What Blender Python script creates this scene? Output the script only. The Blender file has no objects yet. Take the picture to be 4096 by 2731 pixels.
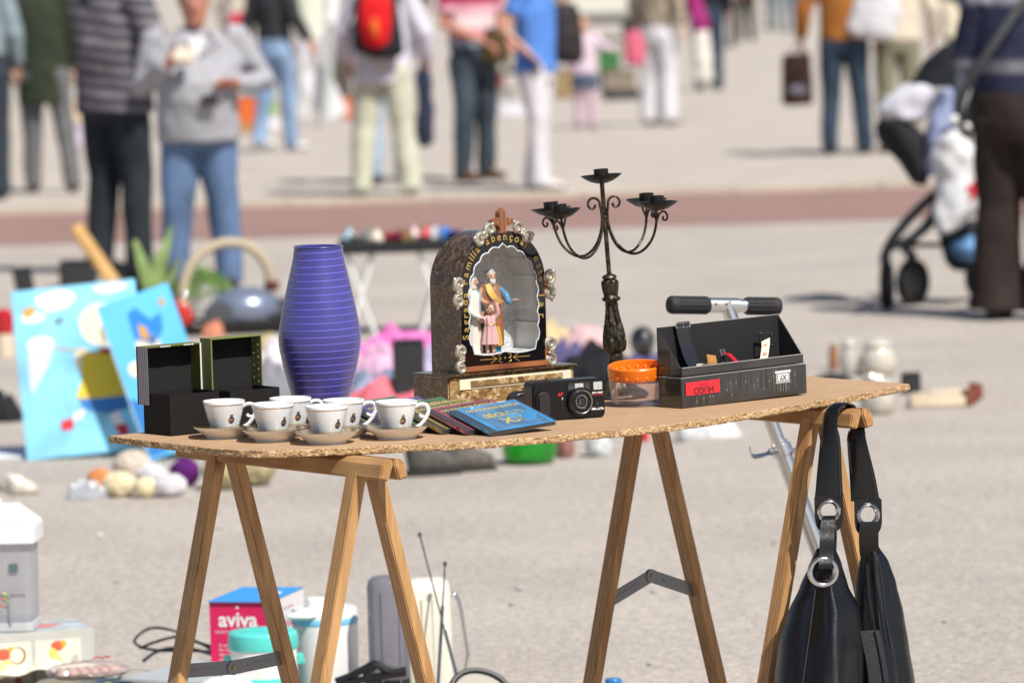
import bpy, bmesh, math, random
from math import sin, cos, tan, pi, radians, atan, atan2, sqrt
from mathutils import Vector, Matrix, noise, Euler
random.seed(7)
SC = bpy.context.scene
COL = SC.collection
V = Vector
# ------------------------------------------------------------------ camera geometry
LENS = 170.0
FPX = LENS / 36 * 4096
CAM_H = 1.62
PITCH = atan((1365.5 + 150) / FPX)
ROLL = radians(1.7)
CF = V((0, cos(PITCH), -sin(PITCH)))
_u = V((0, sin(PITCH), cos(PITCH))); _r = V((1, 0, 0))
CR = _r * cos(ROLL) - _u * sin(ROLL)
CU = _u * cos(ROLL) + _r * sin(ROLL)
CAM = V((0, 0, CAM_H))

def gp(x, y, z=0.0):
    "point of the level plane z seen at photo pixel x,y"
    d = CF + CR * ((x - 2048) / FPX) - CU * ((y - 1365.5) / FPX)
    return CAM + d * ((z - CAM_H) / d.z)
def ppm(p):
    return FPX / (V(p) - CAM).dot(CF)
def pt(x, y, dist):
    "point at ground distance dist (world Y) on the sight line"
    d = CF + CR * ((x - 2048) / FPX) - CU * ((y - 1365.5) / FPX)
    return CAM + d * (dist / d.y)

# ------------------------------------------------------------------ materials
def c(r, g, b, k=1.0):
    f = lambda u: (u / 255 / 12.92 if u / 255 <= .04045 else ((u / 255 + .055) / 1.055) ** 2.4)
    return (f(r) * k, f(g) * k, f(b) * k)
MATS = {}
class NT:
    def __init__(s, name):
        s.m = bpy.data.materials.new(name); s.m.use_nodes = True
        s.t = s.m.node_tree; s.n = s.t.nodes; s.b = s.n['Principled BSDF']
        s.out = s.n['Material Output']
    def node(s, typ, **kw):
        x = s.n.new(typ)
        for k, v in kw.items():
            if k in x.inputs: x.inputs[k].default_value = v
            else: setattr(x, k, v)
        return x
    def link(s, a, b): s.t.links.new(a, b)
    def coord(s, which='Object', scale=(1, 1, 1), rot=(0, 0, 0)):
        tc = s.n.new('ShaderNodeTexCoord'); mp = s.n.new('ShaderNodeMapping')
        mp.inputs['Scale'].default_value = scale; mp.inputs['Rotation'].default_value = rot
        s.link(tc.outputs[which], mp.inputs[0]); return mp.outputs[0]
    def noise(s, co, scale, detail=4, rough=.55, dist=0):
        x = s.node('ShaderNodeTexNoise', Scale=scale, Detail=detail, Roughness=rough, Distortion=dist)
        s.link(co, x.inputs['Vector']); return x.outputs['Fac']
    def ramp(s, fac, stops, interp='LINEAR'):
        r = s.n.new('ShaderNodeValToRGB'); e = r.color_ramp.elements; r.color_ramp.interpolation = interp
        while len(e) < len(stops): e.new(.5)
        for el, (p, cl) in zip(e, stops): el.position = p; el.color = (*cl, 1)
        s.link(fac, r.inputs[0]); return r.outputs[0]
    def mix(s, fac, a, b, mode='MIX'):
        x = s.n.new('ShaderNodeMix'); x.data_type = 'RGBA'; x.blend_type = mode
        for sock, v in ((x.inputs[0], fac), (x.inputs[6], a), (x.inputs[7], b)):
            if isinstance(v, bpy.types.NodeSocket): s.link(v, sock)
            elif isinstance(v, (int, float)): sock.default_value = v
            else: sock.default_value = (*v, 1)
        return x.outputs[2]
    def bump(s, h, strength=.3, dist=.01):
        x = s.node('ShaderNodeBump', Strength=strength, Distance=dist)
        s.link(h, x.inputs['Height']); s.link(x.outputs[0], s.b.inputs['Normal']); return x
    def col(s, x):
        if isinstance(x, bpy.types.NodeSocket): s.link(x, s.b.inputs['Base Color'])
        else: s.b.inputs['Base Color'].default_value = (*x, 1)

def mat(name, col, rough=.6, metal=0, var=.0, vs=20, bump=0, bs=60, bd=.002, coat=0, spec=.5, sheen=0, trans=0, ior=1.45):
    if name in MATS: return MATS[name]
    t = NT(name); b = t.b
    b.inputs['Roughness'].default_value = rough; b.inputs['Metallic'].default_value = metal
    b.inputs['Specular IOR Level'].default_value = spec
    b.inputs['Coat Weight'].default_value = coat; b.inputs['Sheen Weight'].default_value = sheen
    b.inputs['Transmission Weight'].default_value = trans; b.inputs['IOR'].default_value = ior
    if var:
        f = t.noise(t.coord(), vs, 5)
        lo = tuple(max(0, x * (1 - var)) for x in col); hi = tuple(min(1, x * (1 + var)) for x in col)
        t.col(t.ramp(f, [(.3, lo), (.7, hi)]))
    else: t.col(col)
    if bump: t.bump(t.noise(t.coord(), bs, 4), bump, bd)
    MATS[name] = t.m; return t.m
def clearmat(name, tint=(1, 1, 1), gloss=.12, rough=.05, body=0.0, bodycol=(.8, .8, .8), fm=.8):
    "thin clear plastic or glass pane: passes light, mirrors a little, slightly milky"
    if name in MATS: return MATS[name]
    t = NT(name)
    tr = t.node('ShaderNodeBsdfTransparent', Color=(*tint, 1)); gl = t.node('ShaderNodeBsdfGlossy', Roughness=rough)
    lw = t.node('ShaderNodeLayerWeight', Blend=.25)
    mm = t.node('ShaderNodeMath', operation='MULTIPLY_ADD'); mm.inputs[1].default_value = fm; mm.inputs[2].default_value = gloss
    t.link(lw.outputs['Fresnel'], mm.inputs[0])
    mx = t.n.new('ShaderNodeMixShader'); t.link(mm.outputs[0], mx.inputs[0]); t.link(tr.outputs[0], mx.inputs[1]); t.link(gl.outputs[0], mx.inputs[2])
    o = mx.outputs[0]
    if body:
        df = t.node('ShaderNodeBsdfDiffuse', Color=(*bodycol, 1)); m2 = t.n.new('ShaderNodeMixShader'); m2.inputs[0].default_value = body
        t.link(o, m2.inputs[1]); t.link(df.outputs[0], m2.inputs[2]); o = m2.outputs[0]
    t.link(o, t.out.inputs['Surface']); MATS[name] = t.m; return t.m

# ------------------------------------------------------------------ mesh builder
class MB:
    def __init__(s): s.v = []; s.f = []; s.mi = []
    def add(s, vs, fs, mi=0, M=None):
        n = len(s.v)
        s.v += [tuple(M @ V(p)) if M else tuple(p) for p in vs]
        s.f += [tuple(i + n for i in f) for f in fs]; s.mi += [mi] * len(fs); return s
    def box(s, cx, cy, cz, sx, sy, sz, mi=0, M=None):
        x, y, z = sx / 2, sy / 2, sz / 2
        vs = [(cx + a * x, cy + b * y, cz + d * z) for d in (-1, 1) for a, b in ((-1, -1), (1, -1), (1, 1), (-1, 1))]
        return s.add(vs, [(3, 2, 1, 0), (4, 5, 6, 7), (0, 1, 5, 4), (1, 2, 6, 5), (2, 3, 7, 6), (3, 0, 4, 7)], mi, M)
    def lathe(s, prof, n=32, mi=0, M=None, sx=1, sy=1, closed=False):
        vs = []; fs = []
        for r, z in prof: vs += [(r * cos(2 * pi * i / n) * sx, r * sin(2 * pi * i / n) * sy, z) for i in range(n)]
        m = len(prof)
        for j in range(m - 1):
            for i in range(n): a = j * n + i; b = j * n + (i + 1) % n; fs.append((a, b, b + n, a + n))
        if closed:
            for i in range(n): a = (m - 1) * n + i; b = (m - 1) * n + (i + 1) % n; fs.append((a, b, (i + 1) % n, i))
        else:
            if prof[0][0] > 1e-5: fs.append(tuple(range(n - 1, -1, -1)))
            if prof[-1][0] > 1e-5: fs.append(tuple(range((m - 1) * n, m * n)))
        return s.add(vs, fs, mi, M)
    def tube(s, pts, r, n=10, mi=0, M=None, flat=1.0, closed=False):
        pts = [V(p) for p in pts]; m = len(pts)
        rs = r if isinstance(r, (list, tuple)) else [r] * m
        vs = []; fs = []; prev = None
        for i, p in enumerate(pts):
            a = pts[(i - 1) % m] if (i or closed) else p; b = pts[(i + 1) % m] if (i < m - 1 or closed) else p
            d = (b - a).normalized()
            if prev is None:
                up = V((0, 0, 1)) if abs(d.z) < .9 else V((0, 1, 0)); x = d.cross(up).normalized()
            else:
                x = prev - d * prev.dot(d); x.normalize()
            prev = x; y = d.cross(x)
            q = rs[i]; rx, ry = q if isinstance(q, tuple) else (q, q * flat)
            vs += [p + x * (rx * cos(2 * pi * k / n)) + y * (ry * sin(2 * pi * k / n)) for k in range(n)]
        for j in range(m if closed else m - 1):
            for k in range(n):
                a = j * n + k; b = j * n + (k + 1) % n; c2 = ((j + 1) % m) * n
                fs.append((a, b, c2 + (k + 1) % n, c2 + k))
        if not closed: fs.append(tuple(range(n - 1, -1, -1))); fs.append(tuple(range((m - 1) * n, m * n)))
        return s.add(vs, fs, mi, M)
    def loft(s, secs, n=20, mi=0, M=None):
        "secs: (z, rx, ry, cx, cy)"
        vs = []; fs = []
        for z, rx, ry, cx, cy in secs: vs += [(cx + rx * cos(2 * pi * i / n), cy + ry * sin(2 * pi * i / n), z) for i in range(n)]
        for j in range(len(secs) - 1):
            for i in range(n): a = j * n + i; b = j * n + (i + 1) % n; fs.append((a, b, b + n, a + n))
        fs.append(tuple(range(n - 1, -1, -1))); fs.append(tuple(range((len(secs) - 1) * n, len(secs) * n)))
        return s.add(vs, fs, mi, M)
    def ell(s, ctr, rad, n=20, m=12, mi=0, M=None):
        T = Matrix.Translation(V(ctr)) @ Matrix.Diagonal((*rad, 1))
        prof = [(max(1e-6, sin(pi * j / m)), -cos(pi * j / m)) for j in range(m + 1)]
        prof[0] = (1e-6, -1); prof[-1] = (1e-6, 1)
        return s.lathe(prof, n, mi, (M @ T) if M else T)
    def prism(s, pts, z0, z1, mi=0, M=None):
        n = len(pts); vs = [(x, y, z0) for x, y in pts] + [(x, y, z1) for x, y in pts]
        fs = [tuple(range(n - 1, -1, -1)), tuple(range(n, 2 * n))] + [(i, (i + 1) % n, n + (i + 1) % n, n + i) for i in range(n)]
        return s.add(vs, fs, mi, M)
    def ribbon(s, pts, w, th, mi=0, M=None):
        "strip along pts, w = width vector (or list of), th = thickness"
        pts = [V(p) for p in pts]; m = len(pts); vs = []; fs = []
        for i, p in enumerate(pts):
            d = (pts[min(i + 1, m - 1)] - pts[max(i - 1, 0)]).normalized()
            ww = V(w[i]) if isinstance(w, list) else V(w)
            nn = d.cross(ww.normalized()) * (th / 2)
            vs += [p - ww / 2 - nn, p + ww / 2 - nn, p + ww / 2 + nn, p - ww / 2 + nn]
        for i in range(m - 1):
            for k in range(4): a = i * 4 + k; b = i * 4 + (k + 1) % 4; fs.append((a, b, b + 4, a + 4))
        fs += [(3, 2, 1, 0), tuple((m - 1) * 4 + k for k in range(4))]
        return s.add(vs, fs, mi, M)
    def text(s, txt, size, M, mi=0, th=.0, bold=0.0, align='CENTER', sx=1.0):
        cu = bpy.data.curves.new('t', 'FONT'); cu.body = txt; cu.size = size; cu.align_x = align; cu.align_y = 'CENTER'
        cu.offset = bold; cu.extrude = th; cu.resolution_u = 3
        o = bpy.data.objects.new('t', cu); COL.objects.link(o)
        me = bpy.data.meshes.new_from_object(o.evaluated_get(bpy.context.evaluated_depsgraph_get()))
        s.add([(v.co.x * sx, v.co.y, v.co.z) for v in me.vertices], [tuple(p.vertices) for p in me.polygons], mi, M)
        bpy.data.objects.remove(o); bpy.data.curves.remove(cu); bpy.data.meshes.remove(me); return s
    def mesh(s, name, mats, bevel=0, seg=2, smooth=True, angle=35):
        me = bpy.data.meshes.new(name); me.from_pydata(s.v, [], s.f)
        for m in mats: me.materials.append(m)
        me.polygons.foreach_set('material_index', s.mi)
        bm = bmesh.new(); bm.from_mesh(me)
        bmesh.ops.recalc_face_normals(bm, faces=bm.faces)
        if bevel:
            ed = [e for e in bm.edges if len(e.link_faces) == 2 and e.calc_face_angle(0) > radians(40)]
            bmesh.ops.bevel(bm, geom=ed, offset=bevel, segments=seg, affect='EDGES', clamp_overlap=True)
        bm.to_mesh(me); bm.free()
        if smooth:
            me.polygons.foreach_set('use_smooth', [True] * len(me.polygons)); me.set_sharp_from_angle(angle=radians(min(angle, 16) if bevel else angle))
        me.update(); return me
    def build(s, name, mats, parent=None, **kw):
        if not isinstance(mats, (list, tuple)): mats = [mats]
        o = bpy.data.objects.new(name, s.mesh(name, mats, **kw)); COL.objects.link(o)
        if parent: o.parent = parent
        return o

def thing(name, label, cat, loc=(0, 0, 0), rz=0, group=None, rot=None):
    o = bpy.data.objects.new(name, None); COL.objects.link(o); o.empty_display_size = .05
    o.location = loc; o.rotation_euler = rot if rot else (0, 0, rz)
    return tag(o, label, cat, group)
def tag(o, label, cat, group=None):
    o['label'] = label; o['category'] = cat
    if group: o['group'] = group
    return o
def copy_tree(o, parent=None):
    k = o.copy(); COL.objects.link(k)
    if parent: k.parent = parent
    for ch in list(o.children): copy_tree(ch, k)
    return k
def T(x, y, z): return Matrix.Translation((x, y, z))
def RX(a): return Matrix.Rotation(radians(a), 4, 'X')
def RY(a): return Matrix.Rotation(radians(a), 4, 'Y')
def RZ(a): return Matrix.Rotation(radians(a), 4, 'Z')
FRONT = RX(90)          # a flat XY drawing stood up so that it faces -Y
def smooth_path(pts, n=6):
    "Catmull-Rom through pts"
    P = [V(p) for p in pts]; out = []
    for i in range(len(P) - 1):
        a = P[max(i - 1, 0)]; b = P[i]; d = P[i + 1]; e = P[min(i + 2, len(P) - 1)]
        for k in range(n):
            t = k / n
            out.append(.5 * ((2 * b) + (d - a) * t + (2 * a - 5 * b + 4 * d - e) * t * t + (3 * b - a - 3 * d + e) * t ** 3))
    return out + [P[-1]]
def rough_verts(me, amp, scale, seed=0, stretch=(1, 1, 1), octs=2):
    off = V((seed * 13.7, seed * 5.1, seed * 3.3))
    ns = [v.normal.copy() for v in me.vertices]
    for v, nn in zip(me.vertices, ns):
        p = V((v.co.x * stretch[0], v.co.y * stretch[1], v.co.z * stretch[2])) * scale + off
        v.co += nn * (amp * (noise.noise(p) + (.5 * noise.noise(p * 2.1) if octs > 1 else 0)))
    me.update()
def remesh(mb, name, mats, vox, parent=None, rough=None):
    me = mb.mesh('tmp', [], smooth=False); o = bpy.data.objects.new('tmp', me); COL.objects.link(o)
    m = o.modifiers.new('r', 'REMESH'); m.mode = 'VOXEL'; m.voxel_size = vox
    m2 = o.modifiers.new('s', 'SMOOTH'); m2.iterations = 3; m2.factor = .5
    out = bpy.data.meshes.new_from_object(o.evaluated_get(bpy.context.evaluated_depsgraph_get())); out.name = name
    bpy.data.objects.remove(o); bpy.data.meshes.remove(me)
    if rough: rough_verts(out, *rough)
    out.materials.clear()
    for m in (mats if isinstance(mats, (list, tuple)) else [mats]): out.materials.append(m)
    out.polygons.foreach_set('use_smooth', [True] * len(out.polygons))
    out.polygons.foreach_set('material_index', [0] * len(out.polygons))
    r = bpy.data.objects.new(name, out); COL.objects.link(r)
    if parent: r.parent = parent
    return r
# ================================================================== SETTING
def structure(name, mb, m, **kw):
    o = mb.build(name, m, **kw); o['kind'] = 'structure'; return o
def asphalt(name, base, grain, k=1.0):
    t = NT(name); co = t.coord()
    f1 = t.noise(co, 85, 3, .6); f2 = t.noise(co, 260, 2, .6); f3 = t.noise(co, 1.3, 4); f4 = t.noise(co, 14, 4)
    a = t.ramp(f1, [(.3, tuple(x * (1 - grain) for x in base)), (.7, tuple(min(1, x * (1 + grain * .55)) for x in base))])
    b = t.ramp(f2, [(.32, (.72, .71, .70)), (.62, (1.04, 1.03, 1.02))])
    d = t.ramp(f3, [(.3, (.87, .865, .86)), (.7, (1.04, 1.04, 1.04))])
    e = t.ramp(f4, [(.3, (.93, .93, .93)), (.7, (1.03, 1.03, 1.03))])
    x = t.mix(1, a, b, 'MULTIPLY'); x = t.mix(1, x, d, 'MULTIPLY'); x = t.mix(1, x, e, 'MULTIPLY')
    g2 = t.ramp(t.noise(co, 34, 3, .65), [(.34, (1 - grain * .75,) * 3), (.62, (1.05, 1.05, 1.05))]); x = t.mix(1, x, g2, 'MULTIPLY')
    # scattered dark specks
    v = t.node('ShaderNodeTexVoronoi', Scale=9.0); t.link(co, v.inputs['Vector'])
    sp = t.ramp(v.outputs['Distance'], [(.03, (.55, .54, .53)), (.07, (1, 1, 1))])
    x = t.mix(.8, x, t.mix(1, x, sp, 'MULTIPLY')); t.col(x)
    t.b.inputs['Roughness'].default_value = .9; t.b.inputs['Specular IOR Level'].default_value = .25
    t.bump(t.noise(co, 110, 3), .35, .004); return t.m
m_ground = asphalt('pale_asphalt', (.53, .478, .432), .34)
m_paving = asphalt('pavement_slab', (.52, .468, .42), .14)
m_band = asphalt('red_cobbles', (.335, .215, .19), .22)
m_kerb = asphalt('kerb_stone', (.57, .49, .405), .12)
KY = 33.0
structure('ground', MB().box(0, 0, -.5, 900, 2 * KY, 1), m_ground)          # its far edge meets the kerb
structure('cobble_band', MB().box(0, (29.2 + KY) / 2, .002, 120, KY - 29.2, .004), m_band)
kb = MB()
x = -60.0
while x < 60:
    w = 1.0 + .02 * random.random(); kb.box(x + w / 2, KY + .1, -.040, w - .004, .2, .165); x += w
structure('kerb', kb, m_kerb, bevel=.012)
structure('pavement', MB().box(0, KY + .2 + 300, -.46, 900, 600, 1), m_paving)
# sky and sun
w = bpy.data.worlds.new('World'); SC.world = w; w.use_nodes = True
bg = w.node_tree.nodes['Background']; sky = w.node_tree.nodes.new('ShaderNodeTexSky'); sky.sky_type = 'NISHITA'
SUN_EL = 52.0; SUN_AZ = V((.60, -.80))       # horizontal direction towards the sun
sky.sun_disc = False; sky.sun_elevation = radians(SUN_EL); sky.sun_rotation = atan2(SUN_AZ.x, SUN_AZ.y)
sky.air_density = 1.0; sky.dust_density = 1.5
w.node_tree.links.new(sky.outputs[0], bg.inputs[0]); bg.inputs[1].default_value = .075
sl = bpy.data.lights.new('sun', 'SUN'); sl.energy = 5.0; sl.angle = radians(.5); sl.color = (1, .955, .88)
so = bpy.data.objects.new('sun', sl); COL.objects.link(so)
h_ = SUN_AZ.normalized() * cos(radians(SUN_EL)); so.rotation_euler = V((h_.x, h_.y, sin(radians(SUN_EL)))).to_track_quat('Z', 'Y').to_euler()
so.location = (10, -12, 20)
cd_ = bpy.data.cameras.new('camera'); co_ = bpy.data.objects.new('camera', cd_); COL.objects.link(co_)
Mx = Matrix.Identity(4)
for i in range(3): Mx[i][0] = CR[i]; Mx[i][1] = CU[i]; Mx[i][2] = -CF[i]; Mx[i][3] = CAM[i]
co_.matrix_world = Mx; cd_.lens = LENS; cd_.sensor_width = 36; cd_.clip_end = 2000; cd_.clip_start = .1
cd_.dof.use_dof = True; cd_.dof.focus_distance = 8.72; cd_.dof.aperture_fstop = LENS / 31.0; cd_.dof.aperture_blades = 9
SC.camera = co_
SC.view_settings.view_transform = 'Standard'; SC.view_settings.look = 'None'; SC.view_settings.exposure = .27; SC.view_settings.gamma = 1
SC.render.film_transparent = False
SC.cycles.max_bounces = 8; SC.cycles.transparent_max_bounces = 16; SC.cycles.caustics_reflective = False; SC.cycles.caustics_refractive = False
# ================================================================== TRESTLES AND BOARD
def wood(name, base, dark, k=1.0, axis=2):
    t = NT(name); sc = [26, 26, 26]; sc[axis] = 1.6
    co = t.coord(scale=tuple(sc)); f = t.noise(co, 1.6, 6, .6, 1.2)
    wv = t.node('ShaderNodeTexWave', Scale=1.3, Distortion=7.0, Detail=2.0, **{'Detail Scale': 1.0}); t.link(co, wv.inputs['Vector'])
    a = t.ramp(wv.outputs['Fac'], [(0, dark), (.55, base), (1, tuple(min(1, x * 1.12) for x in base))])
    b = t.ramp(f, [(.35, (.78, .76, .74)), (.6, (1.03, 1.03, 1.03))]); x = t.mix(1, a, b, 'MULTIPLY')
    k2 = [7, 7, 7]; k2[axis] = 3.2; kv = t.node('ShaderNodeTexVoronoi', Scale=1.0); t.link(t.coord(scale=tuple(k2)), kv.inputs['Vector'])
    x = t.mix(1, x, t.ramp(kv.outputs['Distance'], [(.05, (.38, .28, .22)), (.12, (1, 1, 1))]), 'MULTIPLY')
    x = t.mix(1, x, t.ramp(t.noise(t.coord(), 5, 3), [(.3, (.84, .82, .80)), (.65, (1.04, 1.03, 1.02))]), 'MULTIPLY'); t.col(x)
    t.b.inputs['Roughness'].default_value = .55; t.bump(f, .15, .002); return t.m
m_pine = wood('pine_leg', (.47, .27, .115), (.40, .21, .08), axis=2)
m_pinex = wood('pine_rail', (.47, .27, .115), (.40, .21, .08), axis=0)
m_steel = mat('grey_steel', (.22, .225, .235), .45, .6)
m_brass = mat('rivet', (.35, .24, .10), .4, 1)
TOPZ = .80; TH = .0125
def trestle(label, near, far, stay_near=False, foff=.055, noff=.085):
    d = (far - near); L = d.length; ang = atan2(d.y, d.x)
    r = thing('trestle', label, 'trestle', (near.x, near.y, 0), ang, 'trestles under the table')
    zt = TOPZ - TH - .001
    # local x runs from near end to far end; local y across. two rails leaning together as an inverted V
    rail_l = L + .02
    tan_ = .255
    for s in (-1, 1):
        m = MB(); prof = [(.001, 0), (.015, -.0012), (.024, -.009), (.030, -.033), (.011, -.038), (.001, -.011)]
        if s < 0: prof = [(-a, b) for a, b in prof]
        vs = [(-.0, y, zt + z) for y, z in prof] + [(rail_l, y, zt + z) for y, z in prof]
        n = len(prof); m.add(vs, [tuple(range(n)), tuple(range(2 * n - 1, n - 1, -1))] + [(i, (i + 1) % n, n + (i + 1) % n, n + i) for i in range(n)])
        m.build('rail', m_pinex, r, bevel=.0025)
        for x in (noff, rail_l - foff):
            m = MB(); z1 = zt - .020; y1 = .016 * s; y0 = s * (.016 + tan_ * z1)
            hw = .0165; ht = .0115
            def P(z, y): return [(x - hw, y - ht, z), (x + hw, y - ht, z), (x + hw, y + ht, z), (x - hw, y + ht, z)]
            vs = P(0, y0) + P(z1, y1)
            m.add(vs, [(3, 2, 1, 0), (4, 5, 6, 7), (0, 1, 5, 4), (1, 2, 6, 5), (2, 3, 7, 6), (3, 0, 4, 7)]); m.build('leg', m_pine, r, bevel=.002)
    for x, bd, sg in stay_near:
        zl = .385 + bd[0]; ys = .016 + tan_ * (zt - .385) - .010
        a = V((x, -ys, .385)); b = V((x, ys, .385)); mid = V((x, bd[1], .385 + bd[0]))
        for p, q in ((a, mid), (b, mid)):
            m = MB(); dd = (q - p).normalized(); pr = V((0, -dd.z, dd.y))
            m.ribbon([p, q + dd * .004], pr * .025, .0035); m.ribbon([p + dd * .02, q - dd * .03], pr * .006, .0055)
            st = m.build('stay', m_steel, r, bevel=.0008)
        m = MB(); m.lathe([(.013, -.004), (.013, .004)], 24, M=T(mid.x, mid.y, mid.z) @ RY(90)); pv = m.build('stay_pivot', m_steel, st)
        m = MB(); m.lathe([(.004, -.006), (.004, .006)], 12, M=T(mid.x, mid.y, mid.z) @ RY(90)); m.build('rivet', m_brass, st)
    return r
zb = TOPZ - TH - .001
LN = gp(1575, 1835, zb); LF = gp(775, 1748, zb); RN = gp(3448, 1633, zb)
RF = RN + (LF - LN) * 1.07
Lr = (LF - LN).length + .02
trestle('pine folding trestle under the end of the board with the cups', LN, LF, stay_near=[(Lr - .12, (-.006, .0), 1)], foff=.12)
trestle('pine folding trestle with the black handbag hanging from its rail', RN, RF, stay_near=[((RF - RN).length + .02 - .045, (.04, .0), 1)], foff=.045, noff=.125)

# board: outline walked round its rough sawn edge
def chip(name):
    t = NT(name); co = t.coord(scale=(1, 1, 1)); v = t.node('ShaderNodeTexVoronoi', Scale=300.0); v.feature = 'F1'
    mp = t.n.new('ShaderNodeMapping'); mp.inputs['Scale'].default_value = (.8, .8, 2.2); t.link(co, mp.inputs[0]); t.link(mp.outputs[0], v.inputs['Vector'])
    bw = t.node('ShaderNodeRGBToBW'); t.link(v.outputs['Color'], bw.inputs[0])
    t.col(t.ramp(bw.outputs[0], [(.1, (.12, .06, .025)), (.35, (.34, .195, .09)), (.6, (.50, .32, .155)), (.9, (.66, .48, .28))]))
    t.b.inputs['Roughness'].default_value = .9; t.bump(bw.outputs[0], .9, .004); return t.m
t = NT('hardboard_top'); co = t.coord()
x = t.ramp(t.noise(co, 40, 5), [(.3, (.385, .245, .135)), (.7, (.45, .295, .170))])
x = t.mix(1, x, t.ramp(t.noise(co, 3.5, 4), [(.3, (.90, .89, .88)), (.7, (1.04, 1.04, 1.04))]), 'MULTIPLY')
st = t.node('ShaderNodeTexVoronoi', Scale=22.0); t.link(co, st.inputs['Vector'])
x = t.mix(.5, x, t.mix(1, x, t.ramp(st.outputs['Distance'], [(.04, (.7, .66, .6)), (.09, (1, 1, 1))]), 'MULTIPLY')); t.col(x)
t.b.inputs['Roughness'].default_value = .75; t.bump(t.noise(co, 350, 2), .12, .001); m_top = t.m
front = [(440, 1742), (520, 1752), (620, 1765), (740, 1779), (860, 1792), (960, 1799), (1060, 1801), (1180, 1799), (1350, 1791), (1560, 1782), (1760, 1773), (1961, 1762),
         (2230, 1741), (2499, 1718), (2660, 1699), (2818, 1678), (3020, 1645), (3240, 1608), (3450, 1573), (3560, 1551), (3640, 1535)]
ol = [gp(x, y, TOPZ) for x, y in front] + [gp(3420, 1519, TOPZ), gp(3232, 1505, TOPZ)]
ol += [V((.40, 9.36, TOPZ)), V((.2, 9.31, TOPZ)), V((-.02, 9.2, TOPZ)), V((-.25, 9.03, TOPZ)), V((-.45, 8.85, TOPZ)), gp(560, 1730, TOPZ)]
pts = []
for i in range(len(ol)):
    a = ol[i]; b = ol[(i + 1) % len(ol)]; n = max(1, int((b - a).length / .004))
    for k in range(n): pts.append(a.lerp(b, k / n))
tb = thing('tabletop', 'long bare chipboard panel with rough sawn edges carrying the goods', 'tabletop', (0, 8.7, TOPZ - TH))
m = MB(); n = len(pts); vs = []; fs = []; mi = []
lay = [(TH, 0), (TH - .001, .0015), (TH * .62, .001), (TH * .35, .002), (.0008, .0015), (0, 0)]
cen = V((0, 8.85, 0))
def outn(i):
    d = pts[(i + 4) % n] - pts[(i - 4) % n]; return V((d.y, -d.x, 0)).normalized()
for li, (z, o) in enumerate(lay):
    for i, p in enumerate(pts):
        nn = outn(i); j = .0018 * noise.noise(V((p.x * 45, p.y * 45, z * 260))) + .0018 * noise.noise(V((p.x * 170, p.y * 170, z * 500 + 9))) + .004 * noise.noise(V((p.x * 9, p.y * 9, 2)))
        if li in (0,): j *= .55
        q = p + nn * (o + j); vs.append((q.x, q.y - 8.7, z + (.0012 * noise.noise(V((p.x * 60, p.y * 60, 5))) if li > 3 else 0)))
for li in range(len(lay) - 1):
    for i in range(n): a = li * n + i; b = li * n + (i + 1) % n; fs.append((a, a + n, b + n, b))
m.add(vs, fs, 0); m.build('sawn_edge', chip('chipboard_edge'), tb, angle=60)
m = MB(); m.add(vs[:n], [tuple(range(n))]); m.build('top_face', m_top, tb, smooth=False)
m = MB(); m.add(vs[-n:], [tuple(range(n - 1, -1, -1))]); m.build('under_face', m_top, tb, smooth=False)

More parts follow.
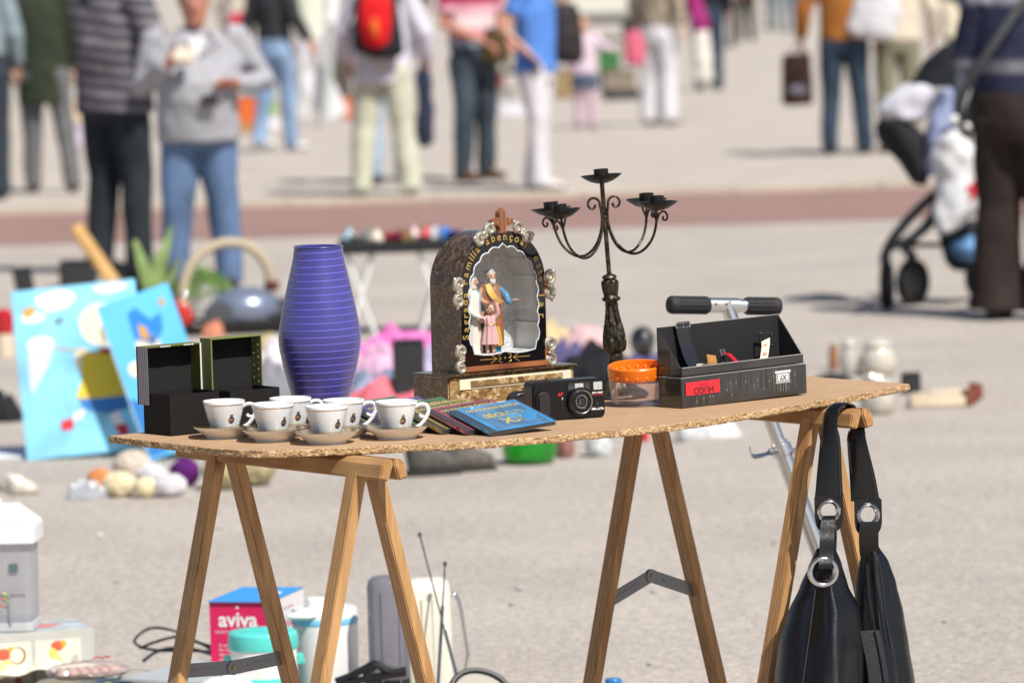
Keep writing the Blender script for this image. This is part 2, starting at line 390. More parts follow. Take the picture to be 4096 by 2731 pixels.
# ================================================================== CUPS AND SAUCERS
m_china = mat('white_china', (.80, .80, .79), .12, coat=.25, bump=.05, bs=90, bd=.0006)
m_gold = mat('gold_line', (.62, .42, .16), .25, 1)
m_crest = mat('crest_blue', (.035, .03, .10), .35)
m_crestg = mat('crest_gold', (.45, .27, .10), .4, .5)
CH_ = .056
def cone_r(z): return .0215 + (.0375 - .0215) * min(1, max(0, (z - .003) / CH_)) ** .85
def make_cup(handle_deg, crest_deg):
    r = thing('coffee_cup', 'x', 'cup', (0, 0, 0), 0, 'coffee cups on saucers')
    pr = [(1e-5, .002), (.019, .002), (.0205, 0), (.0215, .003)] + [(cone_r(.003 + CH_ * k / 10), .003 + CH_ * k / 10) for k in range(1, 11)]
    pr += [(.0368, CH_ + .0038)] + [(cone_r(.003 + CH_ * k / 10) - .0022, .003 + CH_ * k / 10) for k in range(10, 1, -1)] + [(.018, .007), (1e-5, .0065)]
    MB().lathe(pr, 48).build('cup_bowl', m_china, r, angle=60)
    m = MB(); m.lathe([(cone_r(.0528) + .0003, .0528), (cone_r(.0540) + .0003, .0540)], 48); m.build('gold_band', m_gold, r)
    hm = MB(); A = RZ(handle_deg)
    hm.tube(smooth_path([(.034, 0, .049), (.042, 0, .0525), (.052, 0, .051), (.056, 0, .042), (.052, 0, .030), (.042, 0, .017), (.028, 0, .010)], 5), [.0035] * 30 + [.0028], 10, M=A)
    hm.tube(smooth_path([(.050, 0, .030), (.043, 0, .031), (.040, 0, .035)], 4), [.0028] * 8 + [.0035], 8, M=A)
    hm.build('handle', m_china, r)
    # crest laid on the cone
    def lay(mb, M2, w):
        o = MB()
        o.v = []
        for p in mb.v:
            z = .027 + p[1]; a = radians(crest_deg) + p[0] / .031
            rr = cone_r(z) + w; o.v.append((rr * cos(a), rr * sin(a), z))
        o.f = mb.f; o.mi = mb.mi; return o
    n = 24
    d = MB(); d.add([(0, 0, 0)] + [(.0062 * cos(2 * pi * i / n), .0062 * sin(2 * pi * i / n), 0) for i in range(n)], [(0, 1 + i, 1 + (i + 1) % n) for i in range(n)])
    e = lay(d, None, .0004).build('crest', m_crest, r)
    d = MB(); d.text('HC', .0075, Matrix.Identity(4), bold=.0002)
    d.prism([(-.0024, .0068), (.0024, .0068), (.0034, .0108), (.0014, .0088), (0, .0122), (-.0014, .0088), (-.0034, .0108)], 0, .0001)
    lay(d, None, .0007).build('crest_gilding', m_crestg, e, smooth=False)
    return r
def make_saucer():
    pr = [(1e-5, .0035), (.030, .0035), (.031, 0), (.034, 0), (.0345, .003), (.046, .0125), (.0555, .0200), (.0562, .0213), (.0545, .0211), (.044, .0132), (.033, .0062), (.022, .0055), (1e-5, .0055)]
    r = MB().lathe(pr, 56).build('saucer', m_china, angle=60)
    g = MB().lathe([(.0546, .02135), (.0563, .02145)], 56).build('gold_rim', m_gold, r); return r
sau0 = make_saucer()
CUPS = [((900, 1749), -5, -62, 'white crested coffee cup standing beside the black boxes', 'white saucer nearest the black boxes'),
        ((1095, 1762), 62, -48, 'white crested coffee cup in the front row with its crest half turned away, handle hidden', 'white saucer in the front row between the box-side saucer and the nearest saucer'),
        ((1310, 1772), 60, -48, 'white crested coffee cup standing nearest the front edge of the board', 'white saucer lying nearest the front edge of the board'),
        ((1166, 1738), 8, -62, 'white crested coffee cup in the back row, in front of the blue vase', 'white saucer in the back row, mostly hidden by the front cups'),
        ((1378, 1746), 5, -55, 'white crested coffee cup in the back row beside the stack of discs', 'white saucer in the back row beside the stack of discs'),
        ((1588, 1753), 0, -66, 'white crested coffee cup set before the fanned disc cases', 'white saucer in front of the fanned disc cases')]
for i, ((x, y), hd, cdg, l1, l2) in enumerate(CUPS):
    p = gp(x, y, TOPZ); s = sau0 if i == 0 else copy_tree(sau0)
    s.location = p; s.rotation_euler = (0, 0, i * .7); tag(s, l2, 'saucer', 'saucers under the coffee cups')
    k = make_cup(hd, cdg); k.location = p + V((0, 0, .0060)); k['label'] = l1
# ================================================================== VASE
t = NT('violet_glass'); co = t.coord()
t.col(t.ramp(t.noise(co, 30, 3), [(.3, (.046, .041, .215)), (.7, (.053, .048, .240))])); t.b.inputs['Roughness'].default_value = .30
t.b.inputs['Coat Weight'].default_value = .25; t.b.inputs['Coat Roughness'].default_value = .3; t.b.inputs['Sheen Weight'].default_value = .2; m_vase = t.m
m_vline = mat('violet_line', (.20, .17, .72), .4)
p = gp(1285, 1688, TOPZ); k = 1 / ppm(p)
v = thing('vase', 'tall violet blue glass vase with spiral lines, wide at the middle', 'vase', p, rot=(0, radians(.9), 0))
H = 703 * k
def vr(u):  # u 0 bottom .. 1 top
    P = [(0, 82), (.12, 112), (.30, 146), (.42, 163), (.48, 166), (.54, 162), (.66, 146), (.8, 124), (.92, 104), (1, 96)]
    for (a, ra), (b, rb) in zip(P, P[1:]):
        if u <= b: return (ra + (rb - ra) * (u - a) / (b - a)) * k
    return 96 * k
sm = lambda u: (vr(max(0, u - .012)) + vr(u) + vr(min(1, u + .012))) / 3
pr = [(1e-5, .001), (sm(0) * .9, 0)] + [(sm(i / 60), H * i / 60 + (.002 if i == 0 else 0)) for i in range(61)]
pr += [(sm(1) - .0015, H + .001)] + [(sm(i / 60) - .004, H * i / 60) for i in range(60, 2, -1)] + [(1e-5, H * .03)]
MB().lathe(pr, 192).build('vase_body', m_vase, v, angle=50)
m = MB(); m.tube([(sm(1) * cos(2 * pi * i / 48), sm(1) * sin(2 * pi * i / 48), H) for i in range(48)], .0017, 8, closed=True); m.build('rim', m_vase, v)
turns = 24; pts_ = []
for i in range(turns * 40 + 1):
    a = 2 * pi * i / 40; u = .015 + .965 * (i / (turns * 40)) ** .97; rr = sm(u) - .0002
    pts_.append((rr * cos(a), rr * sin(a), u * H))
MB().tube(pts_, .00075, 5).build('spiral_line', m_vline, v)

# ================================================================== BLACK OPEN BOXES
m_blk = mat('black_card', (.014, .0122, .012), .7, spec=.2, bump=.15, bs=300, bd=.0006)
m_blkin = mat('black_lining', (.017, .0195, .019), .9, spec=.15, var=.15, vs=200)
def stripe(name, a, b, scale, axis):
    t = NT(name); sc = [0, 0, 0]; sc[axis] = scale
    wv = t.node('ShaderNodeTexWave', Scale=1.0); wv.bands_direction = 'XYZ'[axis]
    t.link(t.coord(), wv.inputs['Vector']); wv.inputs['Scale'].default_value = scale
    t.col(t.ramp(wv.outputs['Fac'], [(.35, a), (.6, b)])); t.b.inputs['Roughness'].default_value = .5; return t.m
m_strip_s = stripe('silver_ribbed', (.10, .095, .11), (.36, .34, .36), 55, 1)
m_strip_g = stripe('olive_ribbed', (.035, .040, .006), (.15, .16, .03), 150, 2)
m_olive = mat('olive_cloth', (.17, .18, .055), .7, bump=.2, bs=500, bd=.0006)
m_wht = mat('white_paint', (.75, .74, .72), .5)
m_pnk = mat('pink_dot', (.55, .12, .24), .5)
def open_box(label, p, ang, dotted):
    L, D, Hh, t_ = .108, .084, .073, .003
    r = thing('gift_box', label, 'box', p, radians(ang), 'open black gift boxes')
    m = MB(); m.box(L / 2, D / 2, .0015, L, D, .003); m.box(L / 2, t_ / 2, Hh / 2 + .0015, L, t_, Hh - .003); m.box(L / 2, D - t_ / 2, Hh / 2 + .0015, L, t_, Hh - .003)
    m.box(t_ / 2, D / 2, Hh / 2 + .0015, t_, D - 2 * t_, Hh - .003); m.box(L - t_ / 2, D / 2, Hh / 2 + .0015, t_, D - 2 * t_, Hh - .003); m.build('box_base', m_blk, r, bevel=.0006)
    # lid swung up at the back edge; its open side faces the front
    LL = L + (.010 if not dotted else .004); LH = .104; dp = .030; x0 = -.004 if not dotted else .0045; z0 = .052 if not dotted else .060; y1 = D + .010
    ml = MB(); ml.box(x0 + LL / 2, y1, z0 + LH / 2, LL, .003, LH, 0)
    lid = ml.build('lid', m_blkin, r)
    side = [m_strip_s, m_strip_g, m_olive, m_wht]
    def wall(name, cx, cy, cz, sx, sy, sz, mm): return MB().box(cx, cy, cz, sx, sy, sz).build(name, mm, lid, bevel=.0004)
    if not dotted:
        wall('lid_wall', x0 + .0015, y1 - dp / 2 - .0015, z0 + LH / 2, .003, dp, LH, m_strip_s)
        wall('lid_wall', x0 + LL - .0015, y1 - dp / 2 - .0015, z0 + LH / 2, .003, dp, LH, m_strip_g)
        wall('lid_wall', x0 + LL / 2, y1 - dp / 2 - .0015, z0 + LH - .0012, LL - .006, dp, .0024, m_strip_g)
        wall('white_edge', x0 + LL - .0015, y1 - dp - .0022, z0 + LH / 2, .0034, .0014, LH, m_wht)
    else:
        wr = wall('lid_wall', x0 + LL - .0015, y1 - dp / 2 - .0015, z0 + LH / 2, .003, dp, LH, m_olive)
        wall('lid_wall', x0 + .0015, y1 - dp / 2 - .0015, z0 + LH / 2, .003, dp, LH, m_olive)
        wt = wall('lid_wall', x0 + LL / 2, y1 - dp / 2 - .0015, z0 + LH - .0012, LL - .006, dp, .0024, m_olive)
        d = MB()
        for j in range(9):
            for i in range(2):
                z = z0 + LH * (j + .35 + .4 * i) / 9.4; y = y1 - dp * (.28 + .45 * i)
                d.box(x0 + LL - .0032, y, z, .0006, .0026, .0026, (i + j) % 2)
        d.build('dots', [m_wht, m_pnk], wr)
    if not dotted:
        d = MB()
        for i in range(5): d.box(x0 + .032 + i * .0045, y1 - dp - .0018, z0 + LH - .0012, .003, .001, .0022)
        for i in range(5): d.box(x0 + .082 + i * .0045, y1 - dp - .0018, z0 + LH - .0012, .003, .001, .0022)
        d.build('stitching', m_wht, lid)
    return r
b1 = gp(683, 1745, TOPZ)
open_box('open black gift box whose raised lid has a silver ribbed side', b1, 38, False)
open_box('open black gift box whose raised lid has a dotted olive side', b1 + V((.1055, .042, 0)), 38, True)

# ================================================================== COMPACT DISC CASES
m_case = clearmat('clear_case', (.97, .98, 1), .012, .04, .02, (.75, .78, .85), fm=.22)
m_tray = mat('dark_tray', (.02, .02, .024), .4)
m_yel = mat('yellow_print', (.62, .47, .05), .4)
cd0 = gp(1965, 1747, TOPZ)
e1 = V((.113, .083, .008)).normalized(); e2 = V((-.084, .088, .031)); e2 = (e2 - e1 * e2.dot(e1)).normalized(); e3 = e1.cross(e2)
RCD = Matrix((e1, e2, e3)).transposed().to_4x4()
def disc_case(label, i, colr, colr2, no):
    r = thing('disc_case', label, 'CD case', cd0 + V((-.0435, .0300, 0)) * i, 0, 'fanned compact disc cases'); r.rotation_euler = RCD.to_euler()
    W, Dp, h = .142, .125, .0102
    mp = mat('print_' + no + str(i), colr, .35, var=.25, vs=25, coat=.3); md = mat('printd_' + no + str(i), colr2, .35, var=.5, vs=30, coat=.3)
    MB().box(W / 2, Dp / 2, .0042, W - .003, Dp - .003, .005).build('tray', m_tray, r)
    MB().box(.0065, Dp / 2, .0072, .011, Dp - .002, .0008).build('hinge_bar', m_tray, r)
    cv = MB().box(W / 2 + .006, Dp / 2, .0083, W - .014, Dp - .004, .0006).build('cover_print', mp, r)
    m = MB(); m.box(W / 2 + .006, Dp / 2, .0088, W - .030, Dp - .018, .0003); m.build('cover_panel', md, cv)
    m = MB(); m.text('OS MAIORES ÊXITOS', .0125, T(W / 2 + .006, Dp - .022, .0091), bold=.00045)
    m.text('SÉCULO', .023, T(W / 2 + .006, Dp * .55, .0091), bold=.0008); m.text('XX', .034, T(W / 2 + .006, Dp * .30, .0091), bold=.0012)
    m.build('title', m_yel, cv, smooth=False)
    gl = MB(); gl.lathe([(.026, 0), (.0265, .0001), (.026, .0002)], 32, M=T(W * .74, Dp * .42, .0089)); gl.build('globe_print', mp, cv)
    # spine faces -x
    sp = MB().box(-.0002 + .001, Dp / 2, .0048, .0006, Dp - .004, .0068).build('spine_print', mp, r)
    MS = T(.0001, Dp / 2, .0047) @ RZ(-90) @ RX(90)
    m = MB(); m.text('OS MAIORES ÊXITOS DO SÉCULO XX', .0052, MS @ T(-.012, 0, .0001), bold=.00018); m.text('CD ' + no, .0056, MS @ T(.049, 0, .0001), bold=.0002); m.build('spine_text', m_wht, sp, smooth=False)
    m = MB(); m.box(W / 2, Dp / 2, h - .0005, W, Dp, .001); m.box(W / 2, .0005, h / 2, W, .001, h - .001); m.box(W - .0005, Dp / 2, h / 2, .001, Dp - .002, h - .001); m.box(W / 2, Dp - .0005, h / 2, W, .001, h - .001); m.box(W / 2, Dp / 2, .0006, W, Dp, .0008)
    m.build('clear_shell', m_case, r)
    return r
disc_case('disc case with bright blue cover, uppermost of the fan', 0, (.02, .30, .60), (.06, .20, .36), '1')
disc_case('disc case with red cover, partly under the bright blue one', 1, (.40, .03, .045), (.06, .03, .02), '2')
disc_case('disc case with golden yellow cover in the middle of the fan', 2, (.50, .34, .04), (.10, .08, .02), '3')
disc_case('disc case with green cover between the yellow and the purple one', 3, (.05, .26, .06), (.03, .07, .03), '4')
disc_case('disc case with purple cover behind the cup with the visible handle', 4, (.12, .06, .26), (.03, .02, .05), '5')
disc_case('disc case with olive cover, lowest of the fan, beside the vase', 5, (.20, .22, .07), (.04, .04, .05), '6')

# ================================================================== COMPACT CAMERA, POUCH
m_cam = mat('black_plastic', (.005, .005, .006), .34, spec=.35, bump=.06, bs=900, bd=.0003, coat=.15)
m_grip = mat('grip_rubber', (.013, .013, .014), .6, bump=.6, bs=700, bd=.0008)
m_gloss = mat('gloss_black', (.008, .008, .010), .08, coat=1)
m_glassd = mat('dark_glass', (.02, .025, .04), .03, coat=1, spec=.9)
m_flash = mat('flash_glass', (.55, .56, .55), .15, .3, var=.3, vs=300, coat=1)
m_redp = mat('red_print', (.55, .02, .025), .4)
m_ring = mat('silver_ring', (.6, .6, .6), .25, 1)
p = gp(2133, 1689, TOPZ); q = gp(2423, 1668, TOPZ); ang = atan2(q.y - p.y, q.x - p.x)
r = thing('compact_camera', 'black compact film camera standing upright beside the orange lidded jar', 'camera', p, ang)
W, Hc, Dc = (q - p).length, .0715, .040
def rr_rect(x0, z0, x1, z1, r_, n=6):
    P = []
    for cx, cz, a0 in ((x1 - r_, z0 + r_, -90), (x1 - r_, z1 - r_, 0), (x0 + r_, z1 - r_, 90), (x0 + r_, z0 + r_, 180)):
        for k in range(n + 1): a = radians(a0 + 90 * k / n); P.append((cx + r_ * cos(a), cz + r_ * sin(a)))
    return P
m = MB(); m.prism(rr_rect(0, 0, W, Hc, .010), -Dc, 0, M=FRONT); m.build('camera_body', m_cam, r, bevel=.003, seg=3)
m = MB(); m.prism(rr_rect(.006, .004, .036, Hc - .016, .012), -.002, .007, M=FRONT); m.build('grip', m_grip, r, bevel=.005, seg=3)
m = MB(); m.prism(rr_rect(W * .48, Hc - .021, W * .80, Hc - .005, .004), 0, .0015, M=FRONT); m.build('window_panel', m_gloss, r, bevel=.0006)
for x, rad in ((W * .535, .0052), (W * .74, .0048), (W * .50, .003)):
    MB().lathe([(rad, 0), (rad, .0024), (rad * .7, .0026)], 20, M=T(x, 0, Hc - .0135) @ RX(90)).build('sensor', m_glassd, r)
m = MB(); m.box(W * .635, -.0022, Hc - .013, .017, .002, .012); m.build('viewfinder', m_flash, r, bevel=.0005)
m = MB(); m.box(W * .895, -.001, Hc - .0135, .0175, .003, .0145); m.build('flash', m_flash, r, bevel=.0006)
LX, LZ = W * .645, .032
pr = [(.0255, 0), (.0255, .006), (.0235, .0085), (.0215, .0088), (.0212, .0078), (.0195, .0078), (.0193, .0105), (.013, .0118), (.0122, .007), (1e-5, .0068)]
MB().lathe(pr, 48, M=T(LX, 0, LZ) @ RX(90)).build('lens_barrel', m_cam, r, angle=30)
MB().lathe([(.0202, .0086), (.0213, .0092), (.0216, .0086)], 48, M=T(LX, 0, LZ) @ RX(90)).build('lens_ring', m_ring, r)
MB().lathe([(.0126, .0076), (.0118, .0082), (.0075, .0090), (.0070, .0086), (1e-5, .0086)], 32, M=T(LX, 0, LZ) @ RX(90)).build('lens_glass', mat('lens_black', (.004, .004, .006), .25, spec=.25), r, angle=20)
m = MB(); m.text('MINOLTA', .0054, T(W - .0160, -.0007, .0165) @ FRONT, bold=.0003); m.text('RIVA 100AF', .0042, T(W - .0155, -.0007, .0455) @ FRONT, bold=.0002); m.build('lettering', m_wht, r, smooth=False)
m = MB(); m.text('AF', .0085, T(.0545, -.0007, .0465) @ FRONT, bold=.0004); m.text('RED-EYE REDUCTION', .0025, T(W - .0150, -.0007, .0415) @ FRONT, bold=.0001); m.build('red_lettering', m_redp, r, smooth=False)
for z in (.0385, .0295, .022): MB().lathe([(.0021, 0), (.0021, .0012), (.0014, .0016)], 14, M=T(.0585, 0, z) @ RX(90)).build('button', m_ring if z > .035 else m_gloss, r)
for z in (.031, .0235): MB().lathe([(.003, 0), (.003, .001)], 16, M=T(W - .0165, 0, z - .004) @ RX(90)).build('button', m_gloss, r)
MB().tube([(-.004 - .010 + .0105 * cos(a), -.012, .0015 + .0105 + .0105 * sin(a)) for a in [2 * pi * i / 24 for i in range(24)]], .0009, 8, closed=True).build('strap_ring', m_ring, r)
pp = gp(2080, 1648, TOPZ)
r = thing('camera_pouch', 'soft black zipped pouch lying open behind the camera', 'pouch', pp, ang)
m = MB()
m.prism(rr_rect(-.030, 0, .075, .040, .018), 0, .030, M=FRONT); m.build('pouch_body', mat('nylon', (.016, .016, .018), .85, bump=.4, bs=700, bd=.0006), r, bevel=.006, seg=3)
MB().tube([(x, -.031, z) for x, z in rr_rect(-.026, .004, .071, .036, .015)], .0016, 6, closed=True).build('piping', m_cam, r)

# ================================================================== JAR WITH ORANGE LID
p = gp(2547, 1621, TOPZ)
r = thing('screw_jar', 'low clear plastic jar with a knobbly orange lid sitting askew', 'jar', p, .3)
m_clear = clearmat('clear_plastic', (.95, .93, .96), .03, .05, .035, (.8, .76, .82), fm=.4)
m_or = mat('orange_plastic', (.80, .17, .008), .32, coat=.3, sheen=0)
m_or.node_tree.nodes['Principled BSDF'].inputs['Subsurface Weight'].default_value = 0
pr = [(1e-5, .0008), (.044, .0008), (.0455, .003), (.0455, .005), (.0468, .006), (.0505, .046), (.0508, .049), (.0485, .050), (.0485, .056), (.047, .056), (.047, .049), (.0450, .006), (1e-5, .004)]
MB().lathe(pr, 64).build('jar_body', m_clear, r, angle=50)
lid = MB().lathe([(1e-5, .010), (.0455, .010), (.047, .024), (.0495, .0255), (.0515, .023), (.0505, .004), (.0490, 0), (.0470, 0), (.0475, .007), (1e-5, .0075)], 64, M=T(0, 0, .0505) @ RX(6) @ RY(-3)).build('lid', m_or, r, angle=40)
m = MB()
for i in range(16):
    a = 2 * pi * i / 16; m.ell((.0395 * cos(a), .0395 * sin(a), .0105), (.0042, .0042, .0075), 12, 8, M=T(0, 0, .0505) @ RX(6) @ RY(-3))
    m.ell((.0475 * cos(a + .1), .0475 * sin(a + .1), .007), (.0045, .0045, .0055), 12, 8, M=T(0, 0, .0505) @ RX(6) @ RY(-3))
m.build('knobs', m_or, lid)
# ================================================================== SHRINE
def marbled(name, dark, mid, light, scale=38):
    t = NT(name); co = t.coord()
    n1 = t.node('ShaderNodeTexNoise', Scale=26.0, Detail=3.0, Distortion=1.2); t.link(co, n1.inputs['Vector'])
    mx = t.node('ShaderNodeVectorMath', operation='MULTIPLY_ADD'); mx.inputs[1].default_value = (.05, .05, .05)
    t.link(n1.outputs['Color'], mx.inputs[0]); t.link(co, mx.inputs[2])
    v = t.node('ShaderNodeTexVoronoi', Scale=scale * 1.9); t.link(mx.outputs[0], v.inputs['Vector'])
    bw = t.node('ShaderNodeRGBToBW'); t.link(v.outputs['Color'], bw.inputs[0])
    a = t.ramp(bw.outputs[0], [(.1, dark), (.5, mid), (.85, light)])
    ed = t.node('ShaderNodeTexVoronoi', Scale=scale * 1.9); ed.feature = 'DISTANCE_TO_EDGE'; t.link(mx.outputs[0], ed.inputs['Vector'])
    t.col(t.mix(t.ramp(ed.outputs['Distance'], [(.0, (.45, .45, .45)), (.14, (1, 1, 1))]), dark, a)); b = t.b
    b.inputs['Roughness'].default_value = .3; b.inputs['Metallic'].default_value = .25; b.inputs['Coat Weight'].default_value = .6
    t.bump(bw.outputs[0], .35, .004); return t.m
m_pearl = marbled('pearl_brown', (.040, .020, .009), (.105, .062, .030), (.20, .135, .07), 80)
m_pearlf = marbled('pearl_gold', (.16, .08, .028), (.42, .28, .12), (.74, .60, .36), 44)
m_cherry = wood('cherry_wood', (.30, .105, .04), (.20, .06, .02), axis=0)
m_crossw = wood('carved_wood', (.28, .115, .055), (.19, .07, .03), axis=2)
m_cream = mat('cream_strip', (.72, .66, .50), .4)
m_panel = mat('black_lacquer', (.006, .006, .007), .10, coat=.4)
m_goldp = mat('gold_paint', (.50, .33, .10), .35, .35)
m_wline = mat('white_line', (.55, .60, .64), .5)
t = NT('crumpled_foil'); n_ = t.noise(t.coord(), 34, 5, .6, 1.5); t.col((.74, .74, .74)); t.b.inputs['Metallic'].default_value = .15; t.b.inputs['Roughness'].default_value = .38; t.bump(n_, 1.0, .012); m_foil = t.m
m_lin = mat('pleated_lining', (.78, .77, .73), .55, .0, var=.12, vs=30)
m_orn = mat('old_silver', (.50, .46, .38), .45, .75, var=.35, vs=160, bump=.3, bs=300, bd=.001)
p = gp(1797, 1646, TOPZ); q = gp(2300, 1590, TOPZ); ang = atan2(q.y - p.y, q.x - p.x)
BW = (q - p).length; BD = .098; BH = .064
r = thing('house_shrine', 'arched brown and black house shrine with gold lettering and a carved cross', 'shrine', p, rot=(0, radians(.5), ang))
S_ = r
m = MB(); m.box(BW / 2, BD / 2, BH / 2, BW, BD, BH - .004); m.build('base', m_pearlf, r, bevel=.003)
m = MB(); m.box(BW / 2, BD / 2 - .001, BH + .001, BW + .006, BD + .012, .005); m.build('base_slab', m_pearl, r, bevel=.0015)
m = MB(); m.box(-.0012, BD / 2, BH / 2, .002, BD - .004, BH - .010); m.build('side_veneer', m_pearl, r)
def plate(name, x0, x1, z0, z1, d0, d1, mm): m = MB(); m.box((x0 + x1) / 2, -(d0 + d1) / 2, (z0 + z1) / 2, x1 - x0, d1 - d0, z1 - z0); return m.build(name, mm, r, bevel=.0008)
plate('cream_strip', .026, BW - .010, .037, .057, -.002, .002, m_cream)
plate('pearl_bar', .052, BW - .034, .043, .053, .002, .006, m_pearlf)
plate('cream_strip', .030, BW - .012, .001, .010, -.002, .003, m_cream)
x0 = .040; x1 = x0 + .213; z0 = BH + .0035; WZ = .160; RISE = .098; D0 = .008; D1 = .092
cx = (x0 + x1) / 2; hw = (x1 - x0) / 2
def arch(ins, n=40, foot=0):
    "left foot up, over, right foot"
    P = [(cx - hw + ins, z0 + foot), ]
    for i in range(1, 8): P.append((cx - hw + ins, z0 + foot + (WZ - foot) * i / 8))
    for i in range(n + 1):
        a = pi - pi * i / n; P.append((cx + (hw - ins) * (abs(cos(a)) ** .93) * (1 if cos(a) > 0 else -1), z0 + WZ + (RISE - ins) * sin(a) ** 1.03))
    for i in range(7, 0, -1): P.append((cx + hw - ins, z0 + foot + (WZ - foot) * i / 8))
    P.append((cx + hw - ins, z0 + foot)); return P
def shell(outer, inner, y0, y1, name, mm):
    m = MB(); n = len(outer)
    vs = [(x, y0, z) for x, z in outer] + [(x, y0, z) for x, z in inner] + [(x, y1, z) for x, z in outer] + [(x, y1, z) for x, z in inner]; fs = []
    for i in range(n - 1):
        fs += [(i, i + 1, n + i + 1, n + i), (2 * n + i + 1, 2 * n + i, 3 * n + i, 3 * n + i + 1), (i, 2 * n + i, 2 * n + i + 1, i + 1), (n + i, n + i + 1, 3 * n + i + 1, 3 * n + i)]
    fs += [(0, n, 3 * n, 2 * n), (n - 1, 3 * n - 1, 4 * n - 1, 2 * n - 1)]
    m.add(vs, fs); return m.build(name, mm, r, angle=45)
shell(arch(0), arch(.004), D0, D1, 'arched_case', m_pearl)
li = shell(arch(.0052), arch(.0062), D0 + .004, D1 - .003, 'lining', m_lin)
m = MB()
for k in range(11):
    pp_ = arch(.0075)[2 + k * 5] if 2 + k * 5 < len(arch(.0075)) else arch(.0075)[-2]
    m.tube([(pp_[0], D0 + .008, pp_[1]), (pp_[0], D1 - .006, pp_[1])], .0022, 8)
m.build('pleats', m_lin, li)
m = MB(); o = arch(.0045); m.add([(x, D1 - .004, z) for x, z in o], [tuple(range(len(o)))]); m.build('foil_back', m_foil, r, smooth=False)
m = MB(); m.box(cx, (D0 + D1) / 2, z0 + .030, 2 * hw - .012, D1 - D0 - .006, .002); m.build('inner_floor', m_foil, r)
m = MB(); m.box(cx, D0 - .001, z0 + .006, 2 * hw + .002, .010, .010); m.build('wood_sill', m_cherry, r, bevel=.001)
# scalloped opening
def opening():
    P = []; w_ = hw - .0225; zb_ = z0 + .0335; zs = z0 + WZ - .018; zt = z0 + WZ + RISE - .030
    Q = [(-w_ + .008, zb_), (-w_ + .004, zb_ + .016)]
    base = []
    for i in range(8): base.append((-w_, zb_ + .016 + (zs - zb_ - .016) * i / 7))
    for i in range(1, 12):
        a = pi - pi / 2 * i / 12; base.append((w_ * cos(a), zs + (zt - zs) * sin(a)))
    left = []
    # bulging scallops along the left half
    dist = 0; seg = []
    for i in range(len(base) - 1):
        a = V(base[i]); b = V(base[i + 1]); n_ = 4
        for k in range(n_): seg.append(a.lerp(b, k / n_))
    seg.append(V(base[-1]))
    L = 0; Ls = [0]
    for i in range(1, len(seg)): L += (seg[i] - seg[i - 1]).length; Ls.append(L)
    for i, s in enumerate(seg):
        d = (seg[min(i + 1, len(seg) - 1)] - seg[max(i - 1, 0)]).normalized(); nn = V((-d.y, d.x))
        u = Ls[i] / L * 8.0; left.append(s + nn * (.0042 * abs(sin(pi * u)) - .001))
    full = [V(q) for q in Q] + left + [V((0, zt + .006))]
    right = [V((-v.x, v.y)) for v in reversed(full[:-1])]
    bot = []
    for i in range(1, 16):
        u = i / 16; x = (1 - 2 * u) * (w_ - .008); bot.append(V((x, zb_ - .004 * abs(sin(2 * pi * u)) )))
    return [(cx + v.x, v.y) for v in full + right + bot]
op = opening()
m = MB(); outer = arch(.002, 40, .012); outer = outer + [(cx + (hw - .002) * (1 - 2 * i / 12), z0 + .012) for i in range(1, 12)]
bmm = bmesh.new()
def loop(P, y): return [bmm.verts.new((x, y, z)) for x, z in P]
A = loop(outer, D0 - .001); B = loop(op, D0 - .001)
ed = [bmm.edges.new((L_[i], L_[(i + 1) % len(L_)])) for L_ in (A, B) for i in range(len(L_))]
res = bmesh.ops.triangle_fill(bmm, edges=ed, use_beauty=True, use_dissolve=False)
fs = [f for f in bmm.faces]
ex = bmesh.ops.extrude_face_region(bmm, geom=fs)
for g in ex['geom']:
    if isinstance(g, bmesh.types.BMVert): g.co.y += .002
bmesh.ops.recalc_face_normals(bmm, faces=bmm.faces)
me = bpy.data.meshes.new('front_panel'); bmm.to_mesh(me); bmm.free(); me.materials.append(m_panel)
fp = bpy.data.objects.new('front_panel', me); COL.objects.link(fp); fp.parent = r
m = MB(); m.tube([(x, D0 - .0014, z) for x, z in op], .0013, 6, closed=True)
for i in range(6, len(op) - 20, 3): m.ell((op[i][0], D0 - .0014, op[i][1]), (.0017, .0008, .0017), 8, 6)
m.build('painted_outline', m_wline, fp)
m = MB(); m.add([(x, D0 + .0016, z) for x, z in op], [tuple(range(len(op)))]); m.build('glass_pane', clearmat('shrine_glass', (.97, .98, .98), .03, .02), r, smooth=False)
# lettering along the arch
path = arch(.0118, 80); pl = [V(a) for a in path]; cum = [0]
for i in range(1, len(pl)): cum.append(cum[-1] + (pl[i] - pl[i - 1]).length)
def along(s):
    for i in range(1, len(cum)):
        if s <= cum[i]: u = (s - cum[i - 1]) / (cum[i] - cum[i - 1]); return pl[i - 1].lerp(pl[i], u), (pl[i] - pl[i - 1]).normalized()
    return pl[-1], (pl[-1] - pl[-2]).normalized()
m = MB(); TL = cum[-1]
def put(word, s0, s1, size=.0205):
    wd = {'i': .45, 'l': .45, 'r': .7, 't': .7, 'm': 1.55, 'S': 1.1, 'F': 1.0, 'L': 1.0}
    tot = sum(wd.get(ch, 1) for ch in word); s = s0
    for ch in word:
        w_ = wd.get(ch, 1) * (s1 - s0) / tot; P_, d = along(s + w_ / 2); s += w_
        a = math.degrees(atan2(d.y, d.x))
        m.text(ch, size, T(P_.x, D0 - .0016, P_.y) @ FRONT @ RZ(a) @ T(0, .0004, 0), bold=.0003)
put('Sagrada', .058, .150); put('Familia', .160, .243); put('abençoai', TL / 2 - .046, TL / 2 + .066); put('este', TL - .212, TL - .155); put('lar', TL - .138, TL - .086, .022)
zc = z0 + .0215
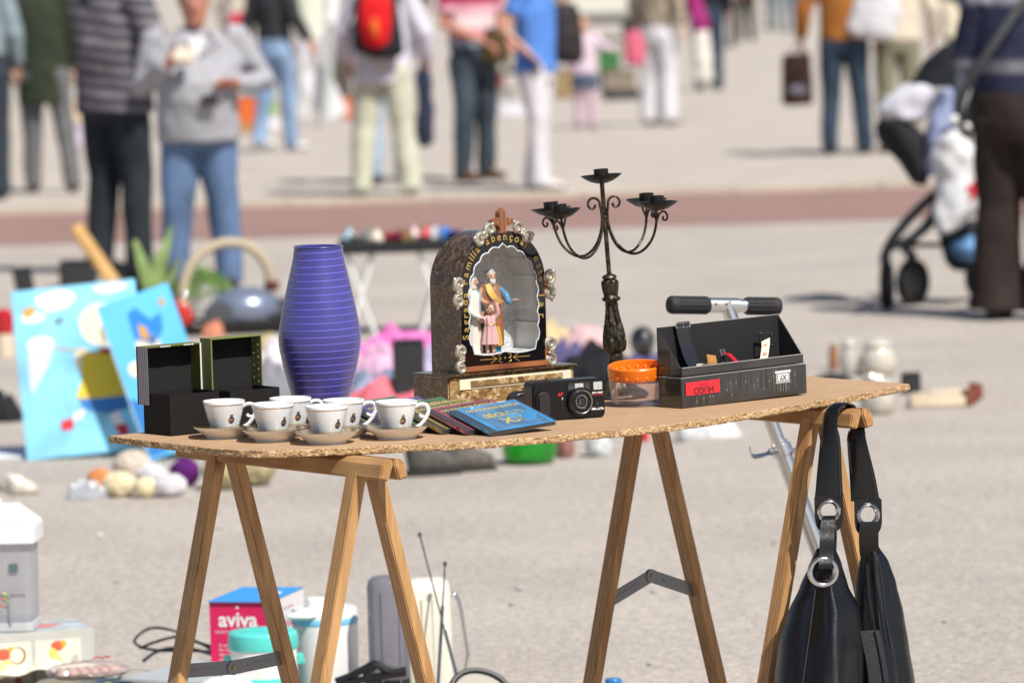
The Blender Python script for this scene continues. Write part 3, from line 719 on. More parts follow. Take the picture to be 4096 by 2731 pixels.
for sx in (-1, 1):
    for dz, x_a, x_b in ((0, .022, .062), (.0050, .020, .036), (-.0050, .020, .036)):
        m.ribbon([(cx + sx * x_a, D0 - .0016, zc), (cx + sx * x_b, D0 - .0016, zc + dz * 1.6)], (0, 0, .0013), .0003)
    for sz in (-1, 1):
        m.tube([(cx + sx * (.010 + .005 * cos(a)), D0 - .0016, zc + sz * (.0040 + .0035 * sin(a))) for a in [radians(-100 + 30 * k) for k in range(8)]], .0007, 5)
m.ell((cx, D0 - .0016, zc), (.0018, .0006, .0018), 10, 6)
m.build('gold_lettering', m_goldp, fp, smooth=False)
# cross finial
zt = z0 + WZ + RISE - .001
cr = [(-.011, 0), (-.007, .009), (-.010, .012), (-.0135, .016), (-.021, .015), (-.025, .019), (-.0275, .022), (-.025, .0265), (-.019, .026), (-.0145, .0285), (-.0085, .030), (-.0095, .0375), (-.0065, .042), (-.002, .0445), (0, .048)]
cr = cr + [(-x, z) for x, z in reversed(cr[:-1])]
m = MB(); m.prism([(cx + x, zt - .004 + z) for x, z in cr], -.016, -.004, M=FRONT); m.build('cross', m_crossw, r, bevel=.001)
# silver scroll ornaments
def ornament(x, z, rot, mir, size=1.0):
    m = MB(); M_ = T(x, D0 - .004, z) @ RY(rot) @ Matrix.Diagonal((mir * size, 1, size, 1))
    def cs(x0_, z0_, r0, a0, a1, n=18, th=.0030):
        P = []; 
        for i in range(n + 1):
            u = i / n; a = radians(a0 + (a1 - a0) * u); rr = r0 * (1 - .72 * u); P.append((x0_ + rr * cos(a), -.0015 * u, z0_ + rr * sin(a)))
        m.tube(P, [th * (1 - .45 * i / n) for i in range(n + 1)], 8, M=M_)
    cs(0, .014, .0125, -110, 330, th=.0052); cs(.001, -.015, .0115, 100, -330, th=.0048)
    cs(-.004, .002, .007, 60, -120, th=.0040)
    m.ell((0, .001, .014), (.0115, .0022, .0120), 16, 8, M=M_); m.ell((.001, .001, -.015), (.0108, .0022, .0112), 16, 8, M=M_)
    m.ell((.0045, -.002, 0), (.0042, .0032, .0042), 12, 8, M=M_); m.ell((-.003, -.002, -.002), (.0036, .003, .0036), 12, 8, M=M_)
    m.ell((.010, -.001, .021), (.0036, .003, .0052), 12, 8, M=M_); m.ell((.005, -.001, -.026), (.003, .0028, .0045), 12, 8, M=M_)
    for k in range(5): m.ell((.0058 + .0026 * cos(radians(200 + 34 * k)), -.002, .0135 + .0068 * sin(radians(200 + 34 * k))), (.0011, .0014, .0024), 8, 6, M=M_)
    m.build('scroll_ornament', m_orn, r)
# small backing blocks carry them beyond the case outline
ornament(x0 - .005, z0 + .150, 0, -1, 1.08); ornament(x1 + .006, z0 + .152, 0, 1, 1.08)
ornament(x0 - .003, z0 + .026, 0, -1, 1.05); ornament(x1 + .005, z0 + .026, 0, 1, 1.05)
ornament(cx - .046, z0 + WZ + RISE - .006, -125, 1, 1.05); ornament(cx + .048, z0 + WZ + RISE - .006, 125, -1, 1.05)
m = MB()
for xx, zz, sx_ in ((x0 + .001, z0 + .150, -1), (x1 - .001, z0 + .150, 1), (x0 + .001, z0 + .026, -1), (x1 - .001, z0 + .026, 1)): m.box(xx, D0 + .001, zz, .010, .006, .044)
m.build('ornament_backing', m_cherry, r, bevel=.001)

# ------------------------------------------------------------------ statuette group inside
m_skin_s = mat('statue_skin', (.62, .36, .25), .45); m_blue_s = mat('statue_blue', (.20, .46, .66), .45, var=.2, vs=60)
m_wht_s = mat('statue_white', (.76, .70, .62), .45); m_brn_s = mat('statue_brown', (.33, .13, .05), .45, var=.2, vs=60)
m_yel_s = mat('statue_yellow', (.66, .40, .06), .45); m_pink_s = mat('statue_pink', (.70, .42, .42), .45); m_gry_s = mat('statue_grey', (.36, .36, .37), .5); m_hair_s = mat('statue_hair', (.16, .075, .04), .5)
m_dbl_s = mat('statue_dark_blue', (.06, .21, .36), .45)
zf = z0 + .0312
st = thing('statuette_group', 'painted family statuette of three robed figures behind the shrine opening', 'statuette')
st.matrix_world = Matrix.Translation(p) @ Euler((0, radians(.5), ang)).to_matrix().to_4x4() @ T(x0 + .097, .038, zf) @ RZ(-26) @ Matrix.Scale(1.05, 4)
def folds(secs, n=40, amp=.07, k=9, mi=0, ph=0):
    m = MB(); vs = []; fs = []
    for z, rx, ry, a, b in secs:
        for i in range(n):
            th = 2 * pi * i / n; w_ = 1 + amp * sin(k * th + ph + z * 30)
            vs.append((a + rx * w_ * cos(th), b + ry * w_ * sin(th), z))
    for j in range(len(secs) - 1):
        for i in range(n): q = j * n + i; w2 = j * n + (i + 1) % n; fs.append((q, w2, w2 + n, q + n))
    fs += [tuple(range(n - 1, -1, -1)), tuple(range((len(secs) - 1) * n, len(secs) * n))]
    m.add(vs, fs); return m
def head(par, x, y, z, s, hair, turn):
    M_ = T(x, y, z) @ RZ(turn) @ Matrix.Scale(s, 4)
    m = MB(); m.ell((0, 0, 0), (.0078, .0088, .0108), 18, 12, M=M_); m.tube([(0, -.0085, .001), (0, -.0105, -.002)], [.0012, .0018], 8, M=M_); m.tube([(0, .001, -.006), (0, .001, -.016)], .0042, 10, M=M_)
    for sx in (-1, 1): m.ell((sx * .0078, .001, -.001), (.0012, .002, .003), 8, 6, M=M_)
    hd = m.build('head', m_skin_s, par)
    e = MB()
    for sx in (-1, 1): e.ell((sx * .0031, -.0080, .0018), (.0014, .0006, .0007), 8, 6, M=M_); e.box(sx * .0031, -.0084, .0040, .0034, .0005, .0006, M=M_)
    e.box(0, -.0086, -.0050, .0034, .0006, .0009, M=M_); e.build('face_paint', m_hair_s, hd)
    return M_
# woman: white dress, blue cloak, white veil
w_ = bpy.data.objects.new('woman_figure', None); COL.objects.link(w_); w_.parent = st; w_.location = (-.033, -.004, 0)
folds([(0, .0185, .0150, 0, 0), (.03, .0170, .0140, 0, 0), (.06, .0155, .0130, 0, 0), (.088, .0140, .0115, 0, 0), (.104, .0160, .0110, 0, 0), (.114, .0080, .0070, 0, 0)], amp=.05, k=11).build('white_dress', m_wht_s, w_)
m = folds([(.040, .0215, .0165, -.0035, .003), (.065, .0210, .0165, -.004, .003), (.085, .0195, .0150, -.003, .003), (.103, .0185, .0135, -.001, .002), (.113, .0115, .0090, 0, .001)], amp=.07, k=8)
m.v = [(x, y + (.012 if (y < -.004 and x > -.004) else 0), z) for x, y, z in m.v]; m.build('blue_cloak', m_blue_s, w_)
folds([(0, .0150, .012, -.007, .006), (.042, .0205, .0155, -.004, .004)], amp=.06, k=7).build('cloak_tail', m_blue_s, w_)
Mh = head(w_, .003, -.003, .1265, 1.0, None, 40)
m = MB(); m.lathe([(.0095, -.012), (.0105, -.004), (.0106, .004), (.0085, .0105), (.004, .0135), (1e-5, .0138)], 24, M=Mh @ T(0, .0035, 0)); m.ell((-.006, .006, -.018), (.0115, .0085, .016), 16, 10, M=Mh); m.build('white_veil', m_wht_s, w_)
m = MB(); m.ell((0, .0016, .0045), (.0082, .0086, .0080), 16, 10, M=Mh); m.build('hair', m_hair_s, w_)
m = MB(); m.tube(smooth_path([(-.012, -.006, .100), (-.013, -.014, .082), (-.002, -.019, .070), (.010, -.021, .064)], 5), [.0062] * 8 + [.005] * 6 + [.0042, .0042], 10); m.build('sleeve', m_wht_s, w_)
def tiny_hand(par, x, y, z, d):
    m = MB(); d = V(d).normalized(); sd = d.cross(V((0, 0, 1))).normalized()
    if sd.length < .1: sd = V((1, 0, 0))
    m.tube([V((x, y, z)), V((x, y, z)) + d * .006], [.0026, .0030], 8, flat=.7)
    for k in range(4): o_ = sd * (.0022 * (k - 1.5) * .8); m.tube([V((x, y, z)) + d * .005 + o_, V((x, y, z)) + d * (.0105 - .001 * abs(k - 1.4)) + o_ + V((0, -.0006, -.001))], .0008, 6)
    m.tube([V((x, y, z)) + d * .002 + sd * .002, V((x, y, z)) + d * .006 + sd * .0048], .0009, 6); m.build('hand', m_skin_s, par)
tiny_hand(w_, .010, -.021, .064, (1, -.2, -.4))
# man: brown cloak, yellow sash, blue sleeve
g_ = bpy.data.objects.new('man_figure', None); COL.objects.link(g_); g_.parent = st; g_.location = (.006, .012, 0)
folds([(0, .0160, .0140, .002, 0), (.02, .0170, .0145, .002, 0)], amp=.05, k=8).build('blue_tunic', m_dbl_s, g_)
folds([(.010, .0225, .0170, .001, 0), (.04, .0225, .0170, .001, 0), (.075, .0210, .0155, 0, 0), (.100, .0215, .0150, 0, 0), (.113, .0215, .0125, 0, 0), (.121, .0120, .0080, 0, 0)], amp=.05, k=7).build('brown_cloak', m_brn_s, g_)
m = MB(); m.ribbon(smooth_path([(-.006, -.0095, .121), (-.004, -.0160, .108), (.004, -.0190, .096), (.016, -.0165, .088)], 5), (.010, 0, .004), .003); m.build('yellow_sash', m_yel_s, g_)
m = MB(); m.ribbon(smooth_path([(.006, -.0170, .045), (.010, -.0178, .030), (.012, -.0178, .012)], 4), (.008, 0, .003), .003); m.build('cloak_lining', m_yel_s, g_)
Mh = head(g_, .001, -.005, .1335, .98, None, 12)
m = MB(); m.ell((0, .0035, .0045), (.0102, .0094, .0102), 20, 12, M=Mh)
for k in range(14): a = 2 * pi * k / 14; m.ell((.0085 * cos(a), .004 + .0065 * sin(a) * (1 if sin(a) > 0 else .3), .006 + .003 * sin(k * 2.3)), (.0034, .0034, .0034), 8, 6, M=Mh)
m.build('grey_hair', m_gry_s, g_)
m = MB(); m.ell((0, -.0058, -.0085), (.0062, .0050, .0072), 16, 10, M=Mh); m.build('beard', mat('statue_beard', (.60, .58, .55), .5), g_)
m = MB(); m.tube(smooth_path([(.015, -.002, .112), (.027, -.004, .100), (.031, -.011, .088), (.038, -.015, .091)], 5), [.0070] * 8 + [.006] * 5 + [.0048] * 3, 10); m.build('blue_sleeve', m_dbl_s, g_)
tiny_hand(g_, .038, -.015, .091, (1, -.3, .2))
m = MB(); m.tube(smooth_path([(-.017, -.003, .112), (-.022, -.010, .096), (-.010, -.018, .086), (.000, -.020, .085)], 5), [.0068] * 8 + [.0058] * 5 + [.0045] * 3, 10); m.build('brown_sleeve', m_brn_s, g_)
tiny_hand(g_, .000, -.020, .085, (1, -.1, .15))
# child: pink robe
k_ = bpy.data.objects.new('child_figure', None); COL.objects.link(k_); k_.parent = st; k_.location = (-.004, -.018, 0)
folds([(.016, .0165, .0120, 0, 0), (.032, .0140, .0105, 0, 0), (.052, .0095, .0080, 0, 0), (.062, .0110, .0080, 0, 0), (.068, .0060, .0050, 0, 0)], amp=.09, k=9).build('pink_robe', m_pink_s, k_)
m = MB(); m.tube([(.0100 * cos(2 * pi * i / 20), .0084 * sin(2 * pi * i / 20), .0505) for i in range(20)], .0010, 6, closed=True); m.build('gold_belt', m_goldp, k_)
m = MB()
for sx in (-1, 1): m.tube([(sx * .0055, 0, .018), (sx * .0055, -.001, .003), (sx * .0055, -.005, .0005)], [.0038, .0030, .0028], 8)
m.build('legs', m_skin_s, k_)
Mh = head(k_, .001, -.003, .0775, .92, None, 10)
m = MB(); m.ell((0, .0030, .0040), (.0094, .0090, .0094), 18, 10, M=Mh)
for k in range(12): a = 2 * pi * k / 12; m.ell((.0080 * cos(a), .003 + .0060 * sin(a) * (1 if sin(a) > 0 else .3), .006 + .002 * sin(k * 3.1)), (.0030, .0030, .0030), 8, 6, M=Mh)
m.build('curly_hair', m_hair_s, k_)
for sx, (ex, ez), (hx, hz) in ((-1, (-.016, .058), (-.015, .066)), (1, (.014, .071), (.010, .088))):
    m = MB(); m.tube(smooth_path([(sx * .009, 0, .063), (ex, -.002, ez), (hx, -.006, hz)], 4), [.0048] * 5 + [.0042] * 4, 8); m.build('pink_sleeve', m_pink_s, k_)
    tiny_hand(k_, hx, -.006, hz, (0, -.2, 1))

# ================================================================== CANDELABRA
t = NT('antique_iron'); n_ = t.noise(t.coord(), 120, 4); t.col(t.ramp(n_, [(.38, (.030, .026, .021)), (.70, (.125, .100, .066))])); t.b.inputs['Metallic'].default_value = .8; t.b.inputs['Roughness'].default_value = .42; t.bump(n_, .25, .002); m_iron = t.m
m_irond = mat('black_iron', (.013, .013, .013), .45, .35, bump=.2, bs=180, bd=.001)
p = gp(2476, 1590, TOPZ); k = 1 / ppm(p)
r = thing('candelabra', 'five armed dark iron candelabra with scrolled arms and empty cups', 'candelabra', p, rot=(0, radians(-3.0), radians(8)))
pr = [(1e-5, 0), (.055, 0), (.056, .004), (.050, .010), (.036, .018), (.027, .030), (.0185, .048), (.0165, .062), (.0135, .072), (.0140, .080), (.0125, .084), (.0190, .090), (.0214, .100), (.0214, .107), (.0198, .120), (.0168, .135), (.0138, .150), (.0118, .163), (.0108, .174), (.0112, .181), (.0158, .184), (.0162, .1875), (.0135, .191), (.0122, .194), (.0140, .201), (.0152, .210), (.0154, .218), (.0146, .2215), (.0110, .223), (.0140, .226), (.0128, .230), (.006, .2335), (1e-5, .234)]
# cast stem with leaf ribs
m = MB(); n = 64; vs = []; fs = []
P2 = []
for (a, za), (b, zb2) in zip(pr, pr[1:]):
    ns = max(1, int(abs(zb2 - za) / .003));
    for i in range(ns): P2.append((a + (b - a) * i / ns, za + (zb2 - za) * i / ns))
P2.append(pr[-1])
for rr, z in P2:
    for i in range(n):
        a = 2 * pi * i / n
        rib = 0
        if .086 < z < .180: rib = .0016 * (1 if cos(8 * a + pi * ((z // .028) % 2)) > .1 else -.6) * min(1, rr / .014) + .0006 * sin(24 * a)
        elif .183 < z < .19: rib = .0018 * cos(7 * a)
        elif .193 < z < .2215: rib = .0010 * (1 if cos(6 * a) > .2 else -.7)
        elif z < .05: rib = .0012 * cos(10 * a) * min(1, rr / .03)
        q = max(1e-6, rr + (rib if rr > .004 else 0)); vs.append((q * cos(a), q * sin(a), z))
for j in range(len(P2) - 1):
    for i in range(n): a = j * n + i; b = j * n + (i + 1) % n; fs.append((a, b, b + n, a + n))
m.add(vs, fs); m.build('cast_stem', m_iron, r, angle=60)
m = MB(); m.tube([(0, 0, .230), (0, 0, .404)], .0043, 14); m.ell((0, 0, .340), (.0058, .0058, .005), 12, 8); m.build('rod', m_iron, r)
def dish(x, y, z, tilt=0, az=0):
    M_ = T(x, y, z) @ RZ(az) @ RX(tilt)
    d = MB().lathe([(1e-5, 0), (.010, .0008), (.022, .0048), (.032, .0108), (.0385, .0158), (.0392, .0165), (.0380, .0166), (.031, .0118), (.021, .0060), (.010, .0022), (1e-5, .0016)], 40, M=M_).build('drip_dish', m_irond, r, angle=60)
    MB().lathe([(.0134, .003), (.0138, .0275), (.0124, .0277), (.0120, .012), (1e-5, .011)], 30, M=M_).build('candle_cup', m_irond, d, angle=50)
dish(0, 0, .403)
for az in (32, 148, 212, 328):
    A = RZ(az)
    m = MB(); m.tube([A @ V((x, 0, z)) for x, _, z in smooth_path([(.0058, 0, .356), (.0055, 0, .335), (.011, 0, .310), (.024, 0, .286), (.045, 0, .2705), (.068, 0, .272), (.090, 0, .291), (.102, 0, .318), (.1065, 0, .350)], 6)], .0026, 8)
    # little forked curl under the dish
    m.tube([A @ V((x, 0, z)) for x, _, z in smooth_path([(.104, 0, .330), (.098, 0, .342), (.0955, 0, .352)], 5)], .0020, 7)
    m.tube([A @ V((.120 + .0100 * (1 - .055 * i) * cos(radians(150 - 24 * i)), 0, .334 + .0125 * (1 - .055 * i) * sin(radians(150 - 24 * i)))) for i in range(17)], .0020, 7)
    m.tube([A @ V((.1045, 0, .328)), A @ V((.111, 0, .342))], .0020, 7)
    m.build('arm', m_iron, r); q = A @ V((.107, 0, .347)); dish(q.x, q.y, q.z, 3, az * 1.3)
for sx in (-1, 1):
    m = MB(); m.tube([(sx * x, -.004, z) for x, z in [(.0050, .330), (.0055, .350), (.0080, .3645)] + [(.0210 + .0135 * (1 - .045 * i) * cos(radians(165 - 22 * i)), .3650 + .0150 * (1 - .045 * i) * sin(radians(165 - 22 * i))) for i in range(17)]], .0024, 8); m.build('scroll', m_iron, r)

# ================================================================== WATCH BOX AND WATCHES
p = gp(2727, 1635, TOPZ); q = gp(3229, 1579, TOPZ); ang = atan2(q.y - p.y, q.x - p.x); BL = (q - p).length; BDp = .062; BHt = .0555
t = NT('printed_black'); co = t.coord()
nz = t.noise(co, 9, 3); gz = t.node('ShaderNodeSeparateXYZ'); t.link(co, gz.inputs[0])
t.col(t.ramp(nz, [(.3, (.010, .010, .011)), (.7, (.034, .034, .035))])); t.b.inputs['Roughness'].default_value = .22; t.b.inputs['Coat Weight'].default_value = .8; m_print = t.m
m_foilp = mat('silver_print', (.22, .21, .19), .3, .6); m_foild = mat('dim_print', (.075, .072, .068), .3, .5); m_lab = mat('red_label', (.66, .025, .04), .35)
m_boxin = mat('matt_black_inside', (.009, .009, .010), .7, bump=.2, bs=500, bd=.0005); m_edge = mat('worn_edge', (.35, .35, .34), .5)
r = thing('watch_box', 'glossy black watch box with a red label, its slanted tray open', 'box', p, rot=(0, radians(-.6), ang))
WB = r
m = MB(); m.box(BL / 2, BDp / 2, BHt / 2, BL, BDp, BHt); m.build('box_base', m_print, r, bevel=.0012)
m = MB(); m.box(BL / 2, .0006, BHt + .0002, BL - .002, .0016, .001); m.box(.0006, BDp / 2, BHt + .0002, .0016, BDp - .004, .001); m.build('worn_edge', m_edge, r)
# tray: floor, front lip, slanted cheeks, back panel
zz = BHt + .0016; t_ = .0028; HB = .086; lip = .015; xa, xb = .006, BL - .004; ya, yb = .003, BDp + .006
tr = MB().box((xa + xb) / 2, (ya + yb) / 2, zz + .001, xb - xa, yb - ya, .002).build('tray_floor', m_boxin, r)
MB().box((xa + xb) / 2, ya + .0014, zz + lip / 2 + .002, xb - xa, t_, lip).build('tray_lip', m_print, r, bevel=.0005)
MB().box((xa + xb) / 2, yb - .0014, zz + HB / 2 + .002, xb - xa, t_, HB).build('tray_back', m_boxin, r, bevel=.0005)
for xs in (xa + t_ / 2, xb - t_ / 2):
    m = MB(); m.prism([(ya + t_, zz + .002), (yb - t_, zz + .002), (yb - t_, zz + HB), (ya + t_, zz + lip)], xs - t_ / 2, xs + t_ / 2, M=Matrix(((0, 0, 1, 0), (1, 0, 0, 0), (0, 1, 0, 0), (0, 0, 0, 1)))); m.build('tray_cheek', m_print, r)
m = MB(); m.box((xa + xb) / 2, ya - .0006, zz + lip + .0016, xb - xa, .0012, .0012); m.box((xa + xb) / 2, yb, zz + HB + .0024, xb - xa, t_, .0008); m.build('lip_edge', m_edge, r)
# printed front
rnd = random.Random(3); m = MB(); m2 = MB()
for i in range(34):
    x = .02 + (BL - .045) * (i + rnd.random() * .7) / 34; a = rnd.random(); z_t = BHt - .002 - .012 * rnd.random(); z_b = .004 + .026 * rnd.random(); mm = m if a > .62 else m2
    if x < .082 and z_t > .02: z_t = min(z_t, .018); z_b = .003
    mm.box(x, -.0003, (z_t + z_b) / 2, .0011, .0004, abs(z_t - z_b) + .001)
    if a > .35: zc_ = z_b + (z_t - z_b) * rnd.random(); mm.lathe([(.0024, 0), (.0024, .0002)], 14, M=T(x, -.0004, zc_) @ RX(90))
m.build('printed_lines', m_foilp, r, smooth=False); m2.build('printed_lines', m_foild, r, smooth=False)
lb = MB().box(.053, -.0007, .0345, .084, .0012, .024).build('red_label', m_lab, r)
MB().text('HUGO', .0170, T(.055, -.0015, .0305) @ FRONT @ RZ(180), bold=.0004).text('HUGO BOSS', .0040, T(.055, -.0015, .0405) @ FRONT @ RZ(180)).build('label_text', mat('label_ink', (.05, .01, .015), .5), lb, smooth=False)
bx = BL - .062
fl = MB().box(bx, -.0006, .0345, .036, .001, .020).build('flask_print', mat('flask_print', (.42, .42, .42), .3, .3), r)
m = MB(); m.box(bx, -.0009, .046, .040, .001, .004); m.box(bx, -.0009, .0355, .026, .001, .012); m.build('flask_shine', mat('flask_pale', (.62, .62, .62), .3), fl)
MB().text('XY', .0125, T(bx, -.0016, .0355) @ FRONT @ RZ(180), bold=.0003).build('flask_text', m_blkin, fl, smooth=False)
m = MB()
for i in range(5): m.box(bx - .014 + .007 * i, -.0006, .0165, .0038 if i % 2 else .002, .001, .015)
m.build('flask_cap', m_foilp, fl)
m = MB()
for i in range(60): a = rnd.random() * 2 * pi; d = .9 + .35 * rnd.random(); m.box(bx + .025 * d * cos(a), -.0004, .036 + .019 * d * sin(a), .0007, .0004, .0007)
m.build('sparkle_dots', m_edge, fl, smooth=False)
MW = Matrix.Translation(p) @ Euler((0, radians(-.6), ang)).to_matrix().to_4x4()
def watch(label, loc, rz):
    o = thing('wristwatch', label, 'watch', group='wristwatches in the black tray'); o.matrix_world = MW @ T(*loc) @ RZ(rz); return o
m_ss = mat('bright_steel', (.62, .62, .63), .18, 1); m_sb = mat('black_strap', (.016, .016, .018), .22, coat=.5); m_bl = mat('tan_leather', (.36, .17, .05), .5); m_rl = mat('red_leather', (.52, .015, .03), .35, coat=.3); m_fl = mat('cream_leather', (.66, .50, .38), .5)
zfl = zz + .0022
def buckle(o, x, y, z, w, rot, mm=m_ss, tall=.012):
    th_ = .0024 if tall > .02 else .0014; m = MB(); M_ = T(x, y, z) @ RX(rot)
    P = rr_rect(-w / 2, 0, w / 2, tall, .0025, 3); m.tube([(a, 0, b) for a, b in P], th_, 6, M=M_, closed=True); m.tube([(0, -.001, 0), (0, -.0012, tall)], .0007, 6, M=M_); m.build('buckle', mm, o)
def case(o, x, y, z, rad, tilt):
    M_ = T(x, y, z) @ RX(tilt); d = MB().lathe([(1e-5, 0), (rad, 0), (rad * 1.05, .002), (rad, .006), (rad * .9, .007), (rad * .88, .0062), (1e-5, .0062)], 28, M=M_).build('case', m_ss, o, angle=30)
    MB().lathe([(1e-5, .0064), (rad * .86, .0064)], 24, M=M_).build('dial', m_cream, d)
o = watch('large watch with wide black strap whose end leans over the tray back', (.062, .030, zfl), 0)
m = MB(); m.ribbon(smooth_path([(0, .026, HB + .004), (0, .0285, HB - .010), (.004, .026, .052), (.009, .020, .025), (.013, .012, .008)], 6), (.031, 0, 0), .0026); m.build('strap', m_sb, o, angle=60); buckle(o, 0, .0265, HB - .004, .034, -4, tall=.010)
case(o, .020, -.002, .004, .0165, 20)
m = MB(); m.ribbon(smooth_path([(.026, -.014, .008), (.030, -.016, .016), (.033, -.010, .030)], 5), (.022, 0, -.004), .0026); m.build('strap_tail', m_bl, o, angle=60)
m = MB()
for i in range(4): m.ell((.029 + .0012 * i, -.0165 + .0015 * i, .012 + .0045 * i), (.0009, .0012, .0009), 8, 6)
m.build('strap_holes', m_blkin, o)
o = watch('small watch with red strap and steel buckle', (.150, .028, zfl), 20)
m = MB(); m.ribbon(smooth_path([(0, .010, .028), (.003, .004, .026), (.009, -.006, .014), (.016, -.014, .004)], 6), (.016, 0, -.002), .003); m.build('strap', m_rl, o, angle=60); buckle(o, -.001, .012, .024, .0155, -20)
m = MB(); m.ribbon(smooth_path([(-.002, .013, .024), (-.004, .014, .012), (-.003, .008, .003)], 5), (.014, 0, 0), .003); m.build('strap_tail', m_sb, o, angle=60); case(o, .004, -.006, .002, .010, 10)
o = watch('watch with cream flowered strap and large black buckle', (BL - .078, .030, zfl), -8)
m = MB(); m.ribbon(smooth_path([(.012, .012, .044), (.008, .006, .036), (-.002, -.004, .022), (-.012, -.012, .006)], 6), (.019, 0, .006), .0026); s_ = m.build('strap', m_fl, o, angle=60); buckle(o, .017, .014, .032, .026, -10, m_gloss, .026)
m = MB()
for cx_, cy_, cz_ in ((.006, .0035, .0335), (-.004, -.0075, .019)):
    for i in range(5): a = 2 * pi * i / 5; m.tube([(cx_ + .003 * cos(a) + .0018 * cos(b), cy_ - .0002, cz_ + .003 * sin(a) + .0018 * sin(b)) for b in [2 * pi * j / 8 for j in range(8)]], .0004, 4, closed=True)
m.build('flower_print', m_redp, s_); case(o, -.012, -.012, .002, .012, 10)

# ================================================================== SCOOTER
m_alu = mat('polished_alloy', (.68, .67, .66), .32, 1); m_rub = mat('foam_rubber', (.018, .018, .020), .7, bump=.3, bs=300, bd=.001)
YS = 9.62
hc = pt(2905, 1218, YS); lo = pt(3135, 1820, YS - .02); gl_ = pt(3272, 2200, YS - .04)
d = (gl_ - hc).normalized(); ground_pt = hc + d * ((.10 - hc.z) / d.z)
r = thing('kick_scooter', 'aluminium kick scooter with black ribbed grips leaning behind the table', 'scooter', (ground_pt.x, ground_pt.y, 0))
O = V((ground_pt.x, ground_pt.y, 0)); L_ = lambda v: V(v) - O
gl1 = pt(2672, 1219, YS - .05); gr1 = pt(3120, 1225, YS + .05)
ax = (gr1 - gl1).normalized()
m = MB(); m.tube([L_(gl1 + ax * .03), L_(gr1 - ax * .03)], .0135, 24); m.tube([L_(gl1 + ax * .088), L_(gl1 + ax * .155)], .0155, 24); hb = m.build('handlebar', m_alu, r)
for s_, a_, b_ in ((1, gl1, gl1 + ax * .089), (-1, gr1, gr1 - ax * .078)):
    m = MB(); u_ = (b_ - a_).normalized(); LL = (b_ - a_).length
    P = [a_ + u_ * x for x in (0, .002, .006, .012)] + [a_ + u_ * (.012 + (LL - .014) * i / 6) for i in range(1, 7)] + [b_]
    m.tube([L_(x) for x in P], [.011, .0155, .0178, .0185] + [.0165] * 6 + [.0160], 28)
    side = u_.cross(V((0, 0, 1))).normalized(); up_ = side.cross(u_)
    for i in range(11):
        for j in range(14):
            a = 2 * pi * j / 14; q = a_ + u_ * (.016 + (LL - .022) * i / 10) + (side * cos(a) + up_ * sin(a)) * .0166
            m.ell(L_(q), (.0022, .0022, .0022), 6, 4)
    m.build('grip', m_rub, r, angle=60)
m = MB(); m.tube([L_(hc - d * .004), L_(lo)], .0138, 28); m.build('upper_tube', m_alu, r)
m = MB(); m.tube([L_(lo - d * .03), L_(ground_pt)], .0172, 28); lt = m.build('lower_tube', m_alu, r)
m = MB()
for i, x_ in enumerate((.105, .128)):
    q = gl1 + ax * x_ + V((0, -.0158, .004)); m.ell(L_(q), (.0036, .002, .0036), 12, 8)
m.build('rivets', mat('rusty_rivet', (.32, .15, .08), .45, .8), hb)
cl = lo - d * .012
m = MB(); m.tube([L_(cl - d * .010), L_(cl + d * .012)], .0215, 28); m.tube([L_(cl + V((.02, -.01, -.004))), L_(cl + V((.034, -.01, .0)))], .006, 12); m.build('clamp', m_alu, r, bevel=.001)
m = MB(); a0 = cl + V((-.022, -.012, .0)); m.ribbon([L_(x) for x in smooth_path([a0 + V((.004, 0, 0)), a0 + V((-.008, -.004, -.006)), a0 + V((-.020, -.006, -.009)), a0 + V((-.034, -.006, -.010)), a0 + V((-.040, -.006, -.006)), a0 + V((-.042, -.006, .006))], 5)], V((0, .016, .006)), .0022); m.build('clamp_lever', m_alu, r, angle=60)
m = MB(); m.lathe([(.007, 0), (.007, .022), (.004, .024), (1e-5, .024)], 6, M=Matrix.Translation(L_(a0 + V((.0, .004, -.002)))) @ RX(90)); m.build('clamp_bolt', m_steel, r, bevel=.0006)
m = MB(); m.lathe([(.049, -.012), (.05, -.008), (.05, .008), (.049, .012), (.02, .013), (.02, -.013)], 32, M=T(.02, .0, .05) @ RX(90), closed=True); m.build('front_wheel', mat('clear_red_wheel', (.05, .05, .055), .4), r, angle=40)
m = MB(); m.box(.30, .05, .075, .46, .11, .018); m.build('deck', m_alu, r, bevel=.004)
m = MB(); m.lathe([(.049, -.012), (.05, -.008), (.05, .008), (.049, .012), (.02, .013), (.02, -.013)], 32, M=T(.56, .05, .05) @ RX(90), closed=True); m.build('rear_wheel', MATS['clear_red_wheel'], r, angle=40)

# ================================================================== HANDBAG
t = NT('black_leather'); co = t.coord(); n1 = t.noise(co, 210, 4); n2 = t.noise(t.coord(scale=(60, 60, 14)), 1, 4, .6, .8)
t.col(t.ramp(n1, [(.3, (.0025, .0025, .003)), (.7, (.005, .005, .006))])); t.b.inputs['Specular IOR Level'].default_value = .55; t.b.inputs['Roughness'].default_value = .30; t.b.inputs['Coat Weight'].default_value = .0; t.b.inputs['Coat Roughness'].default_value = .25
ad = t.node('ShaderNodeMath', operation='MULTIPLY_ADD'); ad.inputs[1].default_value = .8; t.link(n1, ad.inputs[0]); t.link(n2, ad.inputs[2]); t.bump(ad.outputs[0], .12, .004); m_lea = t.m
m_stitch = mat('pale_stitch', (.045, .045, .045), .5)
hb0 = gp(3368, 1626, zb + .003)
kx = 1 / ppm(hb0)                      # metres per photo pixel at the rail
bag = thing('handbag', 'black leather shoulder bag with steel eyelets hanging from the trestle rail', 'handbag', hb0)
ra = atan2(LF.y - LN.y, LF.x - LN.x)   # rail direction; strap lies across it
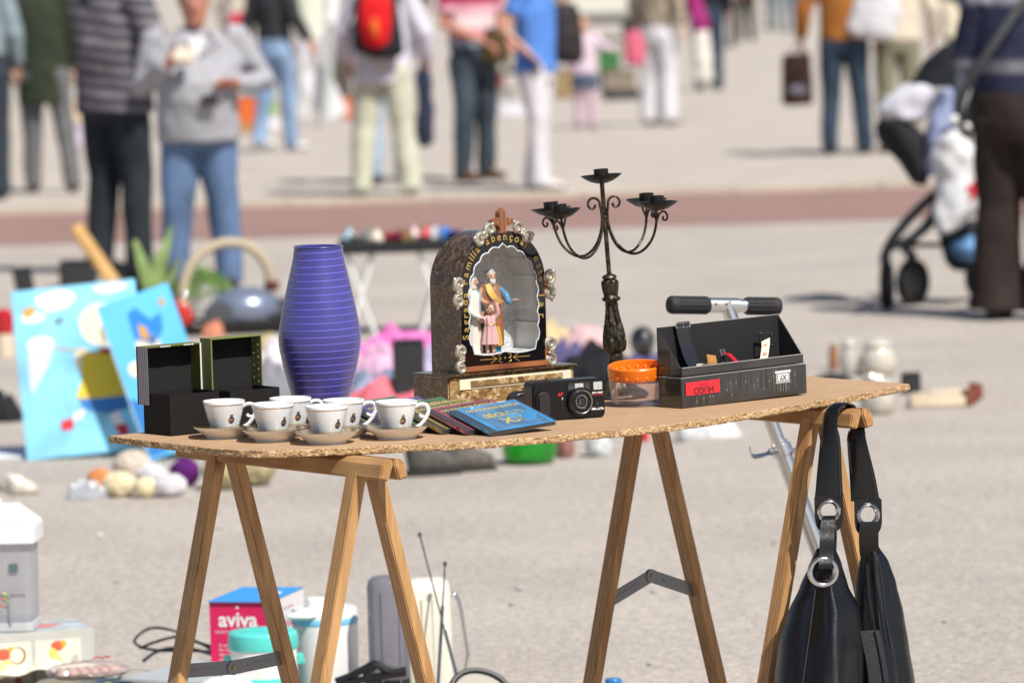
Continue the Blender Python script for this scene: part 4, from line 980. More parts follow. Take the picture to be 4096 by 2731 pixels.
u = V((-cos(ra), -sin(ra), 0)); ac = V((-sin(ra), cos(ra), 0))
if ac.y > 0: ac = -ac                   # towards the viewer
nearv = ac
def bp(x, y, fwd=0.0):
    "bag point from photo pixel, lying in the upright plane through the rail end, shifted towards the viewer"
    x = x - (y - 1626) * .0297 if y > 1700 else x
    return V(((x - 3368) * kx, 0, -(y - 1626) * kx)) + V((0, -fwd, 0))
XR = V((1, 0, 0))
# straps (front one comes over the rail and hangs in front; the other hangs behind and to the right)
def strap(pth, ws, name):
    m = MB(); P = smooth_path(pth, 8); n_ = len(P); W = []
    for i in range(n_):
        f_ = i / (n_ - 1) * (len(ws) - 1); j = min(int(f_), len(ws) - 2); W.append(ws[j] + (ws[j + 1] - ws[j]) * (f_ - j))
    vs = []; fs = []
    for i, q in enumerate(P):
        dd = (P[min(i + 1, n_ - 1)] - P[max(i - 1, 0)]).normalized(); tt = max(0, min(1, (i / (n_ - 1) - .25) * 1.6)); side = u * (1 - tt) + V((.995, -.10, 0)) * tt if abs(dd.z) > .5 else u
        side = (side - dd * side.dot(dd)).normalized(); nn = dd.cross(side) * .0017
        for a in (-1, -.9, .9, 1): vs.append(q + side * (W[i] / 2 * a) + nn * (1 if abs(a) < 1 else .3))
        for a in (1, .9, -.9, -1): vs.append(q + side * (W[i] / 2 * a) - nn * (1 if abs(a) < 1 else .3))
    for i in range(n_ - 1):
        for k2 in range(8): a = i * 8 + k2; b = i * 8 + (k2 + 1) % 8; fs.append((a, b, b + 8, a + 8))
    fs += [tuple(range(7, -1, -1)), tuple((n_ - 1) * 8 + k2 for k2 in range(8))]
    m.add(vs, fs); s_ = m.build(name, m_lea, bag, angle=50)
    m = MB()
    for a in (-.84, .84):
        m.tube([P[i] + ((u * .35 + XR * .65).normalized() * (W[i] / 2 * a)) + V((0, -.0022, 0)) for i in range(10, n_ - 1)], .0006, 4)
    m.build('stitching', m_stitch, s_); return s_
top = V((0, 0, .006))
strap([ac * -.031 + V((0, 0, -.034)), ac * -.024 + V((0, 0, -.006)), top, ac * .023 + V((0, 0, -.005)), ac * .031 + V((0, 0, -.036)), bp(3318, 1760, .026), bp(3314, 1900, .033), bp(3313, 1976, .036)], [.029, .029, .029, .030, .031, .038, .047, .0524], 'strap')
bk = [ac * -.028 + V((0, 0, -.010)), ac * -.033 + V((0, 0, -.040))] + [bp(x, y, .012) for x, y in ((3425, 1760), (3448, 1900), (3461, 2000))]
strap(bk, [.029, .031, .039, .047, .0524], 'strap')
def eyelet(ctr, rad, tilt, name='eyelet'):
    m = MB(); m.lathe([(rad * .62, -.003), (rad * .68, .003), (rad * .82, .0052), (rad * .96, .003), (rad, -.002), (rad * .95, -.0035), (rad * .66, -.0035)], 40, M=Matrix.Translation(ctr) @ RZ(tilt) @ RX(90), closed=True); return m.build(name, m_ss, bag, angle=60)
eyelet(bp(3312, 2035, .039), .0228, 6); eyelet(bp(3473, 2060, .015), .0228, 14)
for c0, tl in ((bp(3312, 2035, .036), 6), (bp(3473, 2060, .012), 14)):
    m = MB(); n_ = 48; vs = []
    for yy in (-.0018, .0018):
        for R1 in (.0145, .0265):
            for i in range(n_): a = 2 * pi * i / n_; ca, sa = cos(a), sin(a); q = (.0150 if R1 < .02 else (min(.0262 / max(1e-4, abs(ca)), .0300 / max(1e-4, abs(sa))) if sa > 0 else 1 / ((abs(ca) / .0262) ** 3.2 + (abs(sa) / .0385) ** 3.2) ** (1 / 3.2))); vs.append((q * ca, yy, q * sa))
    fs = []
    for i in range(n_): j = (i + 1) % n_; fs += [(i, j, n_ + j, n_ + i), (2 * n_ + i, 3 * n_ + i, 3 * n_ + j, 2 * n_ + j), (i, 2 * n_ + i, 2 * n_ + j, j), (n_ + i, n_ + j, 3 * n_ + j, 3 * n_ + i)]
    m.add(vs, fs, M=Matrix.Translation(c0) @ RZ(tl)); m.build('strap_end', m_lea, bag, angle=60)
eyelet(bp(3282, 2262, .096), .0295, 8)
m_seen = mat('seen_through', (.5, .47, .43), .9)
# link straps
for P_, wd in (([bp(3312, 2058, .030), bp(3310, 2064, .046), bp(3304, 2090, .054), bp(3300, 2140, .066), bp(3294, 2200, .094), bp(3290, 2238, .104), bp(3290, 2250, .092)], .026), ([bp(3312, 2058, .028), bp(3318, 2120, .040), bp(3316, 2190, .045)], .024), ([bp(3478, 2085, .024), bp(3474, 2120, .026), bp(3476, 2180, .016), bp(3482, 2230, .005)], .036)):
    m = MB(); m.ribbon(smooth_path(P_, 6), (wd, 0, 0), .004); m.build('link_strap', m_lea, bag, bevel=.0008, angle=60)
# leather panels with folds
def panel(name, rows, fold, base_f, thick, seed, bulge):
    "rows: (y_px, xl_px, xr_px)"
    m = MB(); nu, nv = 56, 60; vs = []; fs = []
    R_ = []
    for j in range(nv + 1):
        y = rows[0][0] + (rows[-1][0] - rows[0][0]) * j / nv
        for (ya_, la, ra_), (yb_, lb_, rb_) in zip(rows, rows[1:]):
            if y <= yb_ + 1e-6: f_ = (y - ya_) / (yb_ - ya_); f_ = f_ * f_ * (3 - 2 * f_) * .35 + f_ * .65; R_.append((y, la + (lb_ - la) * f_, ra_ + (rb_ - ra_) * f_)); break
    for side in (0, 1):
        for j, (y, xl, xr) in enumerate(R_):
            v_ = j / nv
            for i in range(nu + 1):
                a = i / nu; x = xl + (xr - xl) * a
                e_ = sin(pi * a) ** .55
                dep = bulge * e_ * (.10 + .90 * v_) + fold * e_ * min(1, .25 + v_ * 1.5) * (sin(a * (11 if seed < 2 else 8) + seed + v_ * 1.5) * .65 + .7 * noise.noise(V((a * 5, v_ * 2.2, seed))) + .18 * noise.noise(V((a * 12, v_ * 5, seed + 4))))
                vs.append(bp(x, y, base_f + (dep if side == 0 else -thick * e_)))
    N = (nv + 1) * (nu + 1); w1 = nu + 1
    for j in range(nv):
        for i in range(nu):
            a = j * w1 + i; fs.append((a, a + w1, a + w1 + 1, a + 1)); b = N + a; fs.append((b, b + 1, b + w1 + 1, b + w1))
    for j in range(nv): a = j * w1; fs.append((a, N + a, N + a + w1, a + w1)); a += nu; fs.append((a, a + w1, N + a + w1, N + a))
    for i in range(nu): fs.append((i, i + 1, N + i + 1, N + i)); a = nv * w1 + i; fs.append((a, N + a, N + a + 1, a + 1))
    m.add(vs, fs); return m.build(name, m_lea, bag, angle=70), R_
fr, _ = panel('front_panel', [(2180, 3262, 3338), (2240, 3235, 3362), (2330, 3196, 3388), (2430, 3150, 3440), (2560, 3112, 3462), (2700, 3094, 3470), (2850, 3088, 3480), (3050, 3100, 3490), (3250, 3150, 3480)], .020, .050, .012, 1.0, .19)
m = MB(); m.tube([bp(3258 - (y - 2290) * .16, y, .070 + .171 * (y - 2180) / 1070 + .006) for y in range(2330, 2800, 20)], .0008, 5); m.build('seam', m_stitch, fr)
bpn, _ = panel('back_panel', [(2180, 3462, 3512), (2260, 3440, 3562), (2340, 3426, 3590), (2470, 3420, 3622), (2600, 3430, 3644), (2740, 3440, 3668), (2900, 3440, 3690), (3100, 3440, 3680), (3250, 3420, 3640)], .018, -.004, .010, 3.3, .13)
m = MB(); m.ribbon([bp(3466 + 45 * (1 - ((y - 2880) / 380) ** 2), y, .10 + .05 * (y - 2500) / 400) for y in range(2500, 2960, 20)], (.036, .006, 0), .004); m.tube([bp(3466 + 20 + 45 * (1 - ((y - 2880) / 380) ** 2), y, .104 + .05 * (y - 2500) / 400) for y in range(2500, 2960, 20)], .0014, 6); m.build('zip_band', m_lea, bag)
m = MB(); m.tube([bp(x, y, .012 + .11 * (y - 2180) / 1070 + .020) for x, y in ((3466, 2250), (3474, 2380), (3492, 2500), (3520, 2590))], .0022, 8); m.tube([bp(x, y, .012 + .11 * (y - 2180) / 1070 + .018) for x, y in ((3512, 2240), (3526, 2360), (3540, 2480), (3556, 2580))], .0022, 8); m.build('piping', m_lea, bpn)
# ================================================================== THINGS ON THE GROUND, NEAR THE TABLE
def at(x, y, z=0.0):
    p = gp(x, y, z); return p, 1 / ppm(p)
def ink(name, col, rough=.5, **k): return mat(name, col, rough, **k)
m_white = ink('white_plastic', (.78, .78, .77), .3, coat=.2)
m_turq = ink('turquoise_plastic', (.10, .60, .55), .35, coat=.2)
m_black = ink('gloss_black_plastic', (.008, .008, .009), .3, coat=.3)
m_chrome = ink('chrome', (.68, .70, .73), .12, metal=1)
m_ivory = ink('ivory_plastic', (.76, .73, .62), .35, coat=.1)
# --- magenta carton
p, k = at(849, 2778)
r = thing('carton', 'magenta and blue cardboard carton with white lettering behind the turquoise jug', 'carton', p, radians(-15))
W, D, H = .146, .245, .211
m_mag = ink('magenta_card', (.62, .012, .10), .45); m_bluec = ink('blue_card', (.04, .28, .66), .45); m_whc = ink('white_card', (.70, .68, .70), .55); m_rink = ink('rose_ink', (.60, .20, .25), .5)
MB().box(W / 2, D / 2, H / 2, W, D, H).build('carton_body', m_whc, r, bevel=.001)
f_ = MB().box(W / 2, -.0006, H / 2, W - .001, .0012, H - .001).build('front_print', m_mag, r)
m = MB(); m.text('aviva', .047, T(W * .46, -.0016, H - .041) @ FRONT, bold=.0011); m.lathe([(.0034, 0), (.0034, .0004)], 16, M=T(W * .455, -.0012, H - .012) @ RX(90))
m.build('front_lettering', m_white, f_, smooth=False); m = MB(); m.text('SALDO E SAÚDE', .0085, T(W * .30, -.0016, H - .068) @ FRONT); m.build('small_print', m_white, f_, smooth=False); m = MB()
for i, s_ in enumerate(('O seu bem', 'Por isso, a forma', 'oferecer o melhor', 'nossa loja propõe', 'sugestões para o', 'equilíbrio, mais', 'sabor e conforto', 'do seu dia a dia', 'à sua mesa')): m.text(s_, .0088, T(.020, -.0016, H - .098 - .0105 * i) @ FRONT, align='LEFT')
m.build('small_print', m_white, f_, smooth=False)
tpf = MB().box(W / 2, D / 2 - .004, H + .0008, W + .002, D + .006, .0016).build('top_flap', m_bluec, r)
m = MB(); m.prism(rr_rect(W * .55, D * .42, W * .85, D * .66, .01), 0, .0004, M=T(0, 0, H + .0017)); m.build('top_badge', m_whc, tpf)
m = MB(); m.text('saúde', .038, T(W + .0008, D * .52, H - .060) @ RZ(90) @ FRONT, bold=.0006); m.build('side_lettering', m_rink, r, smooth=False); m = MB(); m.text('para a sua mesa', .012, T(W + .0008, D * .5, H - .026) @ RZ(90) @ FRONT); m.build('side_small_print', m_rink, r, smooth=False)
# --- turquoise jug
p, k = at(1062, 2838)
r = thing('cool_jug', 'white and turquoise insulated jug with ribbed turquoise lid', 'jug', p, .2)
R_ = .0765
MB().lathe([(1e-5, 0), (R_ * .93, 0), (R_ * .965, .004), (R_ * .965, .140), (1e-5, .140)], 64).build('jug_body', m_white, r, angle=40)
MB().lathe([(R_ * .972, .002), (R_ * .985, .006), (R_ * .985, .074), (R_ * .972, .078)], 64).build('lower_band', m_turq, r, angle=40)
m = MB(); n = 120; prof = [(.99, .138), (1.0, .142), (1.0, .160), (.985, .171), (.93, .176), (.45, .178), (1e-5, .178)]; vs = []; fs = []
for rr, z in prof:
    for i in range(n): a = 2 * pi * i / n; q = R_ * rr * (1 + (.012 * (1 if i % 2 else -1) if .139 < z < .165 else 0)); vs.append((q * cos(a), q * sin(a), z))
for j in range(len(prof) - 1):
    for i in range(n): a = j * n + i; b = j * n + (i + 1) % n; fs.append((a, b, b + n, a + n))
m.add(vs, fs); ld = m.build('ribbed_lid', m_turq, r, angle=30)
m = MB(); m.prism([(-.004, -.05), (.018, -.005), (.006, -.005), (.006, .045), (-.006, .045), (-.006, -.005), (-.018, -.005)], 0, .004, M=T(0, 0, .178) @ RZ(-70)); m.build('lid_arrow', m_turq, ld, bevel=.001)
for a in (0, 180):
    m = MB(); m.box(R_ + .004, 0, .112, .014, .016, .026, M=RZ(a - 12)); m.box(R_ + .010, 0, .106, .008, .022, .012, M=RZ(a - 12)); m.build('handle_lug', m_turq, r, bevel=.003)
# --- white bucket
p, k = at(1309, 2795)
r = thing('lidded_bucket', 'white plastic canister with a pale blue rim and pouring lip behind the trestle leg', 'canister', p, 0)
R_ = .0745
MB().lathe([(1e-5, 0), (R_ * .94, 0), (R_ * .96, .004), (R_ * .98, .098), (R_ * .985, .1), (R_ * .985, .176), (1e-5, .176)], 64).build('canister_body', m_white, r, angle=30)
MB().lathe([(R_ * .99, .172), (R_ * 1.005, .175), (R_ * 1.005, .184), (R_ * .99, .187)], 64).build('blue_rim', ink('sky_blue_plastic', (.22, .55, .80), .35), r)
m = MB(); m.lathe([(R_ * .99, .186), (R_ * .985, .200), (R_ * .95, .206), (1e-5, .207)], 64); m.ell((-.045, -.055, .196), (.040, .030, .010), 20, 10); ld = m.build('canister_lid', m_white, r, angle=40)
m = MB(); m.lathe([(.020, .205), (.021, .222), (.018, .226), (1e-5, .226)], 32, M=T(-.02, .02, 0)); m.build('lid_knob', m_white, ld)
# --- smoky canister, ivory flask, aerial
p, k = at(1566, 2815)
r = thing('smoky_canister', 'tall smoke grey clear plastic canister beside the ivory flask', 'canister', p, 0)
R_ = .0465; H = .285
m_smk = clearmat('smoke_plastic', (.60, .60, .66), .05, .08, .28, (.36, .36, .42), fm=.5)
MB().lathe([(R_, .06), (R_, H - .025), (R_ * .93, H - .010), (R_ * .75, H - .002), (R_ * .3, H), (1e-5, H)], 48).build('clear_hood', m_smk, r, angle=60)
MB().lathe([(1e-5, 0), (R_ * .95, 0), (R_, .004), (R_, .055), (R_ * .9, .068), (1e-5, .07)], 48).build('dark_base', m_black, r, angle=40)
m = MB()
for a in (250, 300): m.box(R_ + .0006, 0, H * .52, .002, .004, H * .72, M=RZ(a))
m.build('hood_ribs', m_smk, r)
p, k = at(1718, 2800)
r = thing('ivory_flask', 'tall ivory plastic flask with a chrome wire handle', 'flask', p, 0)
hw = .0555; H = .272; m = MB()
secs = []; vs = []; fs = []; n = 48
def sq(a, e=4.0): return (abs(cos(a)) ** (2 / e) * (1 if cos(a) > 0 else -1), abs(sin(a)) ** (2 / e) * (1 if sin(a) > 0 else -1))
for s_, z in ((.98, 0), (1, .006), (.985, H * .6), (.955, H - .030), (.90, H - .012), (.75, H - .003), (.30, H), (.01, H)):
    for i in range(n): x, y = sq(2 * pi * i / n); vs.append((hw * s_ * x, hw * s_ * y, z))
for j in range(7):
    for i in range(n): a = j * n + i; b = j * n + (i + 1) % n; fs.append((a, b, b + n, a + n))
m.add(vs, fs); m.build('flask_body', m_ivory, r, angle=60)
m = MB(); m.box(-.010, -hw * .985, H * .45, .0016, .0016, H * .8); m.box(.014, -hw * .985, H * .45, .0010, .0014, H * .8); m.build('panel_lines', ink('ivory_shadow_gap', (.34, .32, .25), .6), r)
m = MB(); m.tube(smooth_path([(.048, 0, .232), (.060, -.002, .234), (.069, -.003, .222), (.076, -.003, .19), (.086, -.003, .11), (.086, -.003, .098), (.076, -.002, .05), (.064, 0, .015)], 6), .0052, 12); m.build('wire_handle', m_chrome, r)
p, k = at(1800, 2840)
r = thing('indoor_aerial', 'radio aerial with two crossed telescopic rods in front of the ivory flask', 'aerial', p, 0)
MB().box(0, 0, .014, .085, .05, .028).build('aerial_base', m_black, r, bevel=.006, seg=3)
for (xa, ya, xb, yb, u_) in ((1846, 2775, 1679, 2139, .40), (1750, 2775, 1780, 2255, .68)):
    A = pt(xa, ya, p.y) - p; B = pt(xb, yb, p.y + .05) - p; A.z = max(A.z, .02); M1 = A.lerp(B, u_)
    m = MB(); m.tube([A, M1], .0038, 10); m.tube([M1, B], .0020, 10); m.lathe([(1e-5, -.006), (.0045, -.004), (.005, .004), (1e-5, .006)], 12, M=Matrix.Translation(B)); m.build('rod', ink('dark_chrome', (.30, .31, .33), .2, metal=1), r)
# --- black handle arm, mirror, dome, blue bottle
p, k = at(1480, 2845)
r = thing('hand_carrier', 'black plastic carrying arm with ribbed edge in front of the smoky canister', 'handle', p, 0)
m = MB(); q = lambda x, y: (pt(x, y, p.y) - p)
m.tube(smooth_path([q(1342, 2722), q(1400, 2700), q(1460, 2672), q(1500, 2655), q(1560, 2682), q(1625, 2680)], 6), [.009] * 8 + [.011] * 25, 10, flat=.8)
m.tube(smooth_path([q(1345, 2735), q(1420, 2722), q(1500, 2706), q(1625, 2690)], 6), .008, 10); m.tube(smooth_path([q(1500, 2655), q(1470, 2690), q(1480, 2760), V((0, 0, .01))], 6), .010, 10)
m.build('arm_body', m_black, r); m = MB(); m.box(0, 0, .008, .10, .05, .016); m.build('arm_foot', m_black, r, bevel=.004)
p, k = at(1925, 2860)
r = thing('hand_mirror', 'dark rimmed mirror propped up at the bottom edge of the picture', 'mirror', p, radians(12))
M_ = T(0, 0, .043) @ RX(52)
m = MB(); m.tube([(.066 * cos(a), .062 * sin(a) * (1 - .12 * cos(a)), 0) for a in [2 * pi * i / 40 for i in range(40)]], .0075, 10, closed=True, M=M_); m.build('rim', m_black, r)
m = MB(); m.prism([(.064 * cos(a), .060 * sin(a) * (1 - .12 * cos(a))) for a in [2 * pi * i / 40 for i in range(40)]], -.003, .001, M=M_); m.build('glass', ink('mirror_glass', (.16, .15, .13), .25, metal=.4), r)
p, k = at(912, 2860)
MBd = MB().lathe([(.062, 0), (.064, .004), (.062, .050), (.055, .074), (.035, .085), (1e-5, .088)], 48); o = MBd.build('domed_lid', m_white, angle=40); o.location = p; tag(o, 'white domed plastic lid just below the turquoise jug', 'lid')
m = MB(); m.lathe([(.010, .086), (.011, .094), (1e-5, .096)], 24); m.build('lid_knob', m_white, o)
p, k = at(2458, 2885)
r = thing('blue_bottle', 'blue capped bottle at the bottom edge between the trestles', 'bottle', p)
MB().lathe([(1e-5, 0), (.026, 0), (.028, .004), (.028, .055), (.016, .072), (.016, .078)], 32).build('bottle_body', ink('pale_bottle', (.45, .55, .65), .3), r); MB().lathe([(.018, .074), (.018, .090), (.016, .093), (1e-5, .093)], 24).build('cap', ink('blue_cap', (.03, .16, .42), .3), r)
# --- printed fruit carton with the machine on it
p, k = at(385, 2772)
r = thing('appliance_carton', 'printed cardboard carton with fruit pictures under the white machine', 'carton', p, radians(19))
W, D, H = .42, .17, .150
m_fc = ink('grey_card', (.48, .48, .44), .5, var=.1, vs=8); m_cr = ink('cream_card', (.72, .68, .56), .5)
cb = MB().box(-W / 2, D / 2, H / 2, W, D, H).build('carton_body', m_fc, r, bevel=.002)
fp = MB().box(-.085, -.0008, H / 2 - .006, .104, .0016, H - .03).build('picture_panel', m_cr, r); fp2 = MB().box(-.20, -.0008, H / 2 - .006, .105, .0016, H - .03).build('picture_panel', m_cr, r)
def disc(mb, x, z, rx, rz, mi=0, y=-.002): mb.ell((x, y, z), (rx, .0012, rz), 18, 8, mi)
m = MB(); disc(m, -.060, .098, .020, .030, 0); disc(m, -.050, .082, .013, .02, 1); disc(m, -.085, .116, .016, .012, 2); disc(m, -.073, .118, .010, .010, 3); disc(m, -.090, .082, .017, .011, 4); disc(m, -.041, .062, .010, .012, 2); disc(m, -.096, .1, .010, .014, 4); disc(m, -.110, .06, .012, .02, 5); disc(m, -.090, .05, .02, .012, 5)
FR = [ink('fruit_cream', (.78, .72, .55), .5), ink('fruit_grey', (.45, .42, .38), .5), ink('fruit_red', (.62, .12, .06), .5), ink('fruit_orange', (.75, .33, .05), .5), ink('fruit_yellow', (.74, .58, .16), .5), m_white, ink('fruit_brown', (.28, .12, .06), .5)]
m.build('fruit_print', FR, fp)
m = MB(); disc(m, -.178, .100, .019, .020, 6); disc(m, -.181, .100, .016, .017, 0, -.003); disc(m, -.205, .070, .016, .022, 4); disc(m, -.205, .07, .010, .014, 0, -.003); disc(m, -.180, .042, .009, .010, 2); disc(m, -.212, .105, .022, .013, 2); disc(m, -.19, .06, .018, .014, 5); disc(m, -.193, .112, .009, .009, 3)
m.build('fruit_print', FR, fp2)
tt = MB().box(-W / 2, D / 2, H + .0006, W - .004, D - .004, .0012).build('top_print', ink('top_card', (.40, .44, .46), .5, var=.3, vs=14), r)
m = MB(); m.prism([(-.16, .10), (-.10, .13), (-.05, .09), (-.09, .05), (-.17, .06)], 0, .0004, M=T(0, 0, H + .0014)); m.build('top_patch', ink('pink_card', (.55, .22, .22), .5), tt)
zt = H + .002; q = gp(-30, 2512, zt)
r = thing('ice_crusher', 'white lidded kitchen machine with a clear grey tank standing on the fruit carton', 'kitchen machine', q, radians(-4))
W, D = .225, .15; m_tank = clearmat('tank_plastic', (.80, .81, .84), .05, .06, .34, (.58, .59, .63), fm=.5)
def rbox(w, d, z0_, z1_, rr, s0=1, s1=1):
    m = MB(); P = rr_rect(-w / 2, -d / 2, w / 2, d / 2, rr); n = len(P); vs = [(x * s0, y * s0, z0_) for x, y in P] + [(x * s1, y * s1, z1_) for x, y in P]
    return m.add(vs, [tuple(range(n - 1, -1, -1)), tuple(range(n, 2 * n))] + [(i, (i + 1) % n, n + (i + 1) % n, n + i) for i in range(n)])
rbox(W - .02, D - .02, .002, .200, .018, .97, 1).build('clear_tank', m_tank, r, angle=40)
rbox(W - .016, D - .014, 0, .020, .018).build('tank_foot', ink('pale_foot', (.50, .51, .52), .3), r, bevel=.002)
rbox(W + .004, D + .004, .198, .240, .020).build('lid_skirt', m_white, r, bevel=.003)
ld = rbox(W + .002, D + .002, .241, .282, .020, 1, .58).build('lid_hood', m_white, r, bevel=.006, seg=3)
rbox(.06, .04, .282, .296, .01).build('lid_knob', m_white, ld, bevel=.003)
m = MB()
for x in (.020, .055): m.box(x, -D / 2 + .004, .055, .003, .003, .075)
m.box(.045, -D / 2 + .004, .094, .10, .003, .003); m.build('chute_frame', ink('frame_grey', (.30, .31, .33), .4), r)
m = MB(); m.box(.065, -D / 2 + .0065, .145, .020, .001, .020); st_ = m.build('sticker', ink('dark_sticker', (.10, .15, .17), .5), r)
m = MB()
for x, z, mi in ((.040, .075, 0), (.048, .083, 1), (.036, .060, 0), (.050, .070, 1), (.043, .088, 2)): m.ell((x, -D / 2 + .003, z), (.004, .001, .003), 8, 6, mi)
m.build('tank_decal', [FR[2], ink('leaf_green', (.22, .45, .10), .5), FR[4]], r)
# --- video recorder with leads, black cases, wrapped packet, paper
p, k = at(640, 2850)
r = thing('video_recorder', 'flat pale grey electronic box with sockets in its end', 'recorder', p, radians(-28))
MB().box(.02, .13, .04, .22, .30, .070).build('casing', ink('pale_grey_metal', (.40, .42, .43), .45), r, bevel=.003)
m = MB()
for x in (-.04, .0, .05): m.box(x, -.0212, .040, .022, .003, .014)
m.build('sockets', m_black, r)
ld_ = MB(); z_ = .078
P0 = lambda x, y, dz=0: gp(x, y, .085 + dz)
ld_.tube(smooth_path([P0(850, 2585), P0(770, 2560, .02), P0(690, 2520, .02), P0(600, 2512, .02), P0(540, 2555, .01), P0(560, 2585), P0(640, 2600), P0(760, 2600), P0(850, 2606)], 8), .0035, 8)
ld_.tube(smooth_path([P0(560, 2590), P0(640, 2560, .01), P0(720, 2545, .01), P0(790, 2565, .01), P0(850, 2600)], 8), .0035, 8); ld_.tube(smooth_path([P0(575, 2640), P0(640, 2600), P0(740, 2590), P0(845, 2615)], 8), .004, 8)
o = ld_.build('coiled_lead', m_black); tag(o, 'tangle of thin black leads lying on the grey recorder', 'cable')
p, k = at(330, 2850)
for i in range(3):
    q = p + V((.004 * i, .004 * i, .001 + .0225 * i))
    r = thing('black_case', ['flat black plastic case at the bottom of the stack under the wrapped packet', 'flat black plastic case in the middle of the stack', 'flat black plastic case with yellow dots, topmost of the stack'][i], 'case', q, radians(8 - 7 * i), 'stack of flat black cases')
    m = MB(); m.prism(rr_rect(-.115, -.06, .150, .07, .02), 0, .021); m.build('shell', m_black, r, bevel=.005, seg=3)
    if i == 2:
        for x in (-.06, .055): MB().lathe([(.008, .021), (.008, .023), (1e-5, .0235)], 16, M=T(x, -.03, 0)).build('yellow_dot', ink('yellow_dot', (.70, .65, .05), .4), r)
    m = MB(); m.lathe([(.018, .021), (.02, .024), (1e-5, .026)], 24, M=T(.09, -.02, 0)); m.lathe([(.014, .021), (.015, .0235), (1e-5, .025)], 24, M=T(-.01, -.035, 0)); m.build('dial', m_black, r)
p3 = p + V((.012, .0, .0735))
r = thing('wrapped_packet', 'clear wrapped packet of pink pieces lying on the black cases', 'packet', p3, radians(22), None)
m = MB(); nx, ny = 36, 18; vs = []; fs = []
for side in (1, -1):
    for j in range(ny + 1):
        for i in range(nx + 1):
            a, b = i / nx, j / ny; e = (max(0, sin(pi * a)) * max(0, sin(pi * b))) ** .35
            vs.append((-.085 + .170 * a + .006 * sin(b * 9), -.045 + .09 * b, max(0, .022 + side * .020 * e * (1 + .25 * noise.noise(V((a * 9, b * 7, side * 3)))) - .0015 * (1 - e) * side) ))
N = (nx + 1) * (ny + 1)
for j in range(ny):
    for i in range(nx): a = j * (nx + 1) + i; fs.append((a, a + 1, a + nx + 2, a + nx + 1)); b = a + N; fs.append((b, b + nx + 1, b + nx + 2, b + 1))
m.add(vs, fs); m.build('wrapper', clearmat('cellophane', (1, .97, .97), .10, .08, .22, (.75, .62, .60), fm=.6), r, angle=25)
m = MB()
for i in range(6): m.box(-.055 + .022 * i, .0, .020, .017, .060, .012, M=RZ(3 * i - 6))
m.build('pink_pieces', ink('pink_foam', (.66, .38, .33), .6), r, bevel=.003)
m = MB(); m.text('OK', .016, T(.045, .02, .0445), bold=.001) if False else m.tube(smooth_path([(.02, .01, .044), (.032, .024, .0445), (.04, .008, .0445), (.052, .024, .0445), (.058, .010, .044)], 5), .0016, 6); m.build('red_print', m_redp, r)
p, k = at(120, 2790)
m = MB(); vs = []; fs = []; n = 20
for j in range(n + 1):
    for i in range(n + 1): a, b = i / n, j / n; vs.append((-.12 + .27 * a, -.10 + .16 * b, .055 + .030 * noise.noise(V((a * 4, b * 4, 8))) + .02 * sin(a * 3)))
for j in range(n):
    for i in range(n): a = j * (n + 1) + i; fs.append((a, a + 1, a + n + 2, a + n + 1))
m.add(vs, fs); m.add([(x, y, 0.001) for x, y in ((-.11, -.09), (.14, -.09), (.14, .05), (-.11, .05))] + [(x, y, .04) for x, y in ((-.11, -.09), (.14, -.09), (.14, .05), (-.11, .05))], [(3, 2, 1, 0), (4, 5, 6, 7), (0, 1, 5, 4), (1, 2, 6, 5), (2, 3, 7, 6), (3, 0, 4, 7)])
o = m.build('plastic_wrapper', ink('milky_film', (.66, .64, .55), .25, var=.15, vs=14), angle=30); o.location = p; tag(o, 'crumpled pale plastic wrapper in the bottom left corner', 'wrapper')

# ================================================================== GOODS LAID OUT FURTHER BACK
m_pad = {}
def cl(name, col, rough=.9, var=.18, vs=10): return mat(name, col, rough, var=var, vs=vs, sheen=.0, spec=.25, bump=.3, bs=120, bd=.003)
def heap(name, label, cat, x, y, wpx, hpx, mm, dep=.55, seed=1, group=None, rag=.25, z=0, exact_h=None):
    p, k = at(x, y, z); w = wpx * k; h = hpx * k; d = w * dep
    m = MB(); nr, na = 16, 56; vs = [(0, d / 2, h)]; fs = []
    for j in range(1, nr + 1):
        u_ = j / nr
        for i in range(na):
            a = 2 * pi * i / na; R1 = 1 + rag * noise.noise(V((cos(a) * 1.6, sin(a) * 1.6, seed))) + .4 * rag * noise.noise(V((cos(a) * 4, sin(a) * 4, seed + 7)))
            xx = w / 2 * u_ * R1 * cos(a); yy = d / 2 * u_ * R1 * sin(a)
            zz_ = h * max(0, 1 - u_ ** 2.4) ** .55 * (.82 + .5 * noise.noise(V((xx / w * 3.5, yy / d * 3.5, seed * 2.1))) + .28 * noise.noise(V((xx / w * 9, yy / d * 9, seed * 1.3)))) if j < nr else .002
            vs.append((xx, d / 2 + yy, max(.002, zz_)))
    for i in range(na): fs.append((0, 1 + i, 1 + (i + 1) % na))
    for j in range(nr - 1):
        for i in range(na): a = 1 + j * na + i; b = 1 + j * na + (i + 1) % na; fs.append((a, a + na, b + na, b))
    fs.append(tuple(1 + (nr - 1) * na + i for i in range(na - 1, -1, -1)))
    m.add(vs, fs); o = m.build(name, mm, angle=70); o.location = p; tag(o, label, cat, group); return o
